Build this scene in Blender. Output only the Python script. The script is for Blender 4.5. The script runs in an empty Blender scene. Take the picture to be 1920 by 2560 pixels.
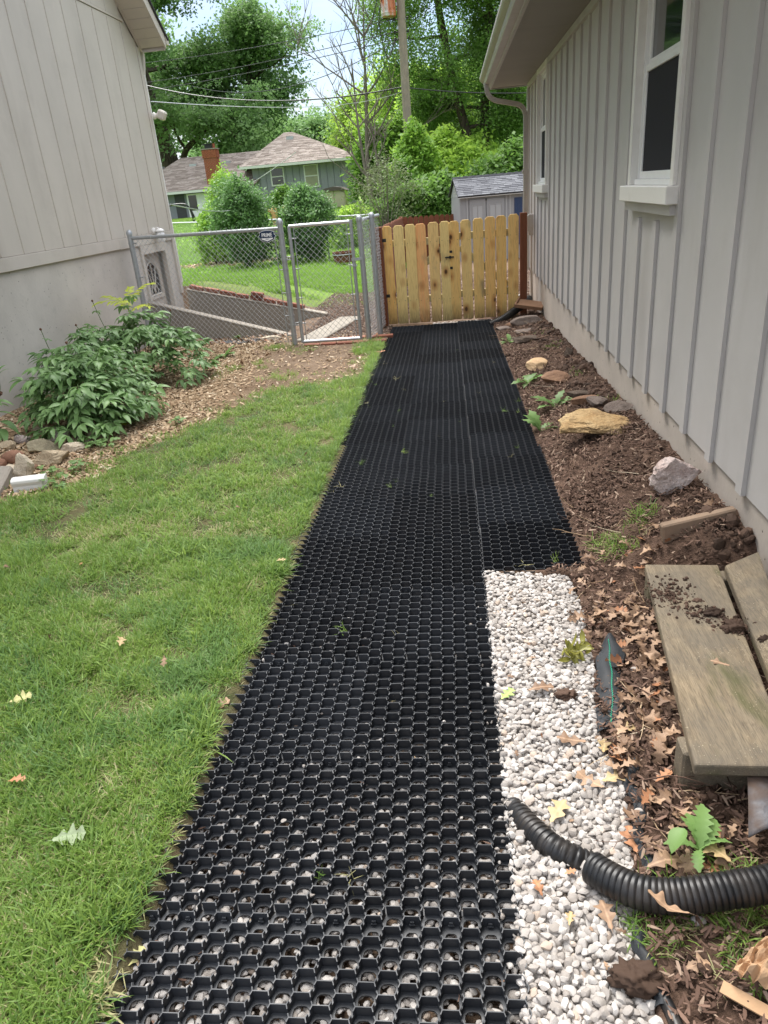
import bpy, math, random
import numpy as np
from mathutils import Vector, Matrix, Euler, noise as mnoise
R_ = random.Random(7)
NP = np.random.default_rng(11)
SC = bpy.context.scene
COL = SC.collection
PI = math.pi
# ---------------------------------------------------------------- camera
FPX, CX, CY = 1800., 960., 1280.
PITCH, ROLL, YAW, CAMH = math.radians(24.04), math.radians(4.9), math.radians(6.8), 1.5
_f = np.array([-math.sin(YAW), math.cos(YAW), 0]); _r = np.array([math.cos(YAW), math.sin(YAW), 0]); _z = np.array([0, 0, 1.])
FW = _f*math.cos(PITCH) - _z*math.sin(PITCH)
_u = _f*math.sin(PITCH) + _z*math.cos(PITCH)
RT = _r*math.cos(ROLL) - _u*math.sin(ROLL)
UP = _u*math.cos(ROLL) + _r*math.sin(ROLL)
CAM = np.array([0, 0, CAMH])
cd = bpy.data.cameras.new('camera'); cam = bpy.data.objects.new('camera', cd); COL.objects.link(cam)
cam.matrix_world = Matrix(((RT[0], UP[0], -FW[0], 0), (RT[1], UP[1], -FW[1], 0), (RT[2], UP[2], -FW[2], CAMH), (0, 0, 0, 1)))
cd.sensor_fit = 'VERTICAL'; cd.sensor_height = 36; cd.lens = 36*FPX/2560; cd.clip_start = 0.05; cd.clip_end = 1500
SC.camera = cam
# ---------------------------------------------------------------- light
SUN_EL, SUN_AZ = math.radians(62), math.radians(-25)     # azimuth from +Y towards +X
w = bpy.data.worlds.new('World'); SC.world = w; w.use_nodes = True
nt = w.node_tree; nt.nodes.clear()
o = nt.nodes.new('ShaderNodeOutputWorld'); bg = nt.nodes.new('ShaderNodeBackground'); bg.inputs[1].default_value = 0.15
sky = nt.nodes.new('ShaderNodeTexSky'); sky.sky_type = 'NISHITA'; sky.sun_disc = False
sky.sun_elevation = SUN_EL; sky.sun_rotation = SUN_AZ; sky.air_density = 1.0; sky.dust_density = .4
tc = nt.nodes.new('ShaderNodeTexCoord'); mp = nt.nodes.new('ShaderNodeMapping'); mp.inputs['Scale'].default_value = (1.2, 1.2, 3.4)
no = nt.nodes.new('ShaderNodeTexNoise'); no.inputs['Scale'].default_value = 2.1; no.inputs['Detail'].default_value = 6; no.inputs['Roughness'].default_value = .55
rp = nt.nodes.new('ShaderNodeValToRGB'); rp.color_ramp.elements[0].position = .40; rp.color_ramp.elements[1].position = .66
rp.color_ramp.elements[0].color = (.12, .12, .12, 1); rp.color_ramp.elements[1].color = (.92, .92, .92, 1)
mx = nt.nodes.new('ShaderNodeMix'); mx.data_type = 'RGBA'
L = nt.links.new
# overcast-like gradient: the cloud sheet is about three times as bright overhead as at the horizon
sx_ = nt.nodes.new('ShaderNodeSeparateXYZ'); gr_ = nt.nodes.new('ShaderNodeValToRGB'); el_ = gr_.color_ramp.elements
el_[0].position = .0; el_[0].color = (.20, .205, .21, 1); el_[1].position = 1.; el_[1].color = (1.2, 1.19, 1.165, 1)
q_ = el_.new(.35); q_.color = (.26, .265, .27, 1); q_ = el_.new(.65); q_.color = (.90, .89, .875, 1)
L(tc.outputs['Generated'], sx_.inputs[0]); L(sx_.outputs[2], gr_.inputs[0])
ml_ = nt.nodes.new('ShaderNodeMix'); ml_.data_type = 'RGBA'; ml_.blend_type = 'MULTIPLY'; ml_.inputs[0].default_value = 1; ml_.inputs[6].default_value = (9.6, 9.7, 9.9, 1)
L(gr_.outputs[0], ml_.inputs[7]); L(ml_.outputs[2], mx.inputs[7])
L(tc.outputs['Generated'], mp.inputs[0]); L(mp.outputs[0], no.inputs[0]); L(no.outputs[0], rp.inputs[0]); L(rp.outputs[0], mx.inputs[0])
bs_ = nt.nodes.new('ShaderNodeMix'); bs_.data_type = 'RGBA'; bs_.blend_type = 'MULTIPLY'; bs_.inputs[0].default_value = 1; bs_.inputs[7].default_value = (.33, .35, .385, 1)
L(sky.outputs[0], bs_.inputs[6]); L(bs_.outputs[2], mx.inputs[6]); L(mx.outputs[2], bg.inputs[0]); L(bg.outputs[0], o.inputs[0])
sd = bpy.data.lights.new('sun', 'SUN'); sd.energy = 2.1; sd.angle = math.radians(34); sd.color = (1, .965, .91)
sun = bpy.data.objects.new('sun', sd); COL.objects.link(sun)
sun.rotation_euler = Vector((-math.sin(SUN_AZ)*math.cos(SUN_EL), -math.cos(SUN_AZ)*math.cos(SUN_EL), -math.sin(SUN_EL))).to_track_quat('-Z', 'Y').to_euler()
vs = SC.view_settings; vs.view_transform = 'Standard'; vs.look = 'None'; vs.gamma = 1; vs.exposure = 1.75; vs.use_curve_mapping = False
SC.render.engine = 'CYCLES'
SC.cycles.max_bounces = 6; SC.cycles.diffuse_bounces = 4; SC.cycles.glossy_bounces = 3; SC.cycles.transmission_bounces = 4; SC.cycles.transparent_max_bounces = 6

# ---------------------------------------------------------------- picture <-> place (used only to read real positions off the photograph)
def ray(u, v): return RT*(u-CX)/FPX + UP*(CY-v)/FPX + FW
def G(u, v, dz=0.):                                    # the point of the near ground plane seen at a pixel
    d = ray(u, v); t = (dz-CAMH)/(d[2]+.02*d[1]); p = CAM+d*t; return p
def PY(u, v, Y): d = ray(u, v); return CAM+d*(Y/d[1])
def PX(u, v, X): d = ray(u, v); return CAM+d*(X/d[0])
def ss(t): t = np.clip(t, 0, 1); return t*t*(3-2*t)
XW, XL = 1.10, -4.15                                   # faces of the right and of the left house
W1Y, W2Y = 9.84, 11.4                                  # the two retaining walls
def gz(x, y):
    x = np.asarray(x, float); y = np.asarray(y, float)
    z = np.where(y < 24, -.02*y, -.48)
    z = z + 1.25*ss((y-31)/24)*ss((2-x)/6) + .9*ss((y-60)/60)
    z = z + np.where((x > .42) & (y > -2), np.clip(.297-.025*y, 0.0, .33)*ss((x-.45)/.6)*(1-ss((y-10.4)/.8))*(.12+.88*ss((y-2.42+.25*(x-1))/.22)), 0)
    z = z + np.where(y > W2Y, .60*ss((-1.9-x)/2.4)*(1-ss((y-W2Y)/10)), 0)
    z = np.where((y > W1Y) & (y <= W2Y) & (x > XL-.3), z-.85*ss((-2.2-x)/1.3), z)
    return z
def hit(u, v, dz=0.):
    d = ray(u, v); t = .5
    for _ in range(4000):
        p = CAM+d*t
        if p[2] < float(gz(p[0], p[1]))+dz: break
        t += .004
    return p
def gz1(x, y): return float(gz(x, y))

# ---------------------------------------------------------------- objects
def tag(o, label=None, cat=None, group=None, kind=None):
    if label: o['label'] = label
    if cat: o['category'] = cat
    if group: o['group'] = group
    if kind: o['kind'] = kind
    return o
def link(o, parent=None):
    COL.objects.link(o)
    if parent is not None: o.parent = parent
    return o
def empty(name, loc=(0, 0, 0), rz=0., **k):
    o = bpy.data.objects.new(name, None); o.location = loc; o.rotation_euler = (0, 0, rz); o.empty_display_size = .1
    link(o); return tag(o, **k)
def meshobj(name, me, parent=None, loc=None, rot=None, scale=None):
    o = bpy.data.objects.new(name, me); link(o, parent)
    if loc is not None: o.location = loc
    if rot is not None: o.rotation_euler = rot
    if scale is not None: o.scale = scale if hasattr(scale, '__len__') else (scale,)*3
    return o
def npmesh(name, V, F, mats=None, smooth=False, mi=None, attrs=None):
    """V (n,3); F list of index tuples or (m,k) array"""
    me = bpy.data.meshes.new(name)
    V = np.asarray(V, np.float32).reshape(-1, 3)
    if isinstance(F, np.ndarray):
        k = F.shape[1]; me.vertices.add(len(V)); me.vertices.foreach_set('co', V.ravel())
        me.loops.add(F.size); me.loops.foreach_set('vertex_index', F.astype(np.int32).ravel())
        me.polygons.add(len(F)); me.polygons.foreach_set('loop_start', np.arange(0, F.size, k, dtype=np.int32))
        me.polygons.foreach_set('loop_total', np.full(len(F), k, np.int32))
    else:
        me.from_pydata([tuple(map(float, p)) for p in V], [], F)
    if mats is not None:
        for m in (mats if isinstance(mats, (list, tuple)) else [mats]): me.materials.append(m)
    if mi is not None: me.polygons.foreach_set('material_index', np.asarray(mi, np.int32))
    me.update(calc_edges=True)
    me.polygons.foreach_set('use_smooth', np.full(len(me.polygons), smooth, bool))
    if attrs:
        for n, a in attrs.items():
            a = np.asarray(a, np.float32)
            if a.ndim == 1: at = me.attributes.new(n, 'FLOAT', 'POINT'); at.data.foreach_set('value', a)
            else:
                at = me.attributes.new(n, 'FLOAT_COLOR', 'POINT'); at.data.foreach_set('color', np.concatenate([a, np.ones((len(a), 1), np.float32)], 1).ravel())
    return me
class MB:
    def __init__(s): s.v = []; s.f = []; s.m = []; s.mat = 0
    def add(s, V, F):
        n = len(s.v); s.v += [tuple(float(c) for c in p) for p in V]; s.f += [tuple(i+n for i in f) for f in F]; s.m += [s.mat]*len(F); return s
    def box(s, x0, x1, y0, y1, z0, z1, M=None):
        V = [Vector(p) for p in ((x0, y0, z0), (x1, y0, z0), (x1, y1, z0), (x0, y1, z0), (x0, y0, z1), (x1, y0, z1), (x1, y1, z1), (x0, y1, z1))]
        if M is not None: V = [M @ p for p in V]
        return s.add(V, [(0, 3, 2, 1), (4, 5, 6, 7), (0, 1, 5, 4), (1, 2, 6, 5), (2, 3, 7, 6), (3, 0, 4, 7)])
    def hexa(s, B, T):                                   # four bottom and four top corners
        return s.add(list(B)+list(T), [(0, 3, 2, 1), (4, 5, 6, 7), (0, 1, 5, 4), (1, 2, 6, 5), (2, 3, 7, 6), (3, 0, 4, 7)])
    def prism(s, P, a, b, axis='y'):                      # polygon P extruded along an axis; P in the other two
        n = len(P)
        mk = {'y': lambda p, t: (p[0], t, p[1]), 'x': lambda p, t: (t, p[0], p[1]), 'z': lambda p, t: (p[0], p[1], t)}[axis]
        V = [mk(p, a) for p in P]+[mk(p, b) for p in P]
        F = [tuple(range(n))[::-1], tuple(range(n, 2*n))]+[(i, (i+1) % n, n+(i+1) % n, n+i) for i in range(n)]
        return s.add(V, F)
    def tube(s, pts, r, n=6, caps=True):
        pts = [Vector(p) for p in pts]; k = len(pts)
        rs = r if hasattr(r, '__len__') else [r]*k
        V = []; t0 = None; ref = None
        for i, p in enumerate(pts):
            t = (pts[min(i+1, k-1)]-pts[max(i-1, 0)]).normalized()
            if ref is None:
                ref = t.orthogonal().normalized()
            else:
                ref = (ref-t*ref.dot(t)); ref = ref.normalized() if ref.length > 1e-6 else t.orthogonal().normalized()
            b = t.cross(ref)
            for j in range(n):
                a = 2*PI*j/n; V.append(p+(ref*math.cos(a)+b*math.sin(a))*rs[i])
        F = [(i*n+j, i*n+(j+1) % n, (i+1)*n+(j+1) % n, (i+1)*n+j) for i in range(k-1) for j in range(n)]
        if caps: F += [tuple(range(n))[::-1], tuple(range((k-1)*n, k*n))]
        return s.add(V, F)
    def lathe(s, c, prof, n=14, M=None):
        V = []; c = Vector(c)
        for (r, z) in prof:
            for j in range(n):
                p = Vector((r*math.cos(2*PI*j/n), r*math.sin(2*PI*j/n), z))
                V.append(c+(M @ p if M is not None else p))
        k = len(prof)
        F = [(i*n+j, i*n+(j+1) % n, (i+1)*n+(j+1) % n, (i+1)*n+j) for i in range(k-1) for j in range(n)]
        F += [tuple(range(n))[::-1], tuple(range((k-1)*n, k*n))]
        return s.add(V, F)
    def me(s, name, mats, smooth=False): return npmesh(name, s.v, s.f, mats, smooth, s.m)
    def build(s, name, mats, parent=None, smooth=False, bevel=0, **k):
        o = meshobj(name, s.me(name, mats, smooth), parent)
        if parent is not None:                            # vertices are given in world space
            o.matrix_parent_inverse = Matrix.Identity(4)
            pm = parent_world(parent).inverted()
            o.data.transform(pm)
        if bevel: md = o.modifiers.new('bevel', 'BEVEL'); md.width = bevel; md.segments = 1; md.limit_method = 'ANGLE'
        if smooth: smooth_by_angle(o.data)
        return tag(o, **k)
def parent_world(p):
    M = p.matrix_basis.copy()
    while p.parent is not None: p = p.parent; M = p.matrix_basis @ M
    return M
def smooth_by_angle(me, ang=.7):
    try:
        me.set_sharp_from_angle(angle=ang)
    except Exception: pass

# ---------------------------------------------------------------- materials
class NT:
    def __init__(s, name):
        s.m = bpy.data.materials.new(name); s.m.use_nodes = True; s.t = s.m.node_tree; s.t.nodes.clear()
        s.out = s.n('ShaderNodeOutputMaterial'); s.p = s.n('ShaderNodeBsdfPrincipled'); s.l(s.p.outputs[0], s.out.inputs[0])
        s.tc = s.n('ShaderNodeTexCoord'); s.co = s.tc.outputs['Object']
    def n(s, t, **k):
        q = s.t.nodes.new(t)
        for a, b in k.items(): setattr(q, a, b)
        return q
    def l(s, a, b): s.t.links.new(a, b)
    def geo(s): return s.n('ShaderNodeNewGeometry').outputs['Position']
    def rnd(s): return s.n('ShaderNodeObjectInfo').outputs['Random']
    def attr(s, n, out='Color'): q = s.n('ShaderNodeAttribute', attribute_name=n); return q.outputs[out]
    def mapc(s, co=None, sc=(1, 1, 1), offset_by=None):
        q = s.n('ShaderNodeMapping'); s.l(co or s.co, q.inputs[0]); q.inputs['Scale'].default_value = sc
        if offset_by is not None:
            v = s.n('ShaderNodeVectorMath', operation='SCALE'); c = s.n('ShaderNodeCombineXYZ')
            for i in range(3): s.l(offset_by, c.inputs[i])
            s.l(c.outputs[0], v.inputs[0]); v.inputs['Scale'].default_value = 37.; s.l(v.outputs[0], q.inputs['Location'])
        return q.outputs[0]
    def noise(s, scale, co=None, det=4, rough=.55, dist=0.):
        q = s.n('ShaderNodeTexNoise'); s.l(co or s.co, q.inputs[0]); q.inputs['Scale'].default_value = scale; q.inputs['Detail'].default_value = det
        q.inputs['Roughness'].default_value = rough; q.inputs['Distortion'].default_value = dist; return q.outputs[0]
    def vor(s, scale, co=None, feat='F1', out='Distance', rand=1.):
        q = s.n('ShaderNodeTexVoronoi', feature=feat); s.l(co or s.co, q.inputs[0]); q.inputs['Scale'].default_value = scale; q.inputs['Randomness'].default_value = rand; return q.outputs[out]
    def wave(s, scale, co=None, dist=2., det=2, direction='X'):
        q = s.n('ShaderNodeTexWave', bands_direction=direction); s.l(co or s.co, q.inputs[0]); q.inputs['Scale'].default_value = scale; q.inputs['Distortion'].default_value = dist; q.inputs['Detail'].default_value = det; return q.outputs['Fac']
    def ramp(s, f, stops):
        q = s.n('ShaderNodeValToRGB'); s.l(f, q.inputs[0]); e = q.color_ramp.elements
        while len(e) < len(stops): e.new(.5)
        for i, (p, c) in enumerate(stops):
            e[i].position = p; e[i].color = (c, c, c, 1) if not hasattr(c, '__len__') else (*c, 1)
        return q.outputs[0]
    def mix(s, f, a, b, mode='MIX'):
        q = s.n('ShaderNodeMix', data_type='RGBA', blend_type=mode)
        for i, x in ((0, f), (6, a), (7, b)):
            if isinstance(x, (int, float)): q.inputs[i].default_value = x if i == 0 else (x, x, x, 1)
            elif hasattr(x, '__len__'): q.inputs[i].default_value = (*x, 1)
            else: s.l(x, q.inputs[i])
        return q.outputs[2]
    def math(s, op, a, b=0.):
        q = s.n('ShaderNodeMath', operation=op)
        for i, x in enumerate((a, b)):
            if isinstance(x, (int, float)): q.inputs[i].default_value = x
            else: s.l(x, q.inputs[i])
        return q.outputs[0]
    def bump(s, h, strength=.3, dist=.01):
        q = s.n('ShaderNodeBump'); s.l(h, q.inputs['Height']); q.inputs['Strength'].default_value = strength; q.inputs['Distance'].default_value = dist
        s.l(q.outputs[0], s.p.inputs['Normal']); return s
    def done(s, col, rough=.7, spec=.5, **k):
        if hasattr(col, '__len__'): s.p.inputs['Base Color'].default_value = (*col, 1)
        else: s.l(col, s.p.inputs['Base Color'])
        if isinstance(rough, (int, float)): s.p.inputs['Roughness'].default_value = rough
        else: s.l(rough, s.p.inputs['Roughness'])
        s.p.inputs['Specular IOR Level'].default_value = spec
        for a, b in k.items(): s.p.inputs[a.replace('_', ' ')].default_value = b
        return s.m
def mul(c, k): return tuple(x*k for x in c)
def paint(name, col, rough=.55, var=.12, scale=3., dirt=0., dirtcol=(.2, .16, .12), bump=.15, grain=60., chips=0):
    t = NT(name); c = t.mix(t.ramp(t.noise(scale, det=6), [(.3, 0.), (.7, 1.)]), mul(col, 1-var), mul(col, 1+var*.6))
    if dirt: c = t.mix(t.math('MULTIPLY', t.ramp(t.noise(scale*2.3, det=8, rough=.7), [(.52, 0.), (.75, 1.)]), dirt), c, dirtcol)
    if chips: c = t.mix(t.ramp(t.noise(14, det=3, rough=.9), [(.80, 0.), (.81, .8)]), c, (.7, .68, .64)); c = t.mix(t.ramp(t.noise(2.2, t.mapc(t.co, (1, 1, .25)), det=7), [(.55, 0.), (.8, .35)]), c, dirtcol)
    if bump: t.bump(t.noise(grain, det=3), bump, .002)
    return t.done(c, rough, .4)
M = {}
M['right_paint'] = paint('right_wall_paint', (.50, .48, .462), .5, .07, 1.3, .12, (.25, .22, .19), .12, 90, 1)
M['left_paint'] = paint('left_wall_paint', (.54, .49, .425), .6, .08, 1.1, .18, (.27, .235, .19), .15, 70, 1)
def foundation_mat(name, col, pit=True):
    t = NT(name); c = t.mix(t.ramp(t.noise(1.7, det=7), [(.3, 0.), (.7, 1.)]), mul(col, .86), mul(col, 1.08))
    c = t.mix(t.ramp(t.noise(9, det=8, rough=.7), [(.55, 0.), (.8, .5)]), c, mul(col, .6))
    p = t.ramp(t.vor(17), [(.06, 0.), (.11, 1.)]); n = t.ramp(t.noise(4), [(.5, 0.), (.58, 1.)])
    h = t.math('MAXIMUM', p, n); c = t.mix(h, mul(col, .25), c)
    t.bump(t.math('ADD', t.math('MULTIPLY', h, 2.), t.noise(40, det=4)), .4, .004); return t.done(c, .85, .3)
M['right_found'] = foundation_mat('right_foundation_paint', (.47, .415, .36))
M['left_found'] = foundation_mat('left_foundation_paint', (.52, .48, .425))
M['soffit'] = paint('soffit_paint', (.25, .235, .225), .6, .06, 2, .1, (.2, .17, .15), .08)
M['trim_white'] = paint('white_trim', (.76, .74, .70), .4, .05, 3, .25, (.42, .36, .28), .05)
M['gutter_paint'] = paint('gutter_paint', (.38, .355, .33), .35, .07, 4, .4, (.2, .17, .14), .04)
M['vinyl'] = paint('white_vinyl', (.80, .80, .79), .3, .03, 4, .12, (.45, .38, .3), .02)
t = NT('window_glass'); M['glass'] = t.done((.02, .025, .028), .05, .8)
t = NT('insect_screen'); t.bump(t.wave(120, dist=0, det=0, direction='Z'), .1, .001); M['screen'] = t.done((.028, .028, .032), .8, .12)
M['concrete'] = foundation_mat('old_concrete', (.27, .24, .20))
M['concrete_light'] = foundation_mat('pale_concrete', (.29, .255, .21))
def metal(name, col, rough=.45, met=.6):
    t = NT(name); n = t.noise(25, det=5); c = t.mix(n, mul(col, .75), mul(col, 1.15)); return t.done(c, rough, .5, Metallic=met)
M['galv'] = metal('galvanized_steel', (.42, .44, .45)); M['galv_wire'] = metal('galvanized_wire', (.50, .52, .52), .35, .4); M['black_metal'] = metal('black_iron', (.02, .02, .02), .4, .3)
M['tie'] = metal('bright_wire_tie', (.6, .61, .61), .3, .7)
def brickmat(name, a, b):
    t = NT(name); r = t.rnd(); c = t.mix(r, a, b); c = t.mix(t.ramp(t.noise(14, det=7, rough=.65), [(.45, 0.), (.75, .7)]), c, mul(a, .45))
    t.bump(t.noise(45, det=5), .5, .004); return t.done(c, .9, .2)
M['brick'] = brickmat('weathered_brick', (.22, .085, .055), (.28, .13, .09))
M['chimney_brick'] = brickmat('chimney_brick', (.24, .075, .04), (.33, .11, .06))
M['mortar'] = paint('mortar', (.3, .26, .23), .9, .2, 20)
def woodmat(name, base, dark, hi, grey=0., knots=True, length='Z'):
    t = NT(name); r = t.rnd()
    sc = {'Z': (9, 9, .7), 'X': (.7, 9, 9), 'Y': (9, .7, 9)}[length]
    co = t.mapc(t.co, sc, r)
    g = t.noise(3.0, co, det=6, rough=.6, dist=1.2); fine = t.noise(16, co, det=4)
    c = t.mix(t.ramp(g, [(.32, 0.), (.68, 1.)]), base, hi); c = t.mix(t.ramp(fine, [(.45, 0.), (.7, .45)]), c, dark)
    c = t.mix(t.math('MULTIPLY', r, .55), c, mul(base, .8)) if not grey else c
    if knots:
        kc = t.mapc(t.co, {'Z': (6.5, 6.5, 3.0), 'X': (3, 6.5, 6.5), 'Y': (6.5, 3, 6.5)}[length], r)
        k = t.vor(1.15, kc); c = t.mix(t.ramp(k, [(.05, 1.), (.13, 0.)]), c, mul(dark, .45)); c = t.mix(t.ramp(k, [(.12, .45), (.26, 0.)]), c, dark)
    if grey:
        c = t.mix(t.ramp(t.noise(5, t.mapc(t.co, (1, 1, 1), r), det=6), [(.4, 0.), (.65, grey)]), c, (.13, .125, .11))
    t.bump(t.math('ADD', fine, g), .25, .003); return t.done(c, .75, .25)
def picketmat():
    t = NT('new_pine'); r = t.rnd(); co = t.mapc(t.co, (9, 9, .55), r)
    g = t.noise(3.0, co, det=6, rough=.6, dist=1.6); fine = t.noise(17, co, det=4)
    hue = t.ramp(t.attr('board', 'Fac'), [(0., (.84, .50, .155)), (.35, (.80, .61, .25)), (.6, (.86, .38, .15)), (.8, (.82, .57, .22)), (1., (.84, .46, .14))])
    c = t.mix(t.ramp(g, [(.38, 0.), (.66, .6)]), hue, (.78, .58, .24))
    c = t.mix(t.ramp(fine, [(.5, 0.), (.7, .5)]), c, (.36, .19, .06))
    k = t.vor(1.1, t.mapc(t.co, (5, 5, 3.2), r)); c = t.mix(t.ramp(k, [(.12, .75), (.34, 0.)]), c, (.42, .17, .05)); c = t.mix(t.ramp(k, [(.07, 1.), (.14, 0.)]), c, (.09, .04, .015))
    gr = t.noise(2.2, t.mapc(t.co, (2, 2, .9), r), det=6); c = t.mix(t.ramp(gr, [(.57, 0.), (.70, .65)]), c, (.20, .16, .11))
    z = t.n('ShaderNodeSeparateXYZ'); t.l(t.co, z.inputs[0])                  # mud splashed up the foot of the boards
    mud = t.math('MULTIPLY', t.ramp(z.outputs[2], [(.0, 1.), (.22, 0.)]), t.ramp(t.noise(22, co, det=5), [(.3, .2), (.65, 1.)]))
    c = t.mix(mud, c, (.06, .045, .03)); t.bump(t.math('ADD', fine, g), .2, .003); return t.done(c, .7, .25)
M['pine'] = picketmat()
M['brown_stain'] = woodmat('brown_stained_wood', (.17, .058, .028), (.07, .025, .013), (.20, .075, .038), knots=False)
def plankmat():
    t = NT('weathered_plank'); r = t.rnd(); co = t.mapc(t.co, (14, 1.1, 14), r); g = t.noise(3, co, det=7, rough=.65, dist=.8); fine = t.noise(22, co, det=5)
    c = t.mix(t.ramp(g, [(.3, 0.), (.7, 1.)]), (.165, .125, .08), (.31, .245, .16)); c = t.mix(t.ramp(fine, [(.45, 0.), (.65, .6)]), c, (.075, .06, .042))
    w_ = t.noise(3.2, t.mapc(t.co, (1, 1, 1), r), det=7, rough=.65); c = t.mix(t.ramp(w_, [(.42, 0.), (.6, .6)]), c, (.11, .098, .08))        # weather-greyed areas
    m_ = t.noise(5, t.mapc(t.co, (1, .35, 1)), det=6); c = t.mix(t.ramp(m_, [(.56, 0.), (.66, .75)]), c, (.075, .078, .030))                     # algae
    l_ = t.vor(95, t.co); c = t.mix(t.math('MULTIPLY', t.ramp(l_, [(.10, .75), (.2, 0.)]), t.ramp(t.noise(7, det=4), [(.45, 0.), (.6, 1.)])), c, (.42, .36, .25))
    d_ = t.noise(9, det=8, rough=.7); c = t.mix(t.ramp(d_, [(.58, 0.), (.72, .6)]), c, (.07, .045, .03))
    t.bump(t.math('ADD', fine, g), .5, .004); return t.done(c, .8, .25)
M['old_plank'] = plankmat()
M['rail_pine'] = woodmat('pine_rail', (.42, .36, .18), (.25, .17, .07), (.5, .44, .26), length='X')
M['pole_wood'] = woodmat('pole_wood', (.23, .185, .145), (.08, .06, .045), (.31, .26, .21), .3, knots=False)
def barkmat(name, a, b, sc=4):
    t = NT(name); co = t.mapc(t.co, (sc, sc, sc*.25)); n = t.noise(2, co, det=7, rough=.7); c = t.mix(t.ramp(n, [(.35, 0.), (.65, 1.)]), a, b); t.bump(n, .8, .05); return t.done(c, .95, .15)
M['bark'] = barkmat('tree_bark', (.035, .027, .02), (.11, .088, .068)); M['bark_pale'] = barkmat('pale_bark', (.13, .11, .085), (.26, .22, .18)); M['bark_dead'] = barkmat('dead_wood', (.12, .10, .08), (.22, .19, .16))
def leafmat(name, a, b, rough=.5, trans=.35, world=.25, spec=.35):
    """leaf colour varies per leaf spray and in soft drifts through the plant; light passes through the blade"""
    t = NT(name); r = t.rnd(); n = t.noise(world, t.geo(), det=3)
    f = t.math('ADD', t.math('MULTIPLY', r, .6), t.math('MULTIPLY', t.ramp(n, [(.35, 0.), (.65, 1.)]), .4)); c = t.mix(f, a, b)
    d = t.p; t.l(c, d.inputs['Base Color']); d.inputs['Roughness'].default_value = rough; d.inputs['Specular IOR Level'].default_value = spec
    tr = t.n('ShaderNodeBsdfTranslucent'); t.l(t.mix(.5, c, mul(b, 1.6)), tr.inputs[0]); ms = t.n('ShaderNodeMixShader'); ms.inputs[0].default_value = trans
    t.l(d.outputs[0], ms.inputs[1]); t.l(tr.outputs[0], ms.inputs[2]); t.l(ms.outputs[0], t.out.inputs[0]); return t.m
M['grass_cool'] = leafmat('grass_blade_cool', (.08, .165, .045), (.19, .31, .09), .5, .38, 1.1)
M['grass'] = leafmat('grass_blade', (.09, .185, .032), (.275, .385, .085), .5, .38, 1.6)
M['grass_straw'] = leafmat('straw_blade', (.30, .29, .13), (.47, .43, .23), .6, .3, 2)
M['grass_yard'] = leafmat('yard_grass', (.13, .25, .03), (.22, .36, .06), .5, .4, .4)
M['leaf_oak'] = leafmat('oak_foliage', (.085, .165, .055), (.20, .33, .11), .55, .42, .25)
M['leaf_dark'] = leafmat('dark_foliage', (.07, .14, .03), (.17, .30, .06), .55, .45, .3)
M['leaf_light'] = leafmat('bright_foliage', (.17, .31, .04), (.38, .54, .09), .55, .45, .2)
M['leaf_mid'] = leafmat('mid_foliage', (.07, .16, .025), (.18, .32, .05), .55, .35, .2)
M['leaf_far'] = leafmat('far_foliage', (.10, .20, .06), (.22, .36, .12), .6, .35, .1)
M['leaf_bush'] = leafmat('shrub_foliage', (.065, .14, .045), (.16, .29, .09), .5, .32, 1.2)
M['leaf_lime'] = leafmat('lime_foliage', (.13, .27, .035), (.27, .43, .065), .5, .4, 1.2)
M['leaf_olive'] = leafmat('olive_twigs', (.10, .13, .05), (.18, .22, .10), .6, .3, 1.2)
M['peony'] = leafmat('peony_leaf', (.085, .165, .055), (.20, .33, .115), .46, .25, 2.5, .35)
M['frond'] = leafmat('yellow_frond', (.42, .52, .05), (.60, .66, .10), .5, .4, 3)
M['weed'] = leafmat('weed_leaf', (.11, .20, .06), (.20, .33, .10), .5, .35, 3)
M['stem_green'] = paint('green_stem', (.10, .15, .05), .6)
M['stem_brown'] = paint('dry_stem', (.12, .06, .035), .8)
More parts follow.
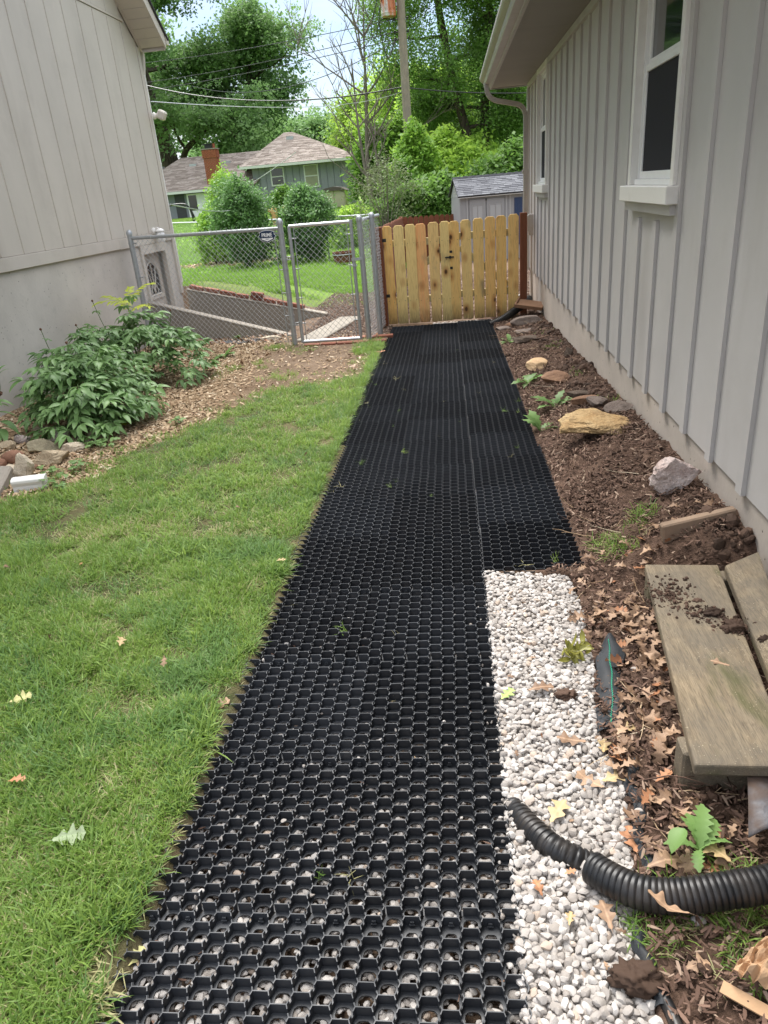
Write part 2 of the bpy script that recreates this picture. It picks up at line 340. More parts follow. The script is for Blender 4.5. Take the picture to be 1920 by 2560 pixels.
# ---------------------------------------------------------------- scattering of uncountable small stuff
def protos(meshes):
    c = bpy.data.collections.new('source_meshes')
    for i, me in enumerate(meshes):
        o = bpy.data.objects.new('source_%02d' % i, me); c.objects.link(o)
    return c
def scatter(name, pts, rots, scl, meshes, parent=None, **k):
    pts = np.asarray(pts, np.float32).reshape(-1, 3); n = len(pts)
    if n == 0: return None
    me = bpy.data.meshes.new(name); me.vertices.add(n); me.vertices.foreach_set('co', pts.ravel())
    rots = np.asarray(rots, np.float32).reshape(n, 3)
    scl = np.asarray(scl, np.float32)
    if scl.ndim == 1: scl = np.repeat(scl[:, None], 3, 1)
    for nm, a, tp, fld in (('rot', rots, 'FLOAT_VECTOR', 'vector'), ('scl', scl, 'FLOAT_VECTOR', 'vector')):
        at = me.attributes.new(nm, tp, 'POINT'); at.data.foreach_set(fld, a.ravel())
    at = me.attributes.new('idx', 'INT', 'POINT'); at.data.foreach_set('value', NP.integers(0, len(meshes), n).astype(np.int32))
    me.update()
    o = meshobj(name, me, parent)
    if parent is not None: me.transform(parent_world(parent).inverted())
    g = bpy.data.node_groups.new('scatter_'+name, 'GeometryNodeTree')
    g.interface.new_socket('Geometry', in_out='INPUT', socket_type='NodeSocketGeometry'); g.interface.new_socket('Geometry', in_out='OUTPUT', socket_type='NodeSocketGeometry')
    gi = g.nodes.new('NodeGroupInput'); go = g.nodes.new('NodeGroupOutput'); ip = g.nodes.new('GeometryNodeInstanceOnPoints')
    ci = g.nodes.new('GeometryNodeCollectionInfo'); ci.inputs[0].default_value = protos(meshes); ci.inputs[1].default_value = True; ci.inputs[2].default_value = True
    def na(nm, t, outi=0):
        q = g.nodes.new('GeometryNodeInputNamedAttribute'); q.data_type = t; q.inputs[0].default_value = nm; return q.outputs[0]
    e2r = g.nodes.new('FunctionNodeEulerToRotation')
    g.links.new(gi.outputs[0], ip.inputs['Points']); g.links.new(ci.outputs[0], ip.inputs['Instance']); ip.inputs['Pick Instance'].default_value = True
    g.links.new(na('idx', 'INT'), ip.inputs['Instance Index']); g.links.new(na('rot', 'FLOAT_VECTOR'), e2r.inputs[0]); g.links.new(e2r.outputs[0], ip.inputs['Rotation'])
    g.links.new(na('scl', 'FLOAT_VECTOR'), ip.inputs['Scale']); g.links.new(ip.outputs[0], go.inputs[0])
    md = o.modifiers.new('scatter', 'NODES'); md.node_group = g
    return tag(o, **k)
def fnoise(x, y, s, seed=0.):
    return np.array([mnoise.noise((a*s+seed, b*s+seed*1.7, seed)) for a, b in zip(np.ravel(x), np.ravel(y))])
def inpoly(x, y, poly):
    x = np.asarray(x); y = np.asarray(y); c = np.zeros(x.shape, bool); n = len(poly); j = n-1
    for i in range(n):
        xi, yi = poly[i]; xj, yj = poly[j]
        k = ((yi > y) != (yj > y)) & (x < (xj-xi)*(y-yi)/((yj-yi) or 1e-9)+xi); c ^= k; j = i
    return c
# path outline
def pathL(y): return -.790-.0085*y
def pathM(y): return .098-.004*y
def pathR(y): return .555-.0055*y
STEPY = 2.80                                          # where the path widens
# lawn edge towards the left flower bed, traced from the photograph onto the ground
LE = [G(u, v)[:2] for u, v in [(-260, 1320), (0, 1262), (110, 1238), (260, 1190), (330, 1132), (443, 1092), (560, 1042), (640, 1002), (720, 976), (810, 962), (880, 948), (935, 930)]]
LAWN = [(-6, -1.5), (-6, 3.2)]+[tuple(p) for p in LE]+[(-.80, 7.9), (-.74, -1.5)]
def lawn_mask(x, y): return inpoly(x, y, LAWN)
GRAV = [(.090, -1), (.088, 2.80), (.44, 2.74), (.455, 2.45), (.43, 2.1), (.38, 1.75), (.41, 1.5), (.38, 1.3), (.345, 1.1), (.34, .9), (.33, .6), (.32, -1)]
def grav_mask(x, y): return inpoly(x, y, GRAV)

# ---------------------------------------------------------------- ground sheet
xs = np.unique(np.round(np.concatenate([-np.geomspace(6, 420, 40), np.arange(-6, -4.2, .12), np.arange(-4.2, .3, .05), np.arange(.3, 1.14, .0175), np.arange(1.15, 3, .15), np.geomspace(3, 420, 40)]), 4))
ys = np.unique(np.round(np.concatenate([-np.geomspace(.5, 60, 14), np.arange(-.5, .5, .1), np.arange(.5, 3.2, .0175), np.arange(3.2, 10.8, .03), np.arange(10.8, 14, .08), np.array([W1Y-.005, W1Y+.005, W2Y-.005, W2Y+.005]), np.geomspace(14, 620, 90)]), 4))
X, Y = np.meshgrid(xs, ys)
Z = gz(X, Y)
near = (X > -4.3) & (X < 1.2) & (Y > 0) & (Y < 12)
fx, fy = X[near], Y[near]
n1 = fnoise(fx, fy, 2.2, 3); n2 = fnoise(fx, fy, 9, 5); n3 = fnoise(fx, fy, 26, 8)
bed = ss((fx-.44)/.10)*(fx < 1.13)*((fy < STEPY) | (fx > .55))
clod = np.maximum(0, n2)**1.0*.055+np.abs(n3)*.022+n1*.02
zz = Z[near]+.010*n1+.004*n2
zz = np.where(bed > 0, Z[near]+bed*(clod-.008), zz)
pm = (fx > pathL(fy)+.03) & (fy < 10.0) & (fx < np.where(fy > STEPY, pathR(fy)-.02, pathM(fy)-.0))
gm = grav_mask(fx, fy)
zz = np.where(pm, Z[near]-.060, zz); zz = np.where(gm & ~pm, Z[near]-.05, zz)
Z[near] = zz
# cover colours: r = green thatch, g = tan chips, b = dark bed soil ; everything else brown earth
cov = np.zeros(X.shape+(3,), np.float32)
lm = lawn_mask(X, Y)
yard = ((Y > W2Y+.1) & (X < -2.0+.25*np.sin(Y*2)) & ~((X > -3.2) & (Y < 12.2))) | (Y > 14.5) | (X < -9) | ((Y > 12.7+.2*np.sin(X*5)) & (X < -1.1))
yard &= ~((X > -1.25) & (X < 6) & (Y < 21.))
cov[..., 0] = np.where(lm | yard, 1, 0)
chips = (X < -1.0) & (X > -4.4) & (Y < 9.9) & ~lm
cov[..., 1] = np.where(chips, np.clip(1.1-.9*ss((X+2.7+.1*(Y-8))/.8), .05, 1), 0)
cov[..., 1] = np.maximum(cov[..., 1], np.where(((X+7.6)/2.2)**2+((Y-26.6)/1.0)**2 < 1, 1, 0))
cov[..., 0] *= 1-cov[..., 1]
cov[..., 2] = np.where((X > .3) & (X < 1.2) & (Y < 10.6) & (Y > 0), 1, 0)
nx, ny = len(xs), len(ys)
idx = np.arange(nx*ny).reshape(ny, nx)
F = np.stack([idx[:-1, :-1], idx[:-1, 1:], idx[1:, 1:], idx[1:, :-1]], -1).reshape(-1, 4)
t = NT('ground_cover'); ca = t.attr('cover'); sp = t.n('ShaderNodeSeparateColor'); t.l(ca, sp.inputs[0])
P_ = t.geo()
earth = t.mix(t.ramp(t.noise(3.2, P_, det=8, rough=.65), [(.35, 0.), (.68, 1.)]), (.105, .068, .045), (.20, .145, .105))
earth = t.mix(t.ramp(t.vor(60, P_), [(.10, .6), (.3, 0.)]), earth, (.30, .24, .18))
soil = t.mix(t.ramp(t.noise(7, P_, det=8, rough=.7), [(.35, 0.), (.7, 1.)]), (.055, .033, .023), (.165, .105, .075))
chip = t.mix(t.vor(42, P_, out='Color'), (.30, .20, .11), (.46, .35, .22)); chip = t.mix(t.ramp(t.vor(42, P_), [(.2, 0.), (.6, .8)]), chip, (.12, .075, .04))
thatch = t.mix(t.ramp(t.noise(5, P_, det=6), [(.35, 0.), (.65, 1.)]), (.055, .065, .025), (.15, .125, .065))
far = t.n('ShaderNodeSeparateXYZ'); t.l(P_, far.inputs[0]); yf = t.ramp(t.math('MULTIPLY', far.outputs[1], .05), [(.5, 0.), (.75, 1.)])
thatch = t.mix(yf, thatch, t.mix(t.noise(.5, P_, det=5), (.12, .22, .03), (.21, .33, .06)))
c = t.mix(sp.outputs[0], earth, thatch); c = t.mix(sp.outputs[1], c, chip); c = t.mix(sp.outputs[2], c, soil)
t.bump(t.math('ADD', t.noise(30, P_, det=6, rough=.7), t.noise(120, P_, det=3)), .8, .012)
M['ground'] = t.done(c, .95, .15)
ground = meshobj('ground', npmesh('ground', np.stack([X, Y, Z], -1), F, M['ground'], True, attrs={'cover': cov.reshape(-1, 3)})); tag(ground, kind='structure')

# ---------------------------------------------------------------- grass
def blade(V, F, base, ang, h, wd, lean, curl, segs=3):
    d = np.array([math.cos(ang), math.sin(ang), 0]); s = np.array([-d[1], d[0], 0]); n0 = len(V); p = np.array(base, float); a = lean
    for i in range(segs):
        ww = wd*(1-.25*i/segs)/2; V.append(p-s*ww); V.append(p+s*ww)
        p = p+(d*math.sin(a)+np.array([0, 0, 1])*math.cos(a))*h/segs; a += curl
    V.append(p)
    for i in range(segs-1): F.append((n0+2*i, n0+2*i+1, n0+2*i+3, n0+2*i+2))
    k = n0+2*(segs-1); F.append((k, k+1, k+2))
def tuft(seed, n, rad, h, wd, lean=(.1, .9), mat='grass', segs=3, curl=.35):
    r = random.Random(seed); V, F = [], []
    for i in range(n):
        a = r.uniform(0, 2*PI); q = rad*math.sqrt(r.random())
        blade(V, F, (q*math.cos(a), q*math.sin(a), 0), r.uniform(0, 2*PI), h*r.uniform(.5, 1.15), wd*r.uniform(.7, 1.3), r.uniform(*lean), r.uniform(.1, curl), segs)
    return npmesh('tuft', V, F, M[mat])
def rand_in(n, x0, x1, y0, y1): return NP.uniform(x0, x1, n), NP.uniform(y0, y1, n)
def zrot(n, tilt=.15): return np.stack([NP.normal(0, tilt, n), NP.normal(0, tilt, n), NP.uniform(0, 2*PI, n)], 1)
BARE = [(*G(u, v)[:2], s_) for u, v, s_ in ((320, 1775, .085), (560, 1745, .07), (265, 1965, .075), (430, 1850, .05), (640, 1480, .06), (470, 1575, .05), (820, 1110, .10), (100, 1450, .05), (235, 2420, .07), (310, 1345, .05), (170, 1300, .12), (560, 1250, .06))]
def grass_patch(name, meshes, n, box, mask, thin=.0, seed=0., scale=(.7, 1.2), zoff=-.012, density_fn=None, **k):
    x, y = rand_in(n, *box); m = mask(x, y); x, y = x[m], y[m]
    nn = fnoise(x, y, 2.4, 20+seed)*.6+fnoise(x, y, 7, 31+seed)*.4
    bare = np.min([np.hypot(x-q_[0], (y-q_[1])*.7)/q_[2] for q_ in BARE], axis=0); p = np.clip(1.0+3.2*(nn-thin), .10, 1)*np.clip(bare*1.3-.35, .04, 1)
    if density_fn is not None: p = p*density_fn(x, y)
    m = NP.random(len(x)) < p; x, y, nn = x[m], y[m], nn[m]
    s = NP.uniform(scale[0], scale[1], len(x))*(1+.35*np.clip(nn*2, -.6, .9))
    return scatter(name, np.stack([x, y, gz(x, y)+zoff], 1), zrot(len(x)), s, meshes, kind='stuff', **k)
near_t = [tuft(i, 11, .022, .062, .0030, (.1, 1.15), curl=.55) for i in range(5)]; near_c = [tuft(i+9, 11, .022, .066, .0034, (.2, 1.2), 'grass_cool', curl=.6) for i in range(4)]
def wedge(x, y): return lawn_mask(x, y) & (x > -.62*y-.75) & (x < pathL(y)-.040+.015*np.sin(y*9)+.02*np.sin(y*23))
grass_patch('lawn_grass', near_t, 30000, (-2.6, -.7, .25, 3.2), wedge)
grass_patch('lawn_grass', near_c, 20000, (-2.6, -.7, .25, 3.2), wedge, thin=.22, seed=5)
grass_patch('lawn_grass', near_c, 20000, (-5.2, -.7, 3.2, 8.9), wedge, thin=.2, seed=5)
grass_patch('lawn_grass', [tuft(20+i, 12, .035, .062, .0045, (.1, 1.0), curl=.45) for i in range(5)], 30000, (-5.2, -.7, 3.2, 8.9), wedge, density_fn=lambda x, y: np.where(y > 6.6, .75, 1))
straw_t = [tuft(40+i, 7, .03, .055, .0028, (.9, 1.5), 'grass_straw', curl=.2) for i in range(4)]
long_t = [tuft(130+i, 16, .035, .10, .0040, (.4, 1.3), curl=.6) for i in range(4)]
grass_patch('lawn_grass', long_t, 2600, (-2.6, -.7, .25, 4.5), wedge, thin=.2, seed=9)
grass_patch('bed_edge_grass', long_t, 700, (-1.15, -.86, 7.4, 8.9), lambda x, y: np.hypot(x+.98, (y-8.35)*.6) < .2)
grass_patch('dry_grass', straw_t, 30000, (-2.6, -.7, .25, 3.4), wedge, thin=.05, zoff=-.004)
grass_patch('dry_grass', straw_t, 22000, (-4.2, -.7, 3.4, 8.9), wedge, thin=.05, zoff=-.002)
grass_patch('dry_grass', straw_t[:1]+near_t+near_c[:2], 5000, (-.95, -.78, .25, 8.), lambda x, y: (x < pathL(y)-.004) & (x > pathL(y)-.07), thin=-.1, zoff=-.006)
# thin straggling grass on the bare earth near the chain-link gate and among the chips
def dirtm(x, y): return ~lawn_mask(x, y) & (x < pathL(y)-.02)
sp_t = [tuft(60+i, 14, .04, .06, .004, (.1, 1.1)) for i in range(4)]
def spots(x, y):
    c = [G(u, v)[:2] for u, v in [(600, 925), (640, 915), (570, 935), (940, 860), (925, 880), (905, 900), (955, 850), (750, 875), (700, 870), (850, 965), (780, 950), (345, 1165), (700, 940)]]
    d = np.min([np.hypot(x-p[0], (y-p[1])*.8) for p in c], axis=0); return np.clip(1.2-d/.22, 0.0, 1)
def led(x, y):
    d = np.full(x.shape, 9.)
    for a, b_ in zip(LE[:-1], LE[1:]):
        ab = b_-a; t_ = np.clip(((x-a[0])*ab[0]+(y-a[1])*ab[1])/(ab@ab), 0, 1); d = np.minimum(d, np.hypot(x-a[0]-t_*ab[0], y-a[1]-t_*ab[1]))
    return d
grass_patch('bed_edge_grass', sp_t+straw_t[:2], 26000, (-4.1, -.75, 3.2, 9.2), dirtm, thin=-.02, seed=3, density_fn=lambda x, y: np.clip(.9-led(x, y)/.42, 0, 1)**1.5*.8)
grass_patch('bed_edge_grass', sp_t, 9000, (-4, -.7, 3.8, 9.2), dirtm, density_fn=spots)
# the bright lawn of the back yard
yard_t = [tuft(80+i, 46, .16, .085, .012, (.1, .9), 'grass_yard', 2) for i in range(4)]
def yardm(x, y): return (x < np.where(y < 12.6, -2.3, -1.3)) & (y > W2Y+.12) & ~((x+7.6)**2/4.6+(y-26.6)**2/1.0 < 1) & ~((y < 14.3) & (x > -2.6-.5*(14.3-y)+.8*np.sin(y*3)))
grass_patch('back_yard_grass', yard_t, 15000, (-9.5, -1.2, 11.5, 22), yardm, density_fn=lambda x, y: (x > -.42*y-1.2)*1., scale=(.5, .9))
grass_patch('back_yard_grass', [tuft(90+i, 46, .3, .14, .03, (.1, .9), 'grass_yard', 2) for i in range(3)], 9000, (-26, 3, 22, 50), lambda x, y: (x < -1) & (x > -.42*y-1) & ~((x+7.6)**2/4.6+(y-26.6)**2/1.0 < 1), scale=(.6, 1.))
# grass tufts on the right: by the pipe, by the foundation
def spots_r(x, y):
    c = [(p[0], p[1], s) for (u, v, s) in [(1640, 2300, .10), (1700, 2330, .09), (1900, 2290, .10), (1860, 2330, .09), (1760, 2290, .08), (1690, 2400, .07), (1840, 2420, .07), (1545, 1400, .09), (1570, 1390, .07), (1500, 1380, .06)] for p in [G(u, v)]]
    c += [(1.03, 4.9, .1), (1.03, 5.9, .12), (1.04, 7.2, .15), (1.0, 8.1, .12), (.80, 3.0, .06)]
    d = np.min([np.hypot(x-a, (y-b))/s for a, b, s in c], axis=0); return np.clip(1.3-d, 0, 1)
grass_patch('bed_grass', near_t, 14000, (.3, 1.08, .6, 9), lambda x, y: x > .33, density_fn=spots_r, zoff=0.)
grass_patch('dry_grass', straw_t, 9000, (.3, 1.08, .6, 9), lambda x, y: x > .33, density_fn=spots_r, zoff=.005)

# ---------------------------------------------------------------- rocks, gravel, chips
def ico(sub):
    import bmesh
    bm = bmesh.new(); bmesh.ops.create_icosphere(bm, subdivisions=sub, radius=1); V = np.array([v.co[:] for v in bm.verts]); F = [tuple(v.index for v in f.verts) for f in bm.faces]; bm.free(); return V, np.array(F)
ICO = {k: ico(k) for k in (1, 2, 3, 4, 5)}
def rock(seed, size, sub=3, cuts=9, rough=.10, mat=None, smooth=False, cutd=(.55, .85)):
    r = random.Random(seed); V, F = ICO[sub]; V = V.copy()
    for i in range(cuts):                              # planar breaks
        n = np.array([r.gauss(0, 1), r.gauss(0, 1), r.gauss(0, 1)]); n /= np.linalg.norm(n); d = r.uniform(*cutd); k = V@n; m = k > d; V[m] -= np.outer(k[m]-d, n)
    o = r.uniform(0, 50)
    nn = np.array([mnoise.fractal(tuple(p*1.6+o), .8, 2.0, 5) for p in V]); V = V*(1+rough*nn[:, None])
    if rough > .06:
        n2 = np.array([mnoise.noise(tuple(p*6+o)) for p in V]); V = V*(1+rough*.35*n2[:, None])
    if rough >= .12 and sub >= 4:                       # bedding ledges and pits
        lay = np.array([mnoise.noise((p[0]*1.2+o, p[1]*1.2, p[2]*7+o)) for p in V]); pit = np.array([mnoise.noise(tuple(p*11+o)) for p in V])
        V = V*(1+.045*np.sign(lay)*np.abs(lay)**.6-.05*np.maximum(0, pit-.15))[:, None]
    return npmesh('rock', V*np.array(size), F, mat, smooth)
t = NT('white_limestone_gravel'); r = t.rnd(); c = t.mix(r, (.28, .25, .225), (.55, .52, .49)); c = t.mix(t.ramp(t.noise(30, t.mapc(t.co, (1, 1, 1), r), det=6), [(.5, 0.), (.8, .6)]), c, (.42, .35, .28))
c = t.mix(t.ramp(r, [(.93, 0.), (.97, .75)]), c, (.40, .30, .22)); t.bump(t.noise(60, det=5), .35, .003); M['gravel'] = t.done(c, .75, .35)
gr = [rock(100+i, (1, R_.uniform(.62, .9), R_.uniform(.5, .75)), 2, 11, .05, M['gravel'], True, (.52, .86)) for i in range(12)]
for q in gr: smooth_by_angle(q, .5)
# strip beside the path: three staggered layers
def gravel(name, n, box, mask, size, z0, dz, **k):
    x, y = rand_in(n, *box); m = mask(x, y); x, y = x[m], y[m]; keep = []
    cell = {}; dmin = size[0]*1.25
    for i in range(len(x)):
        kx, ky = int(x[i]/dmin), int(y[i]/dmin)
        if all((x[j]-x[i])**2+(y[j]-y[i])**2 > dmin*dmin for a in (-1, 0, 1) for b in (-1, 0, 1) for j in cell.get((kx+a, ky+b), ())):
            cell.setdefault((kx, ky), []).append(i); keep.append(i)
    x, y = x[keep], y[keep]; n = len(x)
    z = gz(np.minimum(x, .44), y)+z0+NP.uniform(-dz, dz, n)
    return scatter(name, np.stack([x, y, z], 1), np.stack([NP.uniform(-.5, .5, n), NP.uniform(-.5, .5, n), NP.uniform(0, 2*PI, n)], 1), NP.uniform(size[0], size[1], n), gr, kind='stuff', **k)
gravel('white_gravel', 60000, (.05, .47, .35, 2.9), grav_mask, (.0085, .0150), -.026, .003)
gravel('white_gravel', 60000, (.05, .47, .35, 2.9), grav_mask, (.0080, .0175), -.017, .004)
gravel('white_gravel', 9000, (.06, .46, .35, 2.85), lambda x, y: grav_mask(x, y) & (x < .44), (.009, .018), -.006, .004)
gravel('white_gravel', 40000, (-.85, .1, .25, 4.2), lambda x, y: (x > pathL(y)+.0) & (x < pathM(y)), (.0095, .0165), -.039, .003)
gravel('white_gravel', 2500, (-.3, .6, 9.5, 10.05), lambda x, y: (y > 9.93) | ((x > .0) & (y > 9.9)), (.012, .02), -.01, .006)
gravel('white_gravel', 140, (-.95, -.80, .3, 8), lambda x, y: (x < pathL(y)) & (fnoise(x, y, 3, 4) > .1), (.008, .014), -.012, .003)
# tan wood chips of the left bed, bark mulch of the right bed, crumbs of soil
def chipmesh(seed, mat, l=1., wd=.35, th=.08):
    r = random.Random(seed); a = r.uniform(-.2, .2); b = MB(); h = th
    P = [(-l, -wd*r.uniform(.5, 1)), (-l*.3, -wd), (l*r.uniform(.7, 1.), -wd*r.uniform(.2, .7)), (l*.9, wd*r.uniform(.1, .6)), (0, wd*r.uniform(.8, 1.1)), (-l*.9, wd*.6)]
    n = len(P); b.add([(x, y, h+a*x) for x, y in P]+[(x, y, a*x) for x, y in P], [tuple(range(n))]+[(i, n+i, n+(i+1) % n, (i+1) % n) for i in range(n)]); return b.me('chip', mat)
def chipmat(name, a, b, c_=None):
    t = NT(name); r = t.rnd(); c = t.mix(r, a, b)
    if c_: c = t.mix(t.ramp(r, [(.86, 0.), (.9, 1.)]), c, c_)
    return t.done(c, .85, .25)
M['chip_tan'] = chipmat('tan_wood_chip', (.26, .165, .095), (.52, .40, .26), (.62, .52, .38)); M['mulch'] = chipmat('bark_mulch', (.07, .040, .028), (.21, .13, .095), (.32, .23, .17)); M['clod'] = chipmat('soil_crumb', (.035, .021, .014), (.115, .070, .049))
M['gravel_brown'] = chipmat('brown_pea_gravel', (.09, .06, .045), (.22, .15, .115), (.34, .27, .22))
tanc = [chipmesh(i, M['chip_tan'], 1, .4) for i in range(5)]; mulc = [chipmesh(10+i, M['mulch'], 1, .25) for i in range(5)]
crumb = [rock(200+i, (1, .9, .75), 2, 4, .25, M['clod'], False) for i in range(5)]
def chips(name, meshes, n, box, mask, size, tilt=.35, zo=.004, **k):
    x, y = rand_in(n, *box); m = mask(x, y); x, y = x[m], y[m]; n = len(x)
    return scatter(name, np.stack([x, y, gz(x, y)+zo+NP.uniform(0, .01, n)], 1), zrot(n, tilt), size[0]+(size[1]-size[0])*NP.random(n)**2, meshes, kind='stuff', **k)
chipm = lambda x, y: ~lawn_mask(x, y) & (x < -.95) & (x > XL+.02) & (NP.random(len(x)) < np.clip(1.15-1.1*ss((x+2.9+.1*(y-8))/.9), .12, 1)) & (y < W1Y-.15)
chips('wood_chips', tanc, 42000, (XL, -.95, 3.6, 9.7), chipm, (.010, .030))
chips('wood_chips', tanc, 2500, (-10, -5.5, 25.6, 27.7), lambda x, y: ((x+7.6)/2.15)**2+((y-26.6)/1.0)**2 < 1, (.05, .11))
bedm = lambda x, y: (x > np.where(y > STEPY, pathR(y)-.012, .36)) & (x < XW-.005) & ~grav_mask(x, y)
chips('bark_mulch', mulc, 42000, (.3, XW, .5, 10), lambda x, y: bedm(x, y) & (NP.random(len(x)) < np.where(((y > 2.9) & (y < 4.9)) | (x < .72), 1., .5)), (.005, .019), .4, .018)
def clod_z(x, y):
    return gz(x, y)+np.maximum(0, fnoise(x, y, 9, 5))*.055+np.abs(fnoise(x, y, 26, 8))*.02-.008
x, y = rand_in(26000, .3, XW, .5, 10.4); m = bedm(x, y) & ((fnoise(x, y, 3, 41) > -.12) | (x < .72)) ; x, y = x[m], y[m]; n = len(x)
scatter('soil_crumbs', np.stack([x, y, clod_z(x, y)], 1), NP.uniform(0, 6, (n, 3)), .003+.013*NP.random(n)**3, crumb, kind='stuff')
# clods heaped against the foundation
x, y = rand_in(2600, .85, XW-.01, 2.2, 9.6); m = fnoise(x, y, 1.7, 50) > -.05; x, y = x[m], y[m]; n = len(x)
scatter('soil_clods', np.stack([x, y, clod_z(x, y)+.005], 1), NP.uniform(0, 6, (n, 3)), .012+.030*NP.random(n)**2.5, crumb, kind='stuff')
x, y = rand_in(9000, -2.3, -.85, 9.05, 14.5); m = ~((x < -2.05) & (y > 9.2)) | (y > 11.8); x, y = x[m], y[m]; n = len(x)
scatter('brown_gravel', np.stack([x, y, gz(x, y)+.004], 1), NP.uniform(0, 6, (n, 3)), NP.uniform(.008, .022, n), [rock(230+i, (1, .8, .6), 1, 4, .1, M['gravel_brown']) for i in range(3)], kind='stuff')
x, y = rand_in(9000, -.9, 2.6, 10.1, 17); n = len(x)
scatter('brown_gravel', np.stack([x, y, gz(np.minimum(x, .4), y)+.004], 1), NP.uniform(0, 6, (n, 3)), NP.uniform(.012, .03, n), [rock(230+i, (1, .8, .6), 1, 4, .1, M['gravel_brown']) for i in range(3)], kind='stuff')

tw = []
for i in range(5):
    b = MB(); r = random.Random(300+i); P = [(0, 0, 0)]
    for k in range(5): P.append((P[-1][0]+.2, P[-1][1]+r.gauss(0, .035), P[-1][2]+r.gauss(0, .02)))
    b.tube(P, [.012, .011, .010, .008, .006, .004], 4); b.tube([P[3], (P[3][0]+.12, P[3][1]+.10, .02)], .006, 3); tw.append(b.me('twig', [M['mulch'] if i % 2 else M['chip_tan']]))
for (nn, bx) in ((170, (.5, 1.05, 2.4, 9.6)), (60, (.42, 1.0, .8, 2.4)), (150, (-4.1, -2.2, 4.2, 9.4))):
    x, y = rand_in(nn, *bx); m = ~lawn_mask(x, y) & ~grav_mask(x, y); x, y = x[m], y[m]; n = len(x); scatter('dry_twigs', np.stack([x, y, gz(x, y)+.022], 1), zrot(n, .12), NP.uniform(.06, .20, n), tw, kind='stuff')
# ---------------------------------------------------------------- black honeycomb grid path
CP, RP, WH, WT = .0445, .0514, .031, .0011             # column pitch, row pitch, wall height, half wall thickness
def panel_mesh(ncol, nrow, left, front):
    """cell floors with a wide hole and small drain holes, thin notched walls, snap lugs on two sides"""
    b = MB(); ft = .0035; K = 12
    def wall(a, c, notch=False, h=WH):
        a = np.array(a); c = np.array(c); d = c-a; L_ = np.hypot(*d); t_ = np.array([-d[1], d[0]])/L_*WT
        if notch: ks = [(0, 1), (.34, .97), (.36, .62), (.64, .62), (.66, .97), (1, 1)]
        else: ks = [(0, 1), (1, 1)]
        V = []
        for (k, q) in ks:
            p = a+d*k; V += [(p[0]-t_[0], p[1]-t_[1], 0), (p[0]+t_[0], p[1]+t_[1], 0), (p[0]+t_[0], p[1]+t_[1], h*q), (p[0]-t_[0], p[1]-t_[1], h*q)]
        F = []
        for i in range(len(ks)-1):
            j = 4*i; F += [(j, j+4, j+7, j+3), (j+1, j+2, j+6, j+5), (j+2, j+3, j+7, j+6)]
        b.add(V, F)
    e = .385*CP; m_ = CP-e                               # half length of the flat edge, half width at the waist
    for i in range(ncol):
        for j in range(nrow):
            cx = (i+.5)*CP; cy = (j+.5)*RP+(RP/2 if i % 2 else 0)
            N1, N2, E_, S2, S1, W_ = (cx-e, cy+RP/2), (cx+e, cy+RP/2), (cx+m_, cy), (cx+e, cy-RP/2), (cx-e, cy-RP/2), (cx-m_, cy)
            lug = (j == nrow-1) and (i % 2 == 0)
            wall(N1, N2, h=WH*(1.02 if lug else 1)); wall(N2, E_, True); wall(E_, S2, True)
            if left and i == 0: wall(S1, W_, True); wall(W_, N1, True)
            if front and j == 0: wall(S1, S2); wall(W_, S1) if not (left and i == 0) else None
            ring = [N1, N2, E_, S2, S1, W_]; hx = .0172 if not lug else .014; hy = .0165 if not lug else .010; oy = -.004 if lug else -.001
            # floor ring between the hexagon and an octagonal hole (12 spokes)
            outer = []
            for k in range(6): a_, c_ = np.array(ring[k]), np.array(ring[(k+1) % 6]); outer += [a_, (a_+c_)/2]
            V = [(p[0], p[1], ft) for p in outer]
            for k in range(12):
                p = outer[k]-np.array([cx, cy]); a_ = math.atan2(p[1], p[0]); rr = 1/max(abs(math.cos(a_))/hx, abs(math.sin(a_))/hy, (abs(math.cos(a_))/hx+abs(math.sin(a_))/hy)/1.5)
                V.append((cx+rr*math.cos(a_), cy+oy+rr*math.sin(a_), ft))
            V += [(v[0], v[1], 0) for v in V[12:24]]
            b.add(V, [(k, 12+k, 12+(k+1) % 12, (k+1) % 12) for k in range(12)]+[(12+k, 24+k, 24+(k+1) % 12, 12+(k+1) % 12) for k in range(12)])
            if lug:
                y0 = cy+RP/2-.0018; b.box(cx-.0045, cx+.0045, y0-.004, y0, .012, .019); b.box(cx-.0065, cx+.0065, y0-.006, y0-.0015, .009, .012)
            if i == ncol-1 and j % 3 == 1:
                x0 = cx+m_-.011; b.box(x0, x0+.006, cy+.002, cy+.0045, ft, .020); b.box(x0-.003, x0+.008, cy-.004, cy+.002, ft, .007)
    return b.me('grid_panel', M['grid_plastic'])
t = NT('black_plastic'); n_ = t.math('ADD', t.math('MULTIPLY', t.noise(3, t.geo(), det=7, rough=.7), .6), t.math('MULTIPLY', t.rnd(), .42)); c = t.mix(t.ramp(n_, [(.4, 0.), (.7, 1.)]), (.015, .017, .021), (.036, .040, .047)); c = t.mix(t.ramp(t.noise(90, t.geo(), det=3), [(.60, 0.), (.8, .35)]), c, (.08, .075, .07))
M['grid_plastic'] = t.done(c, t.ramp(t.noise(14, t.geo()), [(.3, .42), (.7, .6)]), .5)
path = empty('grid_path', (-.35, 0, 0), label='black honeycomb plastic grid path running from the foreground to the wooden gate', cat='path')
PL, PW_ = 10*RP, 10*CP
meshes = {(l, f): panel_mesh(10, 10, l, f) for l in (True, False) for f in (True, False)}
y0 = 1.118-PL*2
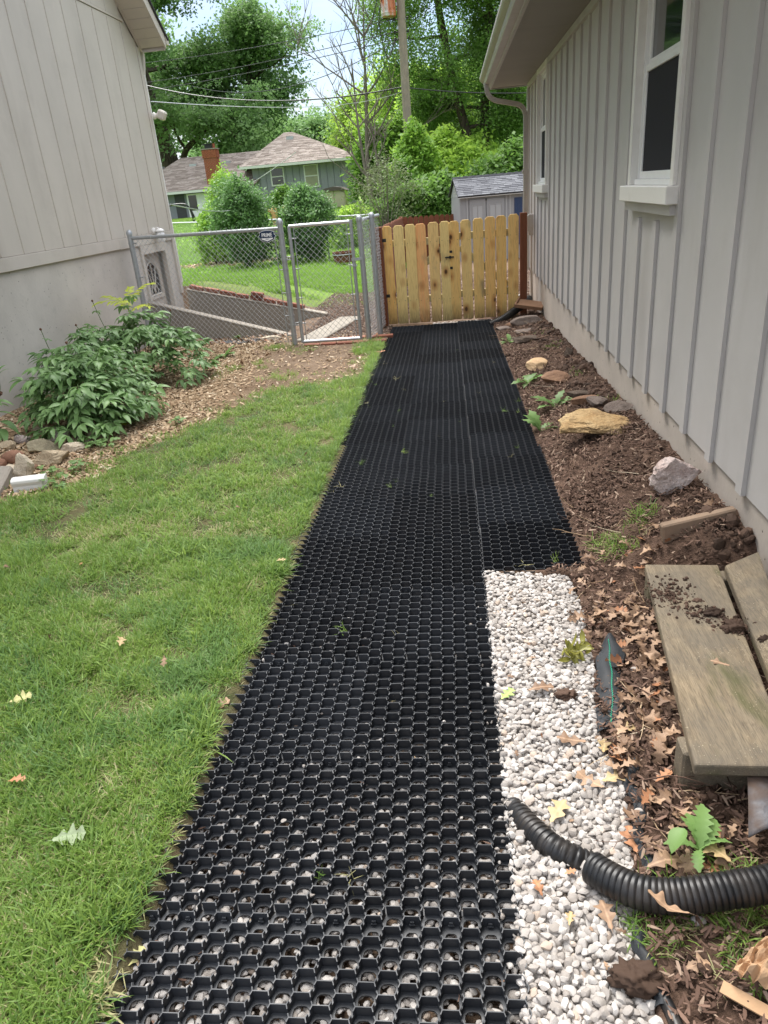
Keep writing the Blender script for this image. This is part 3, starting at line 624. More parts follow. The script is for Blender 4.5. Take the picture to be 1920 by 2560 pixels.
def place_panel(x, y, key, dy=0.):
    ya, yb = y, y+PL; za, zb = gz1(0, ya), gz1(0, yb)
    o = meshobj('grid_panel', meshes[key], path); r = R_
    o.location = (x+.35, y+dy, za-WH+r.uniform(-.0015, .0035)); wave = r.uniform(-.006, .006) if y > 5 else r.uniform(-.002, .002)
    o.rotation_euler = (math.atan2(zb-za, PL)+wave, r.uniform(-.004, .004), r.uniform(-.0015, .0015)-.0006); return o
nrow = 19
for j in range(nrow):
    y = y0+j*PL
    for i in range(2): place_panel(pathL(y)+i*(PW_+.0006), y, (i == 0, j == 0))
    if y > STEPY-.2: place_panel(pathL(y)+2*(PW_+.0006)+.004, y+.115, (False, abs(y-STEPY) < .35 and y > STEPY-.2 and y < STEPY+PL-.2), 0)

# grass clippings, crumbs and stray bits lying in the cells
x, y = rand_in(1500, -.86, .55, .5, 9.5); m = (x < np.where(y > STEPY, pathR(y)-.03, pathM(y)-.02)) & (NP.random(1500) < np.clip(.6-(x+.86)/.3, .03, 1)); x, y = x[m], y[m]; n = len(x)
scatter('grass_clippings', np.stack([x, y, gz(np.minimum(x, .4), y)-NP.uniform(.0, .027, n)], 1), zrot(n, .4), NP.uniform(.4, .9, n), straw_t[:2]+near_t[:1], kind='stuff')
x, y = rand_in(700, -.84, .5, .5, 9.5); m = (x < np.where(y > STEPY, pathR(y)-.03, pathM(y)-.02)); x, y = x[m], y[m]; n = len(x)
scatter('bark_crumbs', np.stack([x, y, gz(np.minimum(x, .4), y)-.026], 1), zrot(n, .4), NP.uniform(.004, .012, n), mulc+tanc[:1], kind='stuff')

x = np.concatenate([.10-np.abs(NP.normal(0, .03, 70)), NP.uniform(-.8, .1, 26)]); y = NP.uniform(.7, 2.75, 96); n = 96
scatter('spilled_gravel', np.stack([x, y, gz(x, y)-NP.uniform(.012, .024, n)], 1), NP.uniform(0, 6, (n, 3)), NP.uniform(.005, .010, n), gr, kind='stuff')
# ---------------------------------------------------------------- right house
RH = empty('house', (XW, 6, 0), label='grey board and batten house wall rising on the right of the path', cat='house')
RP_ = [M['right_paint']]
YN, YF = -1.2, 11.25
SZ0, SZ1 = .305, 2.64
pit = .3865; by = [2.722-.3865*k for k in range(11, 0, -1)]+[2.722+pit*k for k in range(23)]
W1 = (3.965, 4.825, 1.41, 2.58); W2 = (9.10, 9.96, 1.41, 2.58)
def cut(y0, y1):
    for (a, b_, z0, z1) in (W1, W2):
        if y0 < b_-.02 and y1 > a+.02: return (a, b_, z0-.09, z1+.06)
    return None
MB().box(XW+.085, XW+.25, YN, YF, -.3, SZ1+.1).build('sheathing', RP_, RH)
for k in range(len(by)-1):
    y0, y1 = by[k], by[k+1]; y0, y1 = max(y0, YN), min(y1, YF)
    if y1-y0 < .05: continue
    zb = SZ0+R_.uniform(-.004, .004); c = cut(y0, y1)
    b = MB()
    if c is None: b.box(XW, XW+.02, y0+.001, y1-.001, zb, SZ1-.03)
    else: b.box(XW, XW+.02, y0+.001, y1-.001, zb, c[2]-.02)
    if c is not None:                                   # slivers beside the casing
        for (p_, q_) in ((y0+.001, c[0]-.05), (c[1]+.05, y1-.001)):
            if q_-p_ > .005: MB().box(XW, XW+.0195, p_, q_, c[2]-.019, c[3]).build('siding_panel', RP_, RH)
        if c[3] < SZ1-.04: MB().box(XW, XW+.02, y0+.001, y1-.001, c[3]+.001, SZ1-.03).build('siding_panel', RP_, RH)
    b.build('siding_panel', RP_, RH)
for y in by:
    if y < YN+.05 or y > YF-.03: continue
    j = R_.uniform(-.004, .004); c = cut(y-.01, y+.01); zb = SZ0-.008+R_.uniform(-.006, .004)
    if c is None or y < c[0]-.04 or y > c[1]+.04: MB().box(XW-.018, XW-.0005, y-.031+j, y+.031+j, zb, SZ1-.06).build('batten', RP_, RH)
    else:
        MB().box(XW-.018, XW-.0005, y-.031+j, y+.031+j, zb, c[2]-.085).build('batten', RP_, RH)
for y in (YF-.035,): MB().box(XW-.034, XW+.06, y-.05, y+.05, SZ0-.03, SZ1-.06).build('corner_board', RP_, RH)
MB().box(XW-.03, XW-.0007, YN, YF, SZ1-.058, SZ1-.001).build('frieze_board', RP_, RH)
# foundation with an uneven painted face
ys_ = np.linspace(YN, YF, 130); V = []; F = []
for i, y in enumerate(ys_):
    for q, z in enumerate((-.5, -.1, .02, .14, SZ0+.01)):
        V.append((XW+.012+.006*mnoise.noise((y*1.5, z*5, 3)), y, z))
    if i: F += [((i-1)*5+q, (i-1)*5+q+1, i*5+q+1, i*5+q) for q in range(4)]
V += [(XW+.25, YN, -.5), (XW+.25, YF, -.5), (XW+.25, YF, SZ0), (XW+.25, YN, SZ0)]; n = len(V); F += [(n-4-5, n-4-1, n-2, n-3)]
M['right_found_m'] = M['right_found']
o = meshobj('foundation', npmesh('foundation', [(p[0]-XW, p[1]-6, p[2]) for p in V], F, M['right_found'], True), RH)
# soffit, fascia, gutter, roof
SX = XW-.50; YE = 11.35
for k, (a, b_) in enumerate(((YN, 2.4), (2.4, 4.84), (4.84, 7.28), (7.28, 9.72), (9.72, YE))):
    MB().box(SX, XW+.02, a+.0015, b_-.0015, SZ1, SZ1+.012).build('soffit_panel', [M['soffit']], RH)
MB().box(SX-.022, SX-.0005, YN, YE+.02, SZ1-.015, SZ1+.155).build('fascia', [M['gutter_paint']], RH)
MB().box(SX-.02, XW+.3, YE+.0205, YE+.04, SZ1-.015, SZ1+.14).build('fascia', [M['gutter_paint']], RH)
GX = SX-.024
prof = [(GX, SZ1+.01), (GX-.07, SZ1+.01), (GX-.078, SZ1+.03), (GX-.083, SZ1+.06), (GX-.118, SZ1+.085), (GX-.13, SZ1+.105), (GX-.13, SZ1+.135), (GX-.122, SZ1+.135), (GX-.122, SZ1+.108), (GX-.112, SZ1+.092), (GX-.076, SZ1+.066), (GX-.070, SZ1+.02), (GX-.003, SZ1+.02)]
b = MB(); n = len(prof)
for y in (YN, YE+.03): b.v += [(x, y, z) for x, z in prof]
b.f = [(i, i+1, n+i+1, n+i) for i in range(n-1)]+[(n+i for i in range(0))] if False else [(i, i+1, n+i+1, n+i) for i in range(n-1)]
b.m = [0]*len(b.f); b.add([(x, YE+.031, z) for x, z in prof[:8]], [tuple(range(8))])
b.build('gutter', [M['gutter_paint']], RH)
MB().add([(SX-.05, YN, SZ1+.165), (SX-.05, YE+.06, SZ1+.165), (XW+3.4, YE+.06, SZ1+1.6), (XW+3.4, YN, SZ1+1.6), (SX-.05, YN, SZ1+.15), (SX-.05, YE+.06, SZ1+.15), (XW+3.4, YE+.06, SZ1+1.5), (XW+3.4, YN, SZ1+1.5)],
          [(0, 3, 2, 1), (4, 5, 6, 7), (0, 1, 5, 4), (1, 2, 6, 5), (2, 3, 7, 6), (3, 0, 4, 7)]).build('roof', [paint('dark_shingle', (.06, .06, .065), .9, .2, 20)], RH)
MB().box(XW+.3, XW+3.4, YN, YF, -.5, SZ1).build('wall', RP_, RH)
def ribbed_duct(b, pts, wx, wy, horizontal=None):
    """rectangular fluted downspout: ribbed cross-section swept along the points"""
    prof = []
    for s in range(4):
        for k in range(6):
            q = -1+2*k/6; d = .90 if k % 2 else 1.
            a, c = (q, -1*d) if s == 0 else (1*d, q) if s == 1 else (-q, 1*d) if s == 2 else (-1*d, -q)
            prof.append((a*wx/2, c*wy/2))
    pts = [Vector(p) for p in pts]; n = len(prof); V = []
    for i, p in enumerate(pts):
        t_ = (pts[min(i+1, len(pts)-1)]-pts[max(i-1, 0)]).normalized(); side = Vector((1, 0, 0)) if horizontal is None else horizontal
        s_ = (side-t_*side.dot(t_)).normalized() if abs(side.dot(t_)) < .97 else Vector((0, 0, 1)); u_ = t_.cross(s_)
        V += [p+s_*a+u_*c for a, c in prof]
    F = [(i*n+j, i*n+(j+1) % n, (i+1)*n+(j+1) % n, (i+1)*n+j) for i in range(len(pts)-1) for j in range(n)]
    b.add(V, F+[tuple(range(n))[::-1], tuple(range((len(pts)-1)*n, len(pts)*n))])
def arc(p0, p1, p2, n=8):
    p0, p1, p2 = map(Vector, (p0, p1, p2)); return [p0*(1-t)**2+p1*2*t*(1-t)+p2*t*t for t in [i/n for i in range(n+1)]]
dy = 10.98; dx = XW-.075
def crimp(P, amt=.06):
    return P
b = MB(); Yv = Vector((0, 1, 0))
P1 = [(GX-.055, dy, SZ1+.03), (GX-.055, dy, SZ1-.03)]+arc((GX-.055, dy, SZ1-.03), (GX-.055, dy, SZ1-.15), (GX+.08, dy, SZ1-.19), 8)[1:]+arc((GX+.34, dy, SZ1-.25), (dx, dy, SZ1-.29), (dx, dy, SZ1-.42), 8)+[(dx, dy, .02)]
ribbed_duct(b, P1, .075, .055, Yv)
ds = b.build('downspout', [M['gutter_paint']], RH)
b = MB(); P2 = arc((dx, dy, .06), (dx, dy, -.06), (dx-.13, dy-.05, -.09), 9); ribbed_duct(b, P2, .082, .062, Yv)
for i in range(1, 9): ribbed_duct(b, [Vector(P2[i])-(Vector(P2[i])-Vector(P2[i-1])).normalized()*.004, Vector(P2[i])+(Vector(P2[i])-Vector(P2[i-1])).normalized()*.002], .088, .068, Yv)
q = b.build('elbow', [M['gutter_paint']], ds)
MB().box(dx-.045, dx+.045, dy-.035, dy+.035, 1.55, 1.60).build('strap', [M['gutter_paint']], ds)
def window(par, y0, y1, z0, z1):
    w = MB(); x0, x1 = XW-.038, XW+.055; cw = .055
    w.box(x0, x1, y0-cw, y0, z0, z1+.06); w.box(x0, x1, y1, y1+cw, z0, z1+.06); w.box(x0+.001, x1, y0, y1, z1, z1+.06)
    wo = w.build('window', [M['trim_white']], par, bevel=.003)
    MB().box(XW-.075, XW+.05, y0-cw-.035, y1+cw+.035, z0-.085, z0-.001).build('sill', [M['trim_white']], wo, bevel=.004)
    MB().box(XW-.045, XW-.001, y0-cw-.01, y1+cw+.01, z0-.135, z0-.087).build('apron', RP_, wo)
    f = MB(); fx0, fx1 = XW+.005, XW+.045; t_ = .022
    f.box(fx0, fx1, y0+.001, y0+t_, z0, z1); f.box(fx0, fx1, y1-t_, y1-.001, z0, z1); f.box(fx0, fx1, y0+t_, y1-t_, z1-t_, z1-.001); f.box(fx0-.02, fx1, y0+t_, y1-t_, z0, z0+.030)
    f.build('frame', [M['vinyl']], wo, bevel=.002)
    zm = z0+(z1-z0)*.52; s = MB(); a, c = y0+t_, y1-t_; q = .038
    s.box(fx0+.006, fx1-.01, a, a+q, z0+.031, zm); s.box(fx0+.006, fx1-.01, c-q, c, z0+.031, zm); s.box(fx0+.004, fx1-.01, a+q, c-q, z0+.031, z0+.031+q); s.box(fx0+.002, fx1-.01, a+q, c-q, zm-q, zm)
    s.build('lower_sash', [M['vinyl']], wo, bevel=.002)
    s = MB(); s.box(fx0+.02, fx1, a, a+q, zm+.001, z1-t_); s.box(fx0+.02, fx1, c-q, c, zm+.001, z1-t_); s.box(fx0+.02, fx1, a+q, c-q, z1-t_-q, z1-t_); s.box(fx0+.018, fx1, a+q, c-q, zm+.001, zm+.022); s.build('upper_sash', [M['vinyl']], wo, bevel=.002)
    MB().box(fx0+.014, fx0+.020, a+q, c-q, z0+.031+q, zm-q).build('insect_screen', [M['screen']], wo)
    MB().box(fx0+.030, fx0+.036, a+q, c-q, zm+.022, z1-t_-q).build('pane', [M['glass']], wo)
    MB().box(fx0+.032, fx1+.1, a, c, z0+.03, z1-.03).build('dark_interior', [paint('dark_room', (.03, .03, .032), .9)], wo) if False else None
window(RH, *W1); window(RH, *W2)
# outdoor electric box with two conduits
eb = empty('electrical_box', (XW-.05, 10.3, .9), label='grey outdoor electrical box with conduits on the corner of the right house', cat='electrical box')
ym = 10.32
MB().box(XW-.10, XW-.037, ym-.055, ym+.055, .80, 1.06).build('box', [M['gutter_paint']], eb, bevel=.006)
MB().box(XW-.115, XW-.101, ym-.05, ym+.05, .86, 1.045).build('cover', [M['gutter_paint']], eb, bevel=.004)
MB().lathe((XW-.115, ym, .90), [(.022, 0), (.022, .012), (.012, .016)], 12, Matrix.Rotation(-PI/2, 3, 'Y')).build('knockout', [M['gutter_paint']], eb)
for dyy in (-.03, .03): MB().tube([(XW-.055, ym+dyy, .80), (XW-.055, ym+dyy, .3), (XW-.05+.0*dyy, ym+dyy*1.6, .05), (XW-.03, ym+dyy*1.6, -.25)], .011, 8).build('conduit', [M['gutter_paint']], eb, True)

# ---------------------------------------------------------------- left house
LH = empty('house', (XL, 6, 0), label='tan panelled house with bare painted foundation on the left', cat='house')
LPm = [M['left_paint']]; LY0, LY1 = 1.0, 11.22; LZ = 1.075
MB().box(XL-.3, XL-.016, LY0, LY1, LZ, 6.4).build('sheathing', LPm, LH)
def rake_z(y): return 3.50+.765*(11.27-y)
gy = [7.923+.40*k for k in range(-17, 8)]+[11.13]
for k in range(len(gy)-1):
    a, c = gy[k]+.004, gy[k+1]-.004
    if c < LY0+.1: continue
    wob = R_.uniform(-.002, .003); zt = 3.74
    zt0, zt1 = (min(zt, rake_z(a)-.02), min(zt, rake_z(c)-.02))
    b = MB(); V = [(XL-.015, a, LZ+.125), (XL+wob*0, a, LZ+.125), (XL, c, LZ+.125), (XL-.015, c, LZ+.125)]; T = [(XL-.015, a, zt0), (XL, a, zt0), (XL, c, zt1), (XL-.015, c, zt1)]
    b.hexa(V, T); b.build('siding_board', LPm, LH, bevel=.003)
    if rake_z(c) > 3.86:                                # upper gable boards behind the belt joint
        z0, z1 = 3.775, rake_z(a)-.02; z1b = rake_z(c)-.02
        MB().hexa([(XL-.015, a, z0), (XL+.006, a, z0), (XL+.006, c, z0), (XL-.015, c, z0)], [(XL-.015, a, z1), (XL+.006, a, z1), (XL+.006, c, z1b), (XL-.015, c, z1b)]).build('gable_board', LPm, LH, bevel=.003)
    # raised cover strip over every joint, slightly ragged
    for (z0, z1) in ((LZ+.13, min(3.72, rake_z(a)-.05)),):
        jj = R_.uniform(-.002, .002); MB().box(XL-.012, XL+.009, gy[k]-.016+jj, gy[k]-.002+jj, z0, z1).build('cover_strip', LPm, LH)
MB().box(XL-.02, XL+.012, LY0, 9.28, LZ, LZ+.122).build('bottom_trim', LPm, LH, bevel=.003)
MB().box(XL-.02, XL+.010, 9.284, LY1-.06, LZ-.005, LZ+.122).build('bottom_trim', LPm, LH, bevel=.003)
MB().box(XL-.02, XL+.012, LY0, LY1-.4, 3.745, 3.772).build('belt_joint', LPm, LH)
MB().box(XL-.02, XL+.008, LY1-.09, LY1, .3, rake_z(LY1)-.02).build('corner_board', LPm, LH)
MB().box(XL-.008, XL+.016, LY1+.001, LY1+.025, .45, 3.2).build('corner_edge', [M['trim_white']], LH)
# foundation (the doorway is cut out)
DY0, DY1, DZ0, DZ1 = 9.93, 10.83, -1.05, 1.00
b = MB(); b.box(XL-.3, XL-.022, LY0, DY0-.02, -1.6, LZ-.001); b.box(XL-.3, XL-.022, DY1+.02, LY1-.012, -1.6, LZ-.001); b.build('foundation', [M['left_found']], LH)
# basement door: frame, fan-lit panel, moulding
dr = MB(); dr.box(XL-.06, XL+.006, DY0-.02, DY0+.05, DZ0, LZ-.006); dr.box(XL-.06, XL+.006, DY1-.05, DY1+.02, DZ0, LZ-.006); dr.box(XL-.06, XL+.006, DY0+.05, DY1-.05, DZ1-.05, LZ-.006)
dr = dr.build('door', LPm, LH, bevel=.003)
MB().box(XL-.16, XL-.115, DY0+.051, DY1-.051, DZ0, DZ1-.052).build('door_leaf', LPm, dr)
dm = (DY0+DY1)/2
P = [(dm-.25, .38), (dm+.25, .38)]+[(dm+.25*math.cos(a), .58+.25*math.sin(a)) for a in [PI*i/12 for i in range(13)]]
MB().prism(P, XL-.114, XL-.108, 'x').build('fan_window', [M['glass']], dr)
b = MB(); b.tube([(XL-.10, y, z) for y, z in P+[P[0]]], .016, 6); b.box(XL-.115, XL-.085, dm-.30, dm+.30, .33, .365)
for a in (PI*.28, PI*.5, PI*.72): b.tube([(XL-.10, dm, .40), (XL-.10, dm+.24*math.cos(a), .57+.24*math.sin(a))], .009, 5)
b.tube([(XL-.10, dm+.12*math.cos(a), .40+.14*math.sin(a)) for a in [PI*i/8 for i in range(9)]], .008, 5)
b.build('muntin', LPm, dr)
b = MB()
for z0, z1 in ((-.1, .22), (-.85, -.2)):
    for s in (-1, 1): b.box(XL-.1145, XL-.106, dm+s*.17-.13, dm+s*.17+.13, z0, z1)
b.build('raised_panel', LPm, dr, bevel=.006)
# gable eave: slatted soffit, rake board, gutter end
yc, zc = 11.27, 3.50; OV = .34
def rk(y, x, dz=0.): return (x, y, zc+.765*(yc-y)+dz)
for k in range(34):                                     # soffit slats across the overhang
    a = yc-.012-k*.118; c = a-.112
    MB().hexa([rk(a, XL+.0), rk(a, XL+OV), rk(c, XL+OV), rk(c, XL+.0)], [rk(a, XL, .014), rk(a, XL+OV, .014), rk(c, XL+OV, .014), rk(c, XL, .014)]).build('soffit_slat', [M['left_paint']], LH, bevel=.003)
MB().hexa([rk(yc+.02, XL+OV), rk(yc+.02, XL+OV+.025), rk(6.8, XL+OV+.025), rk(6.8, XL+OV)], [rk(yc+.02, XL+OV, .16), rk(yc+.02, XL+OV+.025, .16), rk(6.8, XL+OV+.025, .16), rk(6.8, XL+OV, .16)]).build('rake_board', LPm, LH)
MB().hexa([rk(yc+.02, XL+.001, -.012), rk(yc+.02, XL+.03, -.012), rk(6.8, XL+.03, -.012), rk(6.8, XL+.001, -.012)], [rk(yc+.02, XL+.001, -.001), rk(yc+.02, XL+.03, -.001), rk(6.8, XL+.03, -.001), rk(6.8, XL+.001, -.001)]).build('soffit_moulding', LPm, LH)
MB().box(XL+.0, XL+OV, yc+.021, yc+.04, zc-.03, zc+.14).build('eave_board', LPm, LH)
MB().hexa([rk(yc+.1, XL-6, .165), rk(yc+.1, XL+OV+.05, .165), rk(5.5, XL+OV+.05, .165), rk(5.5, XL-6, .165)], [rk(yc+.1, XL-6, .19), rk(yc+.1, XL+OV+.05, .19), rk(5.5, XL+OV+.05, .19), rk(5.5, XL-6, .19)]).build('roof', [paint('roof_shingle_dark', (.05, .05, .055), .9, .2, 20)], LH)
MB().box(XL-6, XL+OV+.03, yc+.045, yc+.15, zc+.04, zc+.15).build('gutter', LPm, LH)
b = MB(); ribbed_duct(b, [(XL-.02, yc+.10, zc+.04), (XL-.02, yc+.09, zc-.08), (XL-.03, LY1+.06, zc-.30), (XL-.03, LY1+.06, zc-.6)], .07, .05, Yv); b.build('downspout', LPm, LH)
MB().box(XL-6, XL-.31, LY0, LY1, -1.6, 3.4).build('wall', LPm, LH)
# door lantern
la = empty('wall_lantern', (XL+.03, 10.55, 1.3), label='white jar shaped wall lantern above the basement door', cat='wall lantern')
MB().lathe((XL+.02, 10.47, 1.22), [(.045, -.02), (.05, 0), (.045, .02)], 12, Matrix.Rotation(PI/2, 3, 'Y')).build('backplate', [M['trim_white']], la)
MB().lathe((XL+.10, 10.47, 1.08), [(.04, 0), (.055, .02), (.055, .11), (.04, .13)], 14).build('glass_jar', [M['vinyl']], la, True)
MB().lathe((XL+.10, 10.47, 1.212), [(.062, 0), (.062, .012), (.04, .035), (.015, .045)], 14).build('cap', [M['trim_white']], la, True)
MB().tube([(XL+.03, 10.47, 1.22), (XL+.06, 10.47, 1.27), (XL+.10, 10.47, 1.255)], .008, 6).build('arm', [M['trim_white']], la)
# floodlight / camera on the corner of the left house
sc_ = empty('security_light', (XL, LY1, 2.7), label='cream floodlight sticking out from the far corner of the tan house', cat='floodlight')
MB().lathe((XL+.03, LY1+.03, 2.70), [(.045, 0), (.045, .02), (.03, .03)], 12, Matrix.Rotation(PI/2, 3, 'Y')).build('mount', [M['trim_white']], sc_)
MB().tube([(XL+.05, LY1+.03, 2.70), (XL+.09, LY1+.03, 2.72)], .014, 8).build('knuckle', [M['trim_white']], sc_)
mm = Matrix.Translation((XL+.15, LY1+.02, 2.70)) @ Matrix.Rotation(.5, 4, 'Y')
MB().box(-.055, .055, -.06, .06, -.06, .06, mm).build('head', [paint('cream_plastic', (.62, .58, .50), .4)], sc_, bevel=.02)

# ---------------------------------------------------------------- retaining walls and steps
def retaining(name, label, y, x0, z0, x1, z1, base, par_mat='concrete'):
    e = empty(name, ((x0+x1)/2, y, -.3), label=label, cat='retaining wall')
    b = MB(); b.hexa([(x0, y-.075, base), (x1, y-.075, base), (x1, y+.075, base), (x0, y+.075, base)], [(x0, y-.075, z0-.03), (x1, y-.075, z1-.03), (x1, y+.075, z1-.03), (x0, y+.075, z0-.03)])
    b.build('wall', [M[par_mat]], e)
    b = MB(); b.hexa([(x0, y-.08, z0-.029), (x1+.004, y-.08, z1-.029), (x1+.004, y+.08, z1-.029), (x0, y+.08, z0-.029)], [(x0, y-.08, z0), (x1+.004, y-.08, z1), (x1+.004, y+.08, z1), (x0, y+.08, z0)])
    b.build('coping', [M['concrete_light']], e, bevel=.008); return e
retaining('retaining_wall', 'lower sloping concrete wall just behind the chain-link fence', W1Y, XL+.012, .36, -2.25, -.20, -1.4)
r2 = retaining('retaining_wall', 'upper sloping concrete wall topped with loose red bricks', W2Y, XL+.012, .34, -1.98, -.18, -1.4)
x = XL+.05; k = 0
while x < -2.35:
    l = R_.uniform(.19, .235); zt = .34+(x+l/2-XL)*(-.52/2.17); st = 2 if R_.random() < .18 and k > 3 else 1
    for s in range(st):
        mm = Matrix.Translation((x+l/2+s*.03, W2Y+R_.uniform(-.015, .02), zt+.032+s*.06)) @ Matrix.Rotation(math.atan(.52/2.17)+R_.uniform(-.05, .05), 4, 'Y') @ Matrix.Rotation(R_.uniform(-.12, .12), 4, 'Z')
        MB().box(-l/2+.004, l/2-.004, -.05, .05, -.029, .029, mm).build('brick', [M['brick']], r2, bevel=.005)
    x += l+R_.uniform(.0, .03); k += 1
sl = [G(880, 793), G(735, 852), G(785, 872), G(905, 800)]
def slab(name, pts, th, mat, **k):
    b = MB(); B = [(p[0], p[1], p[2]-.06) for p in pts]; T = [(p[0], p[1], p[2]+th) for p in pts]; b.hexa(B, T); return b.build(name, [M[mat]], None, bevel=.01, **k)
pa, pb = [(-2.03, 9.10), (-1.68, 9.05), (-1.38, 10.95), (-1.72, 11.0)], 0
slab('step_slab', [(x, y, gz1(x, y)) for x, y in pa], .03, 'concrete', label='pale concrete slab lying beyond the chain-link gate beside the wall end', cat='slab')
th = empty('brick_threshold', (-1.45, 8.95, -.18), label='row of flat red bricks under the chain-link gate', cat='threshold')
x = -1.86; k = 0
while x < -1.0:
    l = .20
    for r0 in (0, 1):
        mm = Matrix.Translation((x+l/2+(.06 if r0 else 0), 8.80+r0*.30, gz1(x, 8.9)+.004)) @ Matrix.Rotation(R_.uniform(-.04, .04), 4, 'Z'); MB().box(-l/2+.004, l/2-.004, -.05, .05, -.03, .02, mm).build('brick', [M['brick']], th, bevel=.005)
    x += l+.006

# ---------------------------------------------------------------- chain-link fence
def chain(b, A, B, z0a, z1a, z0b=None, z1b=None, pitch=.070, r=.0021, skew=0.):
    """woven diamond mesh between two plan points, from bottom to top height"""
    A = Vector((A[0], A[1], 0)); B = Vector((B[0], B[1], 0)); Ln = (B-A).length; d = (B-A)/Ln; nrm = Vector((-d[1], d[0], 0)); H0 = z1a-z0a
    n = int((Ln+H0)/pitch)+2
    for sgn in (1, -1):
        for i in range(-int(H0/pitch)-1, n+int(H0/pitch)+1):
            s0 = i*pitch; u0, u1 = (s0, s0+H0) if sgn > 0 else (s0, s0-H0)
            t0, t1 = 0., 1.
            if u1 != u0:
                ta, tb = (0-u0)/(u1-u0), (Ln-u0)/(u1-u0); t0, t1 = max(0, min(ta, tb)), min(1, max(ta, tb))
            if t1-t0 < .01: continue
            k = max(2, int((t1-t0)*H0/pitch*2)+1) if False else 2
            P = []
            for j in range(k):
                t_ = t0+(t1-t0)*j/(k-1); u_ = u0+(u1-u0)*t_; za = z0a+(0 if z0b is None else (z0b-z0a)*u_/Ln); zb = z1a+(0 if z1b is None else (z1b-z1a)*u_/Ln)
                P.append(A+d*u_+nrm*(.002*sgn)+Vector((0, 0, za+(zb-za)*t_)))
            b.tube(P, r, 4, False)
    for i in range(int(Ln/pitch)):                      # twisted barbs along the top
        u_ = (i+.5)*pitch; p = A+d*u_+Vector((0, 0, z1a+(0 if z1b is None else (z1b-z1a)*u_/Ln))); b.tube([p-d*.004, p+d*.006+Vector((0, 0, .022))], r, 4, False)
ga = [M['galv']]; gw = [M['galv_wire']]
P1, P2, P3, P4 = (-4.03, 9.38), (-2.0, 8.94), (-1.065, 8.94), (-.955, 9.30)
def post(par, p, z0, z1, r=.032, name='post', dome=True):
    b = MB(); b.tube([(p[0], p[1], z0), (p[0], p[1], z1)], r, 16); b.lathe((p[0], p[1], z1), [(r+.004, -.03), (r+.005, 0), (r*.8, .02), (r*.3, .032)] if dome else [(r+.003, -.03), (r+.003, .004)], 16)
    return b.build(name, ga, par, True)
def band(b, p, z, r=.036, h=.02, tail=None):
    b.lathe((p[0], p[1], z), [(r, -h/2), (r+.001, 0), (r, h/2)], 14)
    if tail is not None: t_ = Vector((tail[0]-p[0], tail[1]-p[1], 0)).normalized(); q = Vector((p[0], p[1], z)); b.tube([q+t_*r*.9, q+t_*(r+.045)], .007, 6)
cf = empty('chain_link_fence', (-3, 9.3, -.18), label='galvanized chain-link fence panel between the tan house and the gate', cat='fence')
pz = PX(330, 552, -4.05)
post(cf, P1, -.25, 1.26); post(cf, P2, -.25, 1.26)
MB().tube([(P1[0], P1[1], 1.19), (P2[0], P2[1], 1.18)], .021, 12).build('top_rail', ga, cf, True)
b = MB(); chain(b, P1, P2, -.14, 1.215); b.build('chain_mesh', gw, cf, kind='stuff')
b = MB()
for z in (1.13, .72, .30, -.06): band(b, P1, z, tail=P2)
b.build('tension_band', ga, cf, True)
b = MB()
for z in (1.13, .72, .45, .18, -.06): band(b, P2, z, tail=P1)
b.build('tension_band', ga, cf, True)
MB().tube([(P2[0]-.085, P2[1]+.012, -.14), (P2[0]-.085, P2[1]+.012, 1.20)], .006, 6).build('tension_bar', ga, cf)
b = MB()
for k in range(4): x = P1[0]+(P2[0]-P1[0])*(.15+.2*k); y = P1[1]+(P2[1]-P1[1])*(.15+.2*k); b.tube([(x-.004, y-.022, 1.165), (x, y-.024, 1.19), (x+.004, y, 1.213), (x+.006, y+.022, 1.19)], .003, 5)
b.build('wire_tie', [M['tie']], cf)
cg = empty('chain_link_gate', (-1.55, 8.93, -.16), label='narrow chain-link gate of round galvanized tubes, closed', cat='gate')
gx0, gx1, gz0, gz1_ = -1.895, -1.165, -.145, 1.195; yg = 8.925
MB().tube([(gx0, yg, gz0-.01), (gx0, yg, gz1_)], .020, 12).build('upright', ga, cg, True); MB().tube([(gx1, yg, gz0-.01), (gx1, yg, gz1_+.02)], .020, 12).build('upright', ga, cg, True)
for z_ in (gz0, gz1_): MB().tube([(gx0, yg, z_), (gx1, yg, z_)], .019, 12).build('rail', [M['tie']], cg, True)
b = MB(); chain(b, (gx0+.05, yg), (gx1-.05, yg), gz0-.01, gz1_+.03); b.build('chain_mesh', gw, cg, kind='stuff')
b = MB(); b.tube([(gx0+.05, yg, gz0), (gx0+.05, yg, gz1_)], .006, 6); b.tube([(gx1-.05, yg, gz0), (gx1-.05, yg, gz1_)], .006, 6); b.build('tension_bar', ga, cg)
b = MB()
for z in (1.06, .72, .38, .08): band(b, (gx0, yg), z, .023, .018, (gx0+1, yg)); band(b, (gx1, yg), z, .023, .018, (gx1-1, yg))
b.build('tension_band', ga, cg, True)
b = MB()
for z in (.83, .06): band(b, P2, z, .037, .028, (gx0, yg)); band(b, (gx0, yg), z+.03, .024, .028, P2)
b.build('hinge', ga, cg, True)
b = MB(); band(b, P3, .78, .037, .022, (gx1, yg)); b.box(gx1-.025, P3[0], yg-.03, yg-.022, .765, .795); b.box(gx1-.03, gx1+.03, yg-.035, yg+.035, .70, .712); b.build('latch', ga, cg)
cs = empty('chain_link_fence', (-1.0, 9.1, -.2), label='short return of chain-link fence between the metal gate post and the brown post', cat='fence')
post(cs, P3, -.25, 1.225); post(cs, P4, -.25, 1.235)
b = MB(); chain(b, (P3[0]+.03, P3[1]+.02), (-.93, 9.85), -.16, 1.20, pitch=.070, r=.0024); b.build('chain_mesh', gw, cs, kind='stuff')
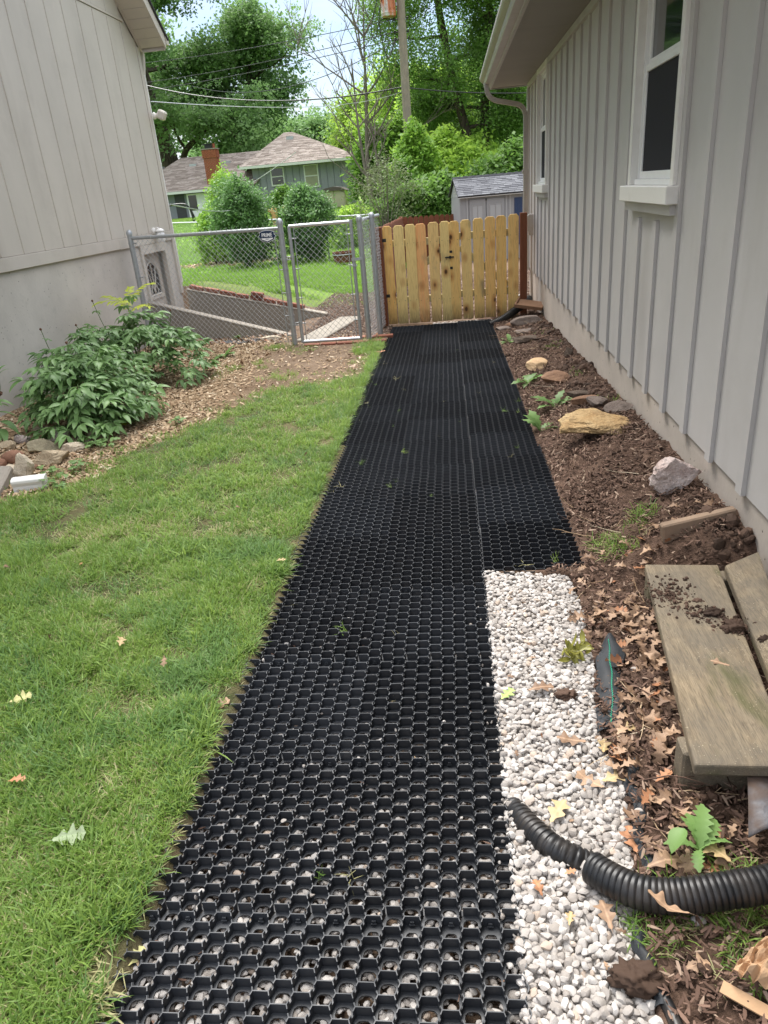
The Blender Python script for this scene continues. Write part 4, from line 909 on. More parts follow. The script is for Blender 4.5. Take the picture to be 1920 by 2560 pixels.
b = MB(); b.tube([(P3[0], P3[1], 1.20), (-.93, 9.88, 1.21)], .020, 12); b.build('top_rail', ga, cs, True)
b = MB(); [band(b, P3, z, tail=P4) for z in (1.1, .5, .12)]; [band(b, P4, z) for z in (1.13, .9, .1)]; b.build('tension_band', ga, cs, True)
b = MB(); b.box(P3[0]+.028, P3[0]+.034, 8.93, 8.95, .08, .15); b.build('sticker', [paint('sticker', (.7, .7, .7))], cs)
# sign on the fence: dark blue badge with a white name
sg = empty('fence_sign', (-2.19, 8.98, 1.08), label='small dark blue shield shaped PRIME sign wired to the chain-link fence', cat='sign')
sx, sz, sy = -2.175, 1.105, 8.955; navy = paint('sign_navy', (.008, .028, .075), .35, .02); wh = paint('sign_white', (.85, .85, .85), .4, .01)
ang = math.atan2(P2[1]-P1[1], P2[0]-P1[0]); MM = Matrix.Translation((sx, sy, sz)) @ Matrix.Rotation(ang*.6, 4, 'Z')
def spoly(P, d0, d1, m, name, par=sg):
    b = MB(); b.prism(P, d0, d1, 'y'); b.v = [tuple(MM @ Vector(p)) for p in b.v]; return b.build(name, [m], par)
P = [(-.085, -.015), (-.10, -.005), (-.105, .0), (-.10, .008), (-.088, .018), (-.088, .045), (-.05, .058), (0, .062), (.05, .058), (.088, .045), (.088, .018), (.10, .008), (.105, .0), (.10, -.005), (.085, -.015), (.085, -.035), (0, -.068), (-.085, -.035)]
spoly([(p[0]*1.06, p[1]*1.08) for p in P], .0, .003, wh, 'border'); spoly(P, -.003, -.0005, navy, 'plate'); spoly([(-.072, -.018), (.072, -.018), (.072, -.030), (0, -.056), (-.072, -.030)], -.006, -.0032, wh, 'lower_badge')
def text(body, size, x, z, m, name, y=-.0075, sc=(1, 1)):
    cu = bpy.data.curves.new(name, 'FONT'); cu.body = body; cu.size = size; cu.align_x = 'CENTER'; cu.align_y = 'CENTER'; cu.extrude = .0008; cu.offset = .0011 if size > .03 else 0; cu.materials.append(m)
    o = bpy.data.objects.new(name, cu); link(o); dg = bpy.context.evaluated_depsgraph_get(); me = bpy.data.meshes.new_from_object(o.evaluated_get(dg)); bpy.data.objects.remove(o)
    me.transform(MM @ Matrix.Translation((x, y, z)) @ Matrix.Rotation(PI/2, 4, 'X') @ Matrix.Diagonal((sc[0], sc[1], 1, 1))); me.transform(parent_world(sg).inverted()); return meshobj(name, me, sg)
text('PRIME', .058, 0, .014, wh, 'lettering', sc=(.86, 1)); text('FENCE', .013, 0, -.030, navy, 'lettering')

# ---------------------------------------------------------------- wooden double gate
GY = 9.95
lefts = [318, 402, 500, 592, 695, 790, 870, 970, 1068, 1165, 1263, 1360]; wid = [72, 82, 82, 82, 82, 78, 78, 80, 80, 80, 78, 80]; tops = [548, 543, 533, 528, 515, 508, 505, 495, 482, 470, 460, 448]
gL = empty('wooden_gate', (-.5, GY, -.18), label='left leaf of the new pine picket gate, next to the brown post', cat='gate')
gR = empty('wooden_gate', (.45, GY, -.18), label='right leaf of the new pine picket gate, next to the downspout', cat='gate')
pk = []
for i in range(12):
    u = 860+.3014*(lefts[i]+wid[i]/2); v = 400+.3014*tops[i]; p = PY(u, v, GY); wd = .3014*wid[i]*.0056*.985; x = p[0]; zt = p[2]; zb = -.175 if i < 6 else -.165
    par = gL if i < 6 else gR; h = wd/2; cc = .03
    b = MB(); b.prism([(-h, 0), (h, 0), (h, zt-zb-cc), (h-cc*.9, zt-zb), (-h+cc*.9, zt-zb), (-h, zt-zb-cc)], -.009, .009, 'y')
    me_ = b.me('picket', [M['pine']]); at_ = me_.attributes.new('board', 'FLOAT', 'POINT'); at_.data.foreach_set('value', [[.0, .35, .3, .62, .42, .33, .05, .8, .1, .95, .0, .9][i]]*len(me_.vertices))
    o = meshobj('picket', me_, par); o.location = (x-par.location[0], R_.uniform(-.003, .003), zb-par.location[2]); o.rotation_euler = (R_.uniform(-.01, .01), R_.uniform(-.008, .008), R_.uniform(-.03, .03))
    md = o.modifiers.new('bevel', 'BEVEL'); md.width = .003; md.segments = 1
    pk.append((x, zt, zb))
    sc_b = MB()
    for zz in (.12, .84):
        for s in (-.6, .6): sc_b.lathe((x+s*h, GY-.0125, zz+R_.uniform(-.01, .01)), [(.004, 0), (.004, .003)], 6, Matrix.Rotation(PI/2, 3, 'X'))
    so = sc_b.me('screw', [M['black_metal']]); so.transform(Matrix.Translation(-Vector(par.location)) ); so.transform(Matrix.Translation(-Vector(o.location))); so_o = meshobj('screw', so, o)
for par, x0, x1 in ((gL, pk[0][0]-.04, pk[5][0]+.05), (gR, pk[6][0]-.05, pk[11][0]+.05)):
    for z in (.13, .85):
        zz = z+(.03 if par is gR else 0); MB().box(x0, x1, GY+.013, GY+.05, zz-.043, zz+.043).build('rail', [M['rail_pine']], par, bevel=.003)
    L_ = x1-x0; b = MB(); a0 = math.atan2(.62, L_-.1)
    mm = Matrix.Translation(((x0+x1)/2, GY+.03, .49)) @ Matrix.Rotation(-a0 if par is gL else a0, 4, 'Y'); b.box(-.40, .40, -.016, .016, -.04, .04, mm); b.build('brace', [M['rail_pine']], par)
b = MB(); xm = (pk[5][0]+pk[6][0])/2; b.box(xm-.065, xm+.05, GY-.028, GY-.0145, .625, .643); b.box(xm-.012, xm+.012, GY-.034, GY-.0145, .615, .652); b.tube([(xm-.05, GY-.03, .634), (xm-.05, GY-.05, .62), (xm-.05, GY-.03, .61)], .004, 6)
for z in (.70, .50): b.box(xm-.006, xm+.03, GY-.02, GY-.0145, z-.015, z+.015)
b.build('latch', [M['black_metal']], gL)
for z in (.2, .9): MB().box(pk[0][0]-.075, pk[0][0]-.02, GY-.016, GY-.0105, z-.02, z+.02).build('hinge', [M['black_metal']], gL)
bp = empty('gate_post', (-.97, 9.95, -.2), label='wide reddish brown post and board left of the pine gate', cat='post')
MB().box(-1.06, -.955, 9.90, 10.0, -.3, 1.06).build('post', [M['brown_stain']], bp, bevel=.006)
MB().box(-.953, -.905, 9.87, 10.02, -.3, 1.065).build('jamb_board', [M['brown_stain']], bp, bevel=.004)
q = MB().box(.862, .95, 9.92, 10.01, -.3, 1.10).build('gate_post', [M['brown_stain']], None, bevel=.006, label='reddish brown post between the pine gate and the grey downspout', cat='post')
# ---------------------------------------------------------------- brown picket fence of the inner yard
def picket_run(e, A, B, zt, zb, w_=.13, gap=.012, cut_=True):
    A, B = Vector(A), Vector(B); Ln = (B-A).length; d = (B-A)/Ln; n = int(Ln/(w_+gap)); me = None; ang = math.atan2(d[1], d[0])
    for i in range(n):
        p = A+d*(i+.5)*(w_+gap); h = w_/2; zt_ = zt(i/n)+R_.uniform(-.01, .01); zb_ = zb(i/n); H = zt_-zb_
        b = MB(); b.prism([(-h, 0), (h, 0), (h, H-.04), (h-.035, H), (-h+.035, H), (-h, H-.04)], -.009, .009, 'y'); o = meshobj('picket', b.me('picket', [M['brown_stain']]), e)
        o.location = (p[0]-e.location[0], p[1]-e.location[1], zb_-e.location[2]); o.rotation_euler = (0, 0, ang)
    for f in (.2, .78):
        q = Vector((-d[1], d[0]))*-.03
        z0, z1 = zb(0)+(zt(0)-zb(0))*f, zb(1)+(zt(1)-zb(1))*f; a, c = A+q, B+q
        MB().hexa([(a[0], a[1], z0), (c[0], c[1], z1), (c[0]-q[0]*.8, c[1]-q[1]*.8, z1), (a[0]-q[0]*.8, a[1]-q[1]*.8, z0)], [(a[0], a[1], z0+.09), (c[0], c[1], z1+.09), (c[0]-q[0]*.8, c[1]-q[1]*.8, z1+.09), (a[0]-q[0]*.8, a[1]-q[1]*.8, z0+.09)]).build('rail', [M['brown_stain']], e)
fc = PY(1006, 542, 21.); 
f1 = empty('picket_fence', (-1.1, 14, -.3), label='reddish brown picket fence running back from the gate post', cat='fence')
picket_run(f1, (-.99, 10.3), (fc[0], 21.0), lambda t_: 1.03+(.79-1.03)*t_, lambda t_: -.22-.24*t_)
f2 = empty('picket_fence', (-.5, 21, -.45), label='reddish brown picket fence across the back, left of the grey shed', cat='fence')
picket_run(f2, (fc[0], 21.05), (.35, 21.2), lambda t_: .79-.04*t_, lambda t_: -.46)
for p in ((fc[0]-.05, 20.95),): MB().box(p[0]-.05, p[0]+.05, p[1]-.05, p[1]+.05, -.5, .80).build('corner_post', [M['brown_stain']], f2)

# ---------------------------------------------------------------- grey shed
sh = empty('shed', (.22, 20, -.47), math.radians(8), label='grey storage shed with dark shingle roof beyond the pine gate', cat='shed')
SW, SD, SE = 3.6, 1.5, 1.66; sg_ = paint('shed_grey', (.27, .265, .265), .5, .05, 3, .1); sg2 = paint('shed_grey_light', (.34, .335, .33), .5, .04, 3)
def local(b, name, mats, par, **k):
    me = b.me(name, mats); o = meshobj(name, me, par); bev = k.pop('bevel', 0)
    if bev: md = o.modifiers.new('bevel', 'BEVEL'); md.width = bev; md.segments = 1
    return tag(o, **k)
local(MB().box(0, SW, 0, SD, 0, SE-.02), 'wall', [sg_], sh)
b = MB(); b.prism([(0, SE-.019), (SD, SE-.019), (SD*.5, SE+.40)], -.004, SW, 'x'); b.v = [(x, y, z) for x, y, z in b.v]; local(b, 'gable', [sg2], sh)
for s in range(4): local(MB().box(-.012, -.005, SD*.42, SD*.58, SE+.06+s*.06, SE+.09+s*.06), 'vent_slat', [M['gutter_paint']], sh)
def door(x0, x1):
    d = local(MB().box(x0, x1, -.03, -.002, .06, SE-.10), 'door', [sg_], sh, bevel=.004)
    for (a, c, z0, z1) in ((x0+.07, x0+.075, .16, SE-.24), (x1-.075, x1-.07, .16, SE-.24), ((x0+x1)/2-.003, (x0+x1)/2+.003, .18, SE-.26), (x0+.07, x1-.07, SE-.24, SE-.235)):
        local(MB().box(a, c, -.036, -.031, z0, z1), 'moulding', [M['gutter_paint']], d)
    b = MB(); b.box(x0+.09, (x0+x1)/2-.012, -.034, -.0305, .18, SE-.26); b.box((x0+x1)/2+.012, x1-.09, -.034, -.0305, .18, SE-.26); local(b, 'raised_panel', [sg2], d)
    return d
d1 = door(.24, .66); d2 = door(.68, 1.14); door(-.0+1.9, 2.4)
local(MB().box(.655, .685, -.045, -.031, SE-.14, SE-.09), 'latch', [M['black_metal']], sh); local(MB().box(.655, .685, -.045, -.031, .62, .72), 'latch', [M['galv']], sh)
for x in (.0, .17, 1.17, 1.27): local(MB().box(x, x+.035, -.018, -.0015, .02, SE-.05), 'wall_rib', [sg2 if x else sg_], sh)
local(MB().box(-.05, SW+.05, -.12, -.085, SE-.045, SE+.0), 'eave_trim', [M['vinyl']], sh)
b = MB(); sl_ = (.40+.04)/(SD*.5)
for (yA, yB) in ((-.13, SD*.5), (SD+.13, SD*.5)):
    b.hexa([(-.06, yA, SE-.03), (SW+.06, yA, SE-.03), (SW+.06, yB, SE+.41), (-.06, yB, SE+.41)], [(-.06, yA, SE), (SW+.06, yA, SE), (SW+.06, yB, SE+.445), (-.06, yB, SE+.445)])
roofm = paint('shingle_base', (.035, .037, .042), .9, .3, 10); ro = local(b, 'roof', [roofm], sh)
t = NT('grey_shingle'); at = t.attr('shade'); c = t.mix(at, (.055, .057, .065), (.21, .215, .225)); c = t.mix(t.noise(80, det=3), c, (.12, .12, .13)); t.bump(t.noise(120), .4, .004); M['shingle_grey'] = t.done(c, .95, .2)
t = NT('brown_shingle'); at = t.attr('shade'); c = t.mix(at, (.21, .17, .145), (.42, .36, .32)); c = t.mix(t.ramp(t.noise(9, det=4), [(.4, 0.), (.7, .5)]), c, (.27, .22, .19)); M['shingle_brown'] = t.done(c, .95, .15)
def shingles(name, A, Bp, Cp, Dp, course, tab, th, mat, par, loc_=True):
    """overlapping shingle tabs laid on a roof face: A,B along the eave, D,C along the ridge"""
    A, Bp, Cp, Dp = map(Vector, (A, Bp, Cp, Dp)); nrm = (Bp-A).cross(Dp-A).normalized()
    if nrm.z < 0: nrm = -nrm
    hs = ((Dp+Cp)/2-(A+Bp)/2).length; n = max(1, int(hs/course)); V = []; F = []; S = []; r = random.Random(3)
    for j in range(n):
        a, c = A.lerp(Dp, j/n), Bp.lerp(Cp, j/n); a2, c2 = A.lerp(Dp, min(1, (j+1.15)/n)), Bp.lerp(Cp, min(1, (j+1.15)/n)); L_ = (c-a).length; m = max(1, int(L_/tab)); u0 = 0.; off = r.uniform(0, tab)
        cuts = [0.]; x = off*.8
        while x < L_: cuts.append(x/L_); x += tab*r.uniform(.55, 1.35)
        cuts.append(1.)
        for i in range(len(cuts)-1):
            if cuts[i+1]-cuts[i] < .002: continue
            k0, k1 = cuts[i]+.0008, cuts[i+1]-.0008; h = th*r.uniform(.7, 1.5); q = len(V); dn = (a-a2).normalized()*r.uniform(0, course*.08)
            V += [a.lerp(c, k0)+nrm*h+dn, a.lerp(c, k1)+nrm*h+dn, a2.lerp(c2, k1)+nrm*.002, a2.lerp(c2, k0)+nrm*.002, a.lerp(c, k0)+dn, a.lerp(c, k1)+dn]
            F += [(q, q+1, q+2, q+3), (q+4, q+5, q+1, q)]; sh_ = r.random(); S += [sh_]*6
    me = npmesh(name, [tuple(p) for p in V], F, [mat], False, attrs={'shade': np.array(S)})
    o = meshobj(name, me, par); 
    if not loc_: me.transform(parent_world(par).inverted())
    return tag(o, kind='stuff')
shingles('shingles', (-.06, -.14, SE+.001), (SW+.06, -.14, SE+.001), (SW+.06, SD*.5, SE+.446), (-.06, SD*.5, SE+.446), .085, .20, .011, M['shingle_grey'], sh)
b = MB()
for k in range(19): x = -.06+k*.19; b.hexa([(x, SD*.5-.10, SE+.40), (x+.2, SD*.5-.10, SE+.40), (x+.2, SD*.5+.1, SE+.40), (x, SD*.5+.1, SE+.40)], [(x, SD*.5-.04, SE+.455), (x+.2, SD*.5-.04, SE+.47), (x+.2, SD*.5+.04, SE+.47), (x, SD*.5+.04, SE+.455)])
local(b, 'ridge_cap', [roofm], sh)
# window and navy shutter on the shed front
nv = paint('navy_shutter_paint', (.022, .045, .11), .4, .05, 6)
for k in range(6): local(MB().box(1.40+k*.034, 1.40+k*.034+.028, -.022, -.0015, .40, SE-.13), 'shutter_board', [nv], sh)
wd = local(MB().box(1.625, 1.68, -.035, -.001, .35, SE-.12).box(1.95, 1.99, -.035, -.001, .35, SE-.12).box(1.68, 1.95, -.035, -.001, SE-.17, SE-.12).box(1.68, 1.95, -.035, -.001, .35, .40), 'window', [M['vinyl']], sh)
local(MB().box(1.68, 1.95, -.012, -.004, .40, SE-.17), 'pane', [M['glass']], wd)
# ---------------------------------------------------------------- stones
def rockmat(name, a, b, dark=None, sc=4., bump_=.7):
    t = NT(name); n = t.noise(sc, det=8, rough=.65, dist=.5); c = t.mix(t.ramp(n, [(.32, 0.), (.66, 1.)]), a, b)
    c = t.mix(t.ramp(t.noise(sc*3.1, det=7, rough=.7), [(.52, 0.), (.72, .65)]), c, dark or mul(a, .35)); c = t.mix(t.ramp(t.noise(sc*9, det=4), [(.55, 0.), (.75, .5)]), c, mul(b, .6))
    t.bump(t.math('ADD', t.noise(sc*4, det=8, rough=.7), t.math('MULTIPLY', t.noise(sc*16, det=4), .4)), bump_, .02); return t.done(c, .9, .2)
RK = {'tan': rockmat('tan_limestone', (.33, .25, .16), (.52, .43, .30)), 'cream': rockmat('cream_limestone', (.44, .36, .26), (.62, .54, .42)), 'olive': rockmat('mossy_stone', (.21, .18, .12), (.34, .30, .20)),
      'pinkgrey': rockmat('pink_grey_stone', (.34, .27, .24), (.47, .41, .38), (.22, .12, .11)), 'brown': rockmat('brown_stone', (.19, .095, .06), (.27, .15, .10), sc=6, bump_=.25),
      'orange': rockmat('orange_sandstone', (.36, .215, .09), (.54, .40, .22), (.13, .075, .04), 4, 1.), 'rose': rockmat('rose_quartz_stone', (.42, .30, .26), (.72, .63, .59), (.24, .14, .12), 4, 1.),
      'peach': rockmat('peach_stone', (.50, .32, .17), (.62, .45, .28), (.35, .2, .1), 5), 'slate': rockmat('grey_flagstone', (.13, .10, .085), (.21, .17, .145)), 'rust': rockmat('rust_flagstone', (.16, .09, .06), (.30, .18, .11)), 'dark': rockmat('dark_flagstone', (.075, .055, .042), (.15, .115, .09))}
def stone(label, p, size, mat, rz=0., tilt=0., seed=1, rough=.10, cuts=8, dz=.3, sub=4, tx=0., **k):
    me = rock(seed, size, sub, cuts, rough, RK[mat], False); z = gz1(p[0], p[1]) if len(p) == 2 or True else p[2]
    o = meshobj('stone', me, None, (p[0], p[1], z+size[2]*dz+k.pop('lift', 0)), (tx, tilt, rz)); md = o.modifiers.new('bevel', 'BEVEL') if False else None
    me.polygons.foreach_set('use_smooth', np.ones(len(me.polygons), bool)); smooth_by_angle(me, .42)
    return tag(o, label=label, cat=k.get('cat', 'rock'), **({'group': k['group']} if 'group' in k else {}))
g2 = lambda u, v: G(u, v)[:2]
def gb(u, v, dz): p = G(u, v, dz); return p
# left bed
stone('long tan weathered stone in front of the mossy one at the bed edge', g2(130, 1158), (.155, .085, .08), 'tan', .25, 0, 11, .12, 7, .35)
stone('mossy olive stone lying behind the long tan stone', g2(112, 1128), (.16, .08, .07), 'olive', .5, .1, 12, .08, 8, .4)
stone('cream pointed stone standing behind the white gutter offcut', g2(64, 1196), (.075, .06, .12), 'cream', .2, .15, 13, .12, 8, .5)
stone('low cream stone at the left edge beside the round brown one', g2(28, 1185), (.08, .06, .055), 'cream', .0, 0, 14, .12, 7, .3)
stone('smooth round brown stone beside the mossy stone', g2(38, 1158), (.085, .06, .058), 'brown', .1, 0, 15, .03, 0, .7)
stone('flat cream stone right of the mossy stone', g2(186, 1128), (.095, .06, .05), 'cream', .2, 0, 16, .12, 7, .4)
stone('pinkish grey stone under the leaves of the middle peony', g2(152, 1102), (.085, .07, .07), 'pinkgrey', .9, .2, 17, .10, 8, .5)
stone('pale grey stone behind the stemmy plant', g2(108, 1080), (.08, .06, .045), 'cream', .1, 0, 18, .10, 8, .4)
stone('large flat brown slab under the middle peony', g2(300, 1048), (.18, .12, .06), 'tan', .3, -.12, 19, .07, 9, .5)
stone('square olive stone below the middle peony', g2(243, 1100), (.06, .05, .06), 'olive', .1, 0, 20, .06, 9, .5)
stone('small pinkish stone next to the square olive one', g2(222, 1112), (.035, .03, .03), 'pinkgrey', .1, 0, 21, .06, 5, .5)
stone('red brown stone cut off by the left edge of the picture', g2(-2, 1172), (.06, .06, .07), 'brown', .1, 0, 22, .05, 4, .5)
stone('pale flat stone by the far end of the peonies', g2(508, 845), (.12, .08, .045), 'tan', .2, 0, 23, .08, 8, .4)
stone('brown stone partly buried right of the far peony', g2(492, 862), (.13, .08, .06), 'rust', -.3, 0, 24, .08, 8, .4)
stone('oval cream stone by the fence post on the wood chips', g2(677, 850), (.14, .09, .04), 'cream', .1, 0, 25, .06, 7, .4)
for i, (u, v, sz, m_, lb) in enumerate([(205, 1072, .04, 'cream', 'small cream stone tucked under the peony leaves by the square olive stone'), (85, 1175, .035, 'rust', 'small rusty stone between the pointed and the long tan stones'), (262, 1085, .05, 'pinkgrey', 'pinkish stone touching the left end of the large flat slab'), (345, 1022, .04, 'tan', 'little tan stone past the right end of the large flat slab'),
     (60, 1105, .06, 'pinkgrey', 'rounded pinkish stone behind the smooth brown one'), (20, 1120, .05, 'tan', 'tan stone at the foot of the stemmy plant'), (540, 838, .06, 'cream', 'cream stone leaning on the pale flat stone at the far end of the peonies'), (420, 930, .05, 'tan', 'tan stone peeping out below the largest peony')]):
    stone(lb, g2(u, v), (sz*1.3, sz, sz*.8), m_, i*.7, 0, 80+i, .09, 7, .5)
p = G(8, 1220); MB().hexa([(p[0]-.5, p[1]-.05, p[2]-.05), (p[0]+.08, p[1]-.16, p[2]-.05), (p[0]+.0, p[1]+.16, p[2]-.05), (p[0]-.5, p[1]+.22, p[2]-.05)], [(p[0]-.5, p[1]-.05, p[2]+.04), (p[0]+.08, p[1]-.16, p[2]+.045), (p[0]+.0, p[1]+.16, p[2]+.10), (p[0]-.5, p[1]+.22, p[2]+.10)]).build('splash_block', [M['concrete']], None, bevel=.012, label='grey concrete block at the left edge of the lawn', cat='concrete block')
a, c = G(35, 1232), G(118, 1222); d = Vector(c-a).normalized()
b = MB(); n_ = Vector((-d[1], d[0], 0)); P = [(0, 0), (0, .05), (.012, .075), (.012, .09), (.0, .10), (-.03, .105), (-.06, .10), (-.06, 0)]
V = [Vector(a)+n_*(-q[0])+Vector((0, 0, q[1]-.015)) for q in P]+[Vector(c)+n_*(-q[0])+Vector((0, 0, q[1]-.015)) for q in P]; n = len(P)
b.add(V, [tuple(range(n)), tuple(range(n, 2*n))[::-1]]+[(i, n+i, n+(i+1) % n, (i+1) % n) for i in range(n)]); b.build('gutter_offcut', [M['trim_white']], None, bevel=.002, label='white moulded gutter offcut lying at the corner of the lawn', cat='gutter piece')
# right bed
stone('large orange sandstone slab against the foundation', (lambda p: (p[0]-.02, p[1]+.03))(hit(1505, 1085)), (.235, .15, .068), 'orange', -.05, .04, 31, .15, 11, .55, sub=5, tx=.2, lift=.02)
stone('white and rose quartz rock standing by the grey foundation', (lambda p: (p[0], p[1]+.03))(hit(1690, 1225)), (.115, .075, .095), 'rose', .3, -.25, 46, .17, 9, .5, lift=.012)
stone('flat peach coloured stone halfway down the bed', tuple(hit(1345, 922)[:2]), (.115, .11, .05), 'peach', .3, 0, 33, .08, 8, .5, tx=.2, lift=.01)
stone('rust brown wedge of stone next to the peach one', tuple(hit(1392, 955)[:2]), (.125, .11, .05), 'rust', .2, .1, 34, .08, 9, .5, tx=.15, lift=.01)
stone('thin dark flagstone lying above the second one', tuple(hit(1452, 998)[:2]), (.13, .05, .03), 'dark', .1, 0, 35, .06, 9, .5, lift=.02)
stone('thin reddish flagstone just behind the orange slab', tuple(hit(1462, 1012)[:2]), (.13, .05, .03), 'rust', .15, 0, 36, .06, 9, .5, lift=.02)
stone('grey flagstone tilted behind the orange slab', tuple(hit(1495, 1022)[:2]), (.09, .07, .04), 'slate', -.3, .2, 37, .06, 9, .5, lift=.02)
stone('brown grey flagstone touching the foundation', tuple(hit(1545, 1030)[:2]), (.09, .09, .03), 'slate', .3, -.2, 38, .06, 9, .5, lift=.02)
stone('broad brown step stone under the broken paver', (.88, 9.0), (.22, .13, .07), 'slate', .0, 0, 39, .05, 9, .5)
stone('thin pale step stone below the broad one', (.80, 8.45), (.17, .10, .03), 'slate', .2, 0, 40, .12, 8, .6)
stone('low brown stone at the far part of the bed', (.75, 7.85), (.17, .12, .055), 'dark', .1, .1, 41, .08, 8, .5)
stone('small brown brick half buried near the pipe', (.66, 9.15), (.10, .07, .04), 'rust', .2, 0, 42, .04, 10, .5)
stone('dark stone under the left end of the pipe', (.58, 8.95), (.13, .09, .04), 'slate', .3, 0, 43, .06, 9, .4)
stone('dark lump of stone by the white wall, upper bed', (1.0, 6.6), (.045, .05, .05), 'dark', 0, 0, 44, .08, 8, .8)
p0 = (.80, 3.02); q_ = hit(1745, 1315); mm = Matrix.Translation((q_[0], q_[1], q_[2]+.012)) @ Matrix.Rotation(.10, 4, 'Z') @ Matrix.Rotation(-.18, 4, 'Y')
MB().box(-.15, .15, -.02, .02, -.05, .035, mm).build('edging_brick', [paint('tan_edging', (.25, .175, .12), .9, .25, 8, .5)], None, bevel=.006, label='long tan edging brick half buried behind the planks', cat='brick')
mm = Matrix.Translation((.97, 9.62, .02)) @ Matrix.Rotation(-.30, 4, 'Z') @ Matrix.Rotation(.14, 4, 'Y') @ Matrix.Rotation(.25, 4, 'X')
b = MB(); b.box(-.19, .17, -.12, .12, -.02, .0, mm); b.box(-.19, .17, -.12, -.10, .0, .028, mm); b.box(-.19, -.17, -.10, .12, .0, .028, mm); b.box(.15, .17, -.1, .12, 0, .024, mm)
b.build('splash_tray', [woodmat('wet_wood', (.28, .155, .09), (.10, .055, .035), (.40, .25, .15), length='X')], None, bevel=.004, label='shallow brown tray tilted under the end of the downspout', cat='tray')
t = NT('corrugated_plastic'); c = t.mix(t.ramp(t.noise(14, t.geo(), det=6), [(.45, 0.), (.75, .7)]), (.010, .010, .011), (.055, .045, .038)); M['pipe'] = t.done(c, .42, .45)
def corr_pipe(b, pts, r, pitch, n=18, amp=.09):
    pts = [Vector(p) for p in pts]; seg = []; s = 0
    for i in range(len(pts)-1): seg.append((s, pts[i], pts[i+1])); s += (pts[i+1]-pts[i]).length
    L_ = s; P = []; R2 = []; k = int(L_/pitch*6)
    for j in range(k+1):
        s = L_*j/k
        for (s0, a, c) in seg[::-1]:
            if s >= s0-1e-9: P.append(a.lerp(c, min(1, (s-s0)/max(1e-9, (c-a).length)))); break
        ph = (s/pitch) % 1; R2.append(r*(1-amp*(1 if .68 < ph < .98 else .35 if .6 < ph <= .68 or ph >= .98 else 0)))
    b.tube(P, R2, n)
def smoothpath(ctrl, n=8):
    P = [Vector(c) for c in ctrl]; P = [P[0]*2-P[1]]+P+[P[-1]*2-P[-2]]; out = []
    for i in range(1, len(P)-2):
        for j in range(n):
            t_ = j/n; a, b_, c, d = P[i-1:i+3]; out.append(.5*((2*b_)+(c-a)*t_+(2*a-5*b_+4*c-d)*t_*t_+(3*b_-a-3*c+d)*t_**3))
    return out+[P[-2]]
b = MB(); corr_pipe(b, smoothpath([gb(1482, 2170, .03), gb(1530, 2200, .04), gb(1600, 2230, .05), gb(1680, 2240, .06), gb(1800, 2228, .080), gb(1960, 2200, .10), gb(2150, 2140, .12)]), .0385, .0135)
b.build('corrugated_pipe', [M['pipe']], None, True, label='thick black corrugated drain pipe entering from the right edge', cat='pipe')
b = MB(); corr_pipe(b, smoothpath([gb(1284, 2022, -.03), gb(1318, 2062, -.012), gb(1372, 2112, -.004), gb(1425, 2142, -.010), gb(1472, 2164, -.028)]), .034, .0155)
b.build('corrugated_pipe', [M['pipe']], None, True, label='thinner black corrugated pipe half buried in the white gravel', cat='pipe')
b = MB(); corr_pipe(b, smoothpath([(.45, 9.55, -.20), (.62, 9.60, -.14), (.78, 9.72, -.06), (.95, 9.9, .0), (1.0, 10.2, 0.)]), .050, .02)
b.build('corrugated_pipe', [M['pipe']], None, True, label='black corrugated pipe running from the downspout to the end of the path', cat='pipe')
b = MB(); b.tube(smoothpath([gb(1652, 2480, .0), gb(1690, 2560, .005), gb(1720, 2660, .0)]), .014, 10); b.build('black_hose', [M['pipe']], None, True, label='short black hose end in the soil at the bottom edge', cat='hose')
# planks
def plank(label, C4, th, rz=0.):
    cen = sum((Vector(c) for c in C4), Vector())/4; ang = math.atan2(C4[3][0]-C4[0][0], -(C4[3][1]-C4[0][1])); b = MB()
    b.hexa([(c[0], c[1], c[2]-th) for c in C4], C4); o = b.build('plank', [M['old_plank']], None, label=label, cat='plank'); me = o.data; me.transform(Matrix.Rotation(-ang*0, 4, 'Z') @ Matrix.Translation(-cen)); o.location = cen
    md = o.modifiers.new('bevel', 'BEVEL'); md.width = .006; md.segments = 2; return o
zt = .165
A1 = [gb(1737, 1912, zt), gb(1990, 1917, zt), gb(1795, 1411, zt+.01), gb(1612, 1410, zt+.01)]
plank('wide weathered plank with a mossy left edge and soil on it', A1, .036)
A2 = [gb(2010, 1900, zt), gb(2070, 1900, zt), (1.085, gb(1880, 1413, zt)[1], zt+.01), gb(1812, 1413, zt+.01)]
plank('second weathered plank at the right edge, behind a dark gap', A2, .036)
c0, c1 = gb(1742, 1905, .1), gb(2000, 1905, .1)
MB().hexa([(c0[0]-.035, c0[1]-.0, -.03), (c1[0], c1[1]-.01, -.03), (c1[0], c1[1]+.07, -.03), (c0[0]-.035, c0[1]+.07, -.03)], [(c0[0]-.035, c0[1], .098), (c1[0], c1[1]-.01, .098), (c1[0], c1[1]+.07, .098), (c0[0]-.035, c0[1]+.07, .098)]).build('timber', [M['old_plank']], None, bevel=.006, label='short dark timber carrying the near ends of the planks', cat='timber')
c0 = gb(1640, 1440, .1); MB().box(c0[0]-.05, 1.06, c0[1]-.1, c0[1]-.03, -.03, .085).build('timber', [M['old_plank']], None, bevel=.006, label='timber under the far ends of the planks', cat='timber')
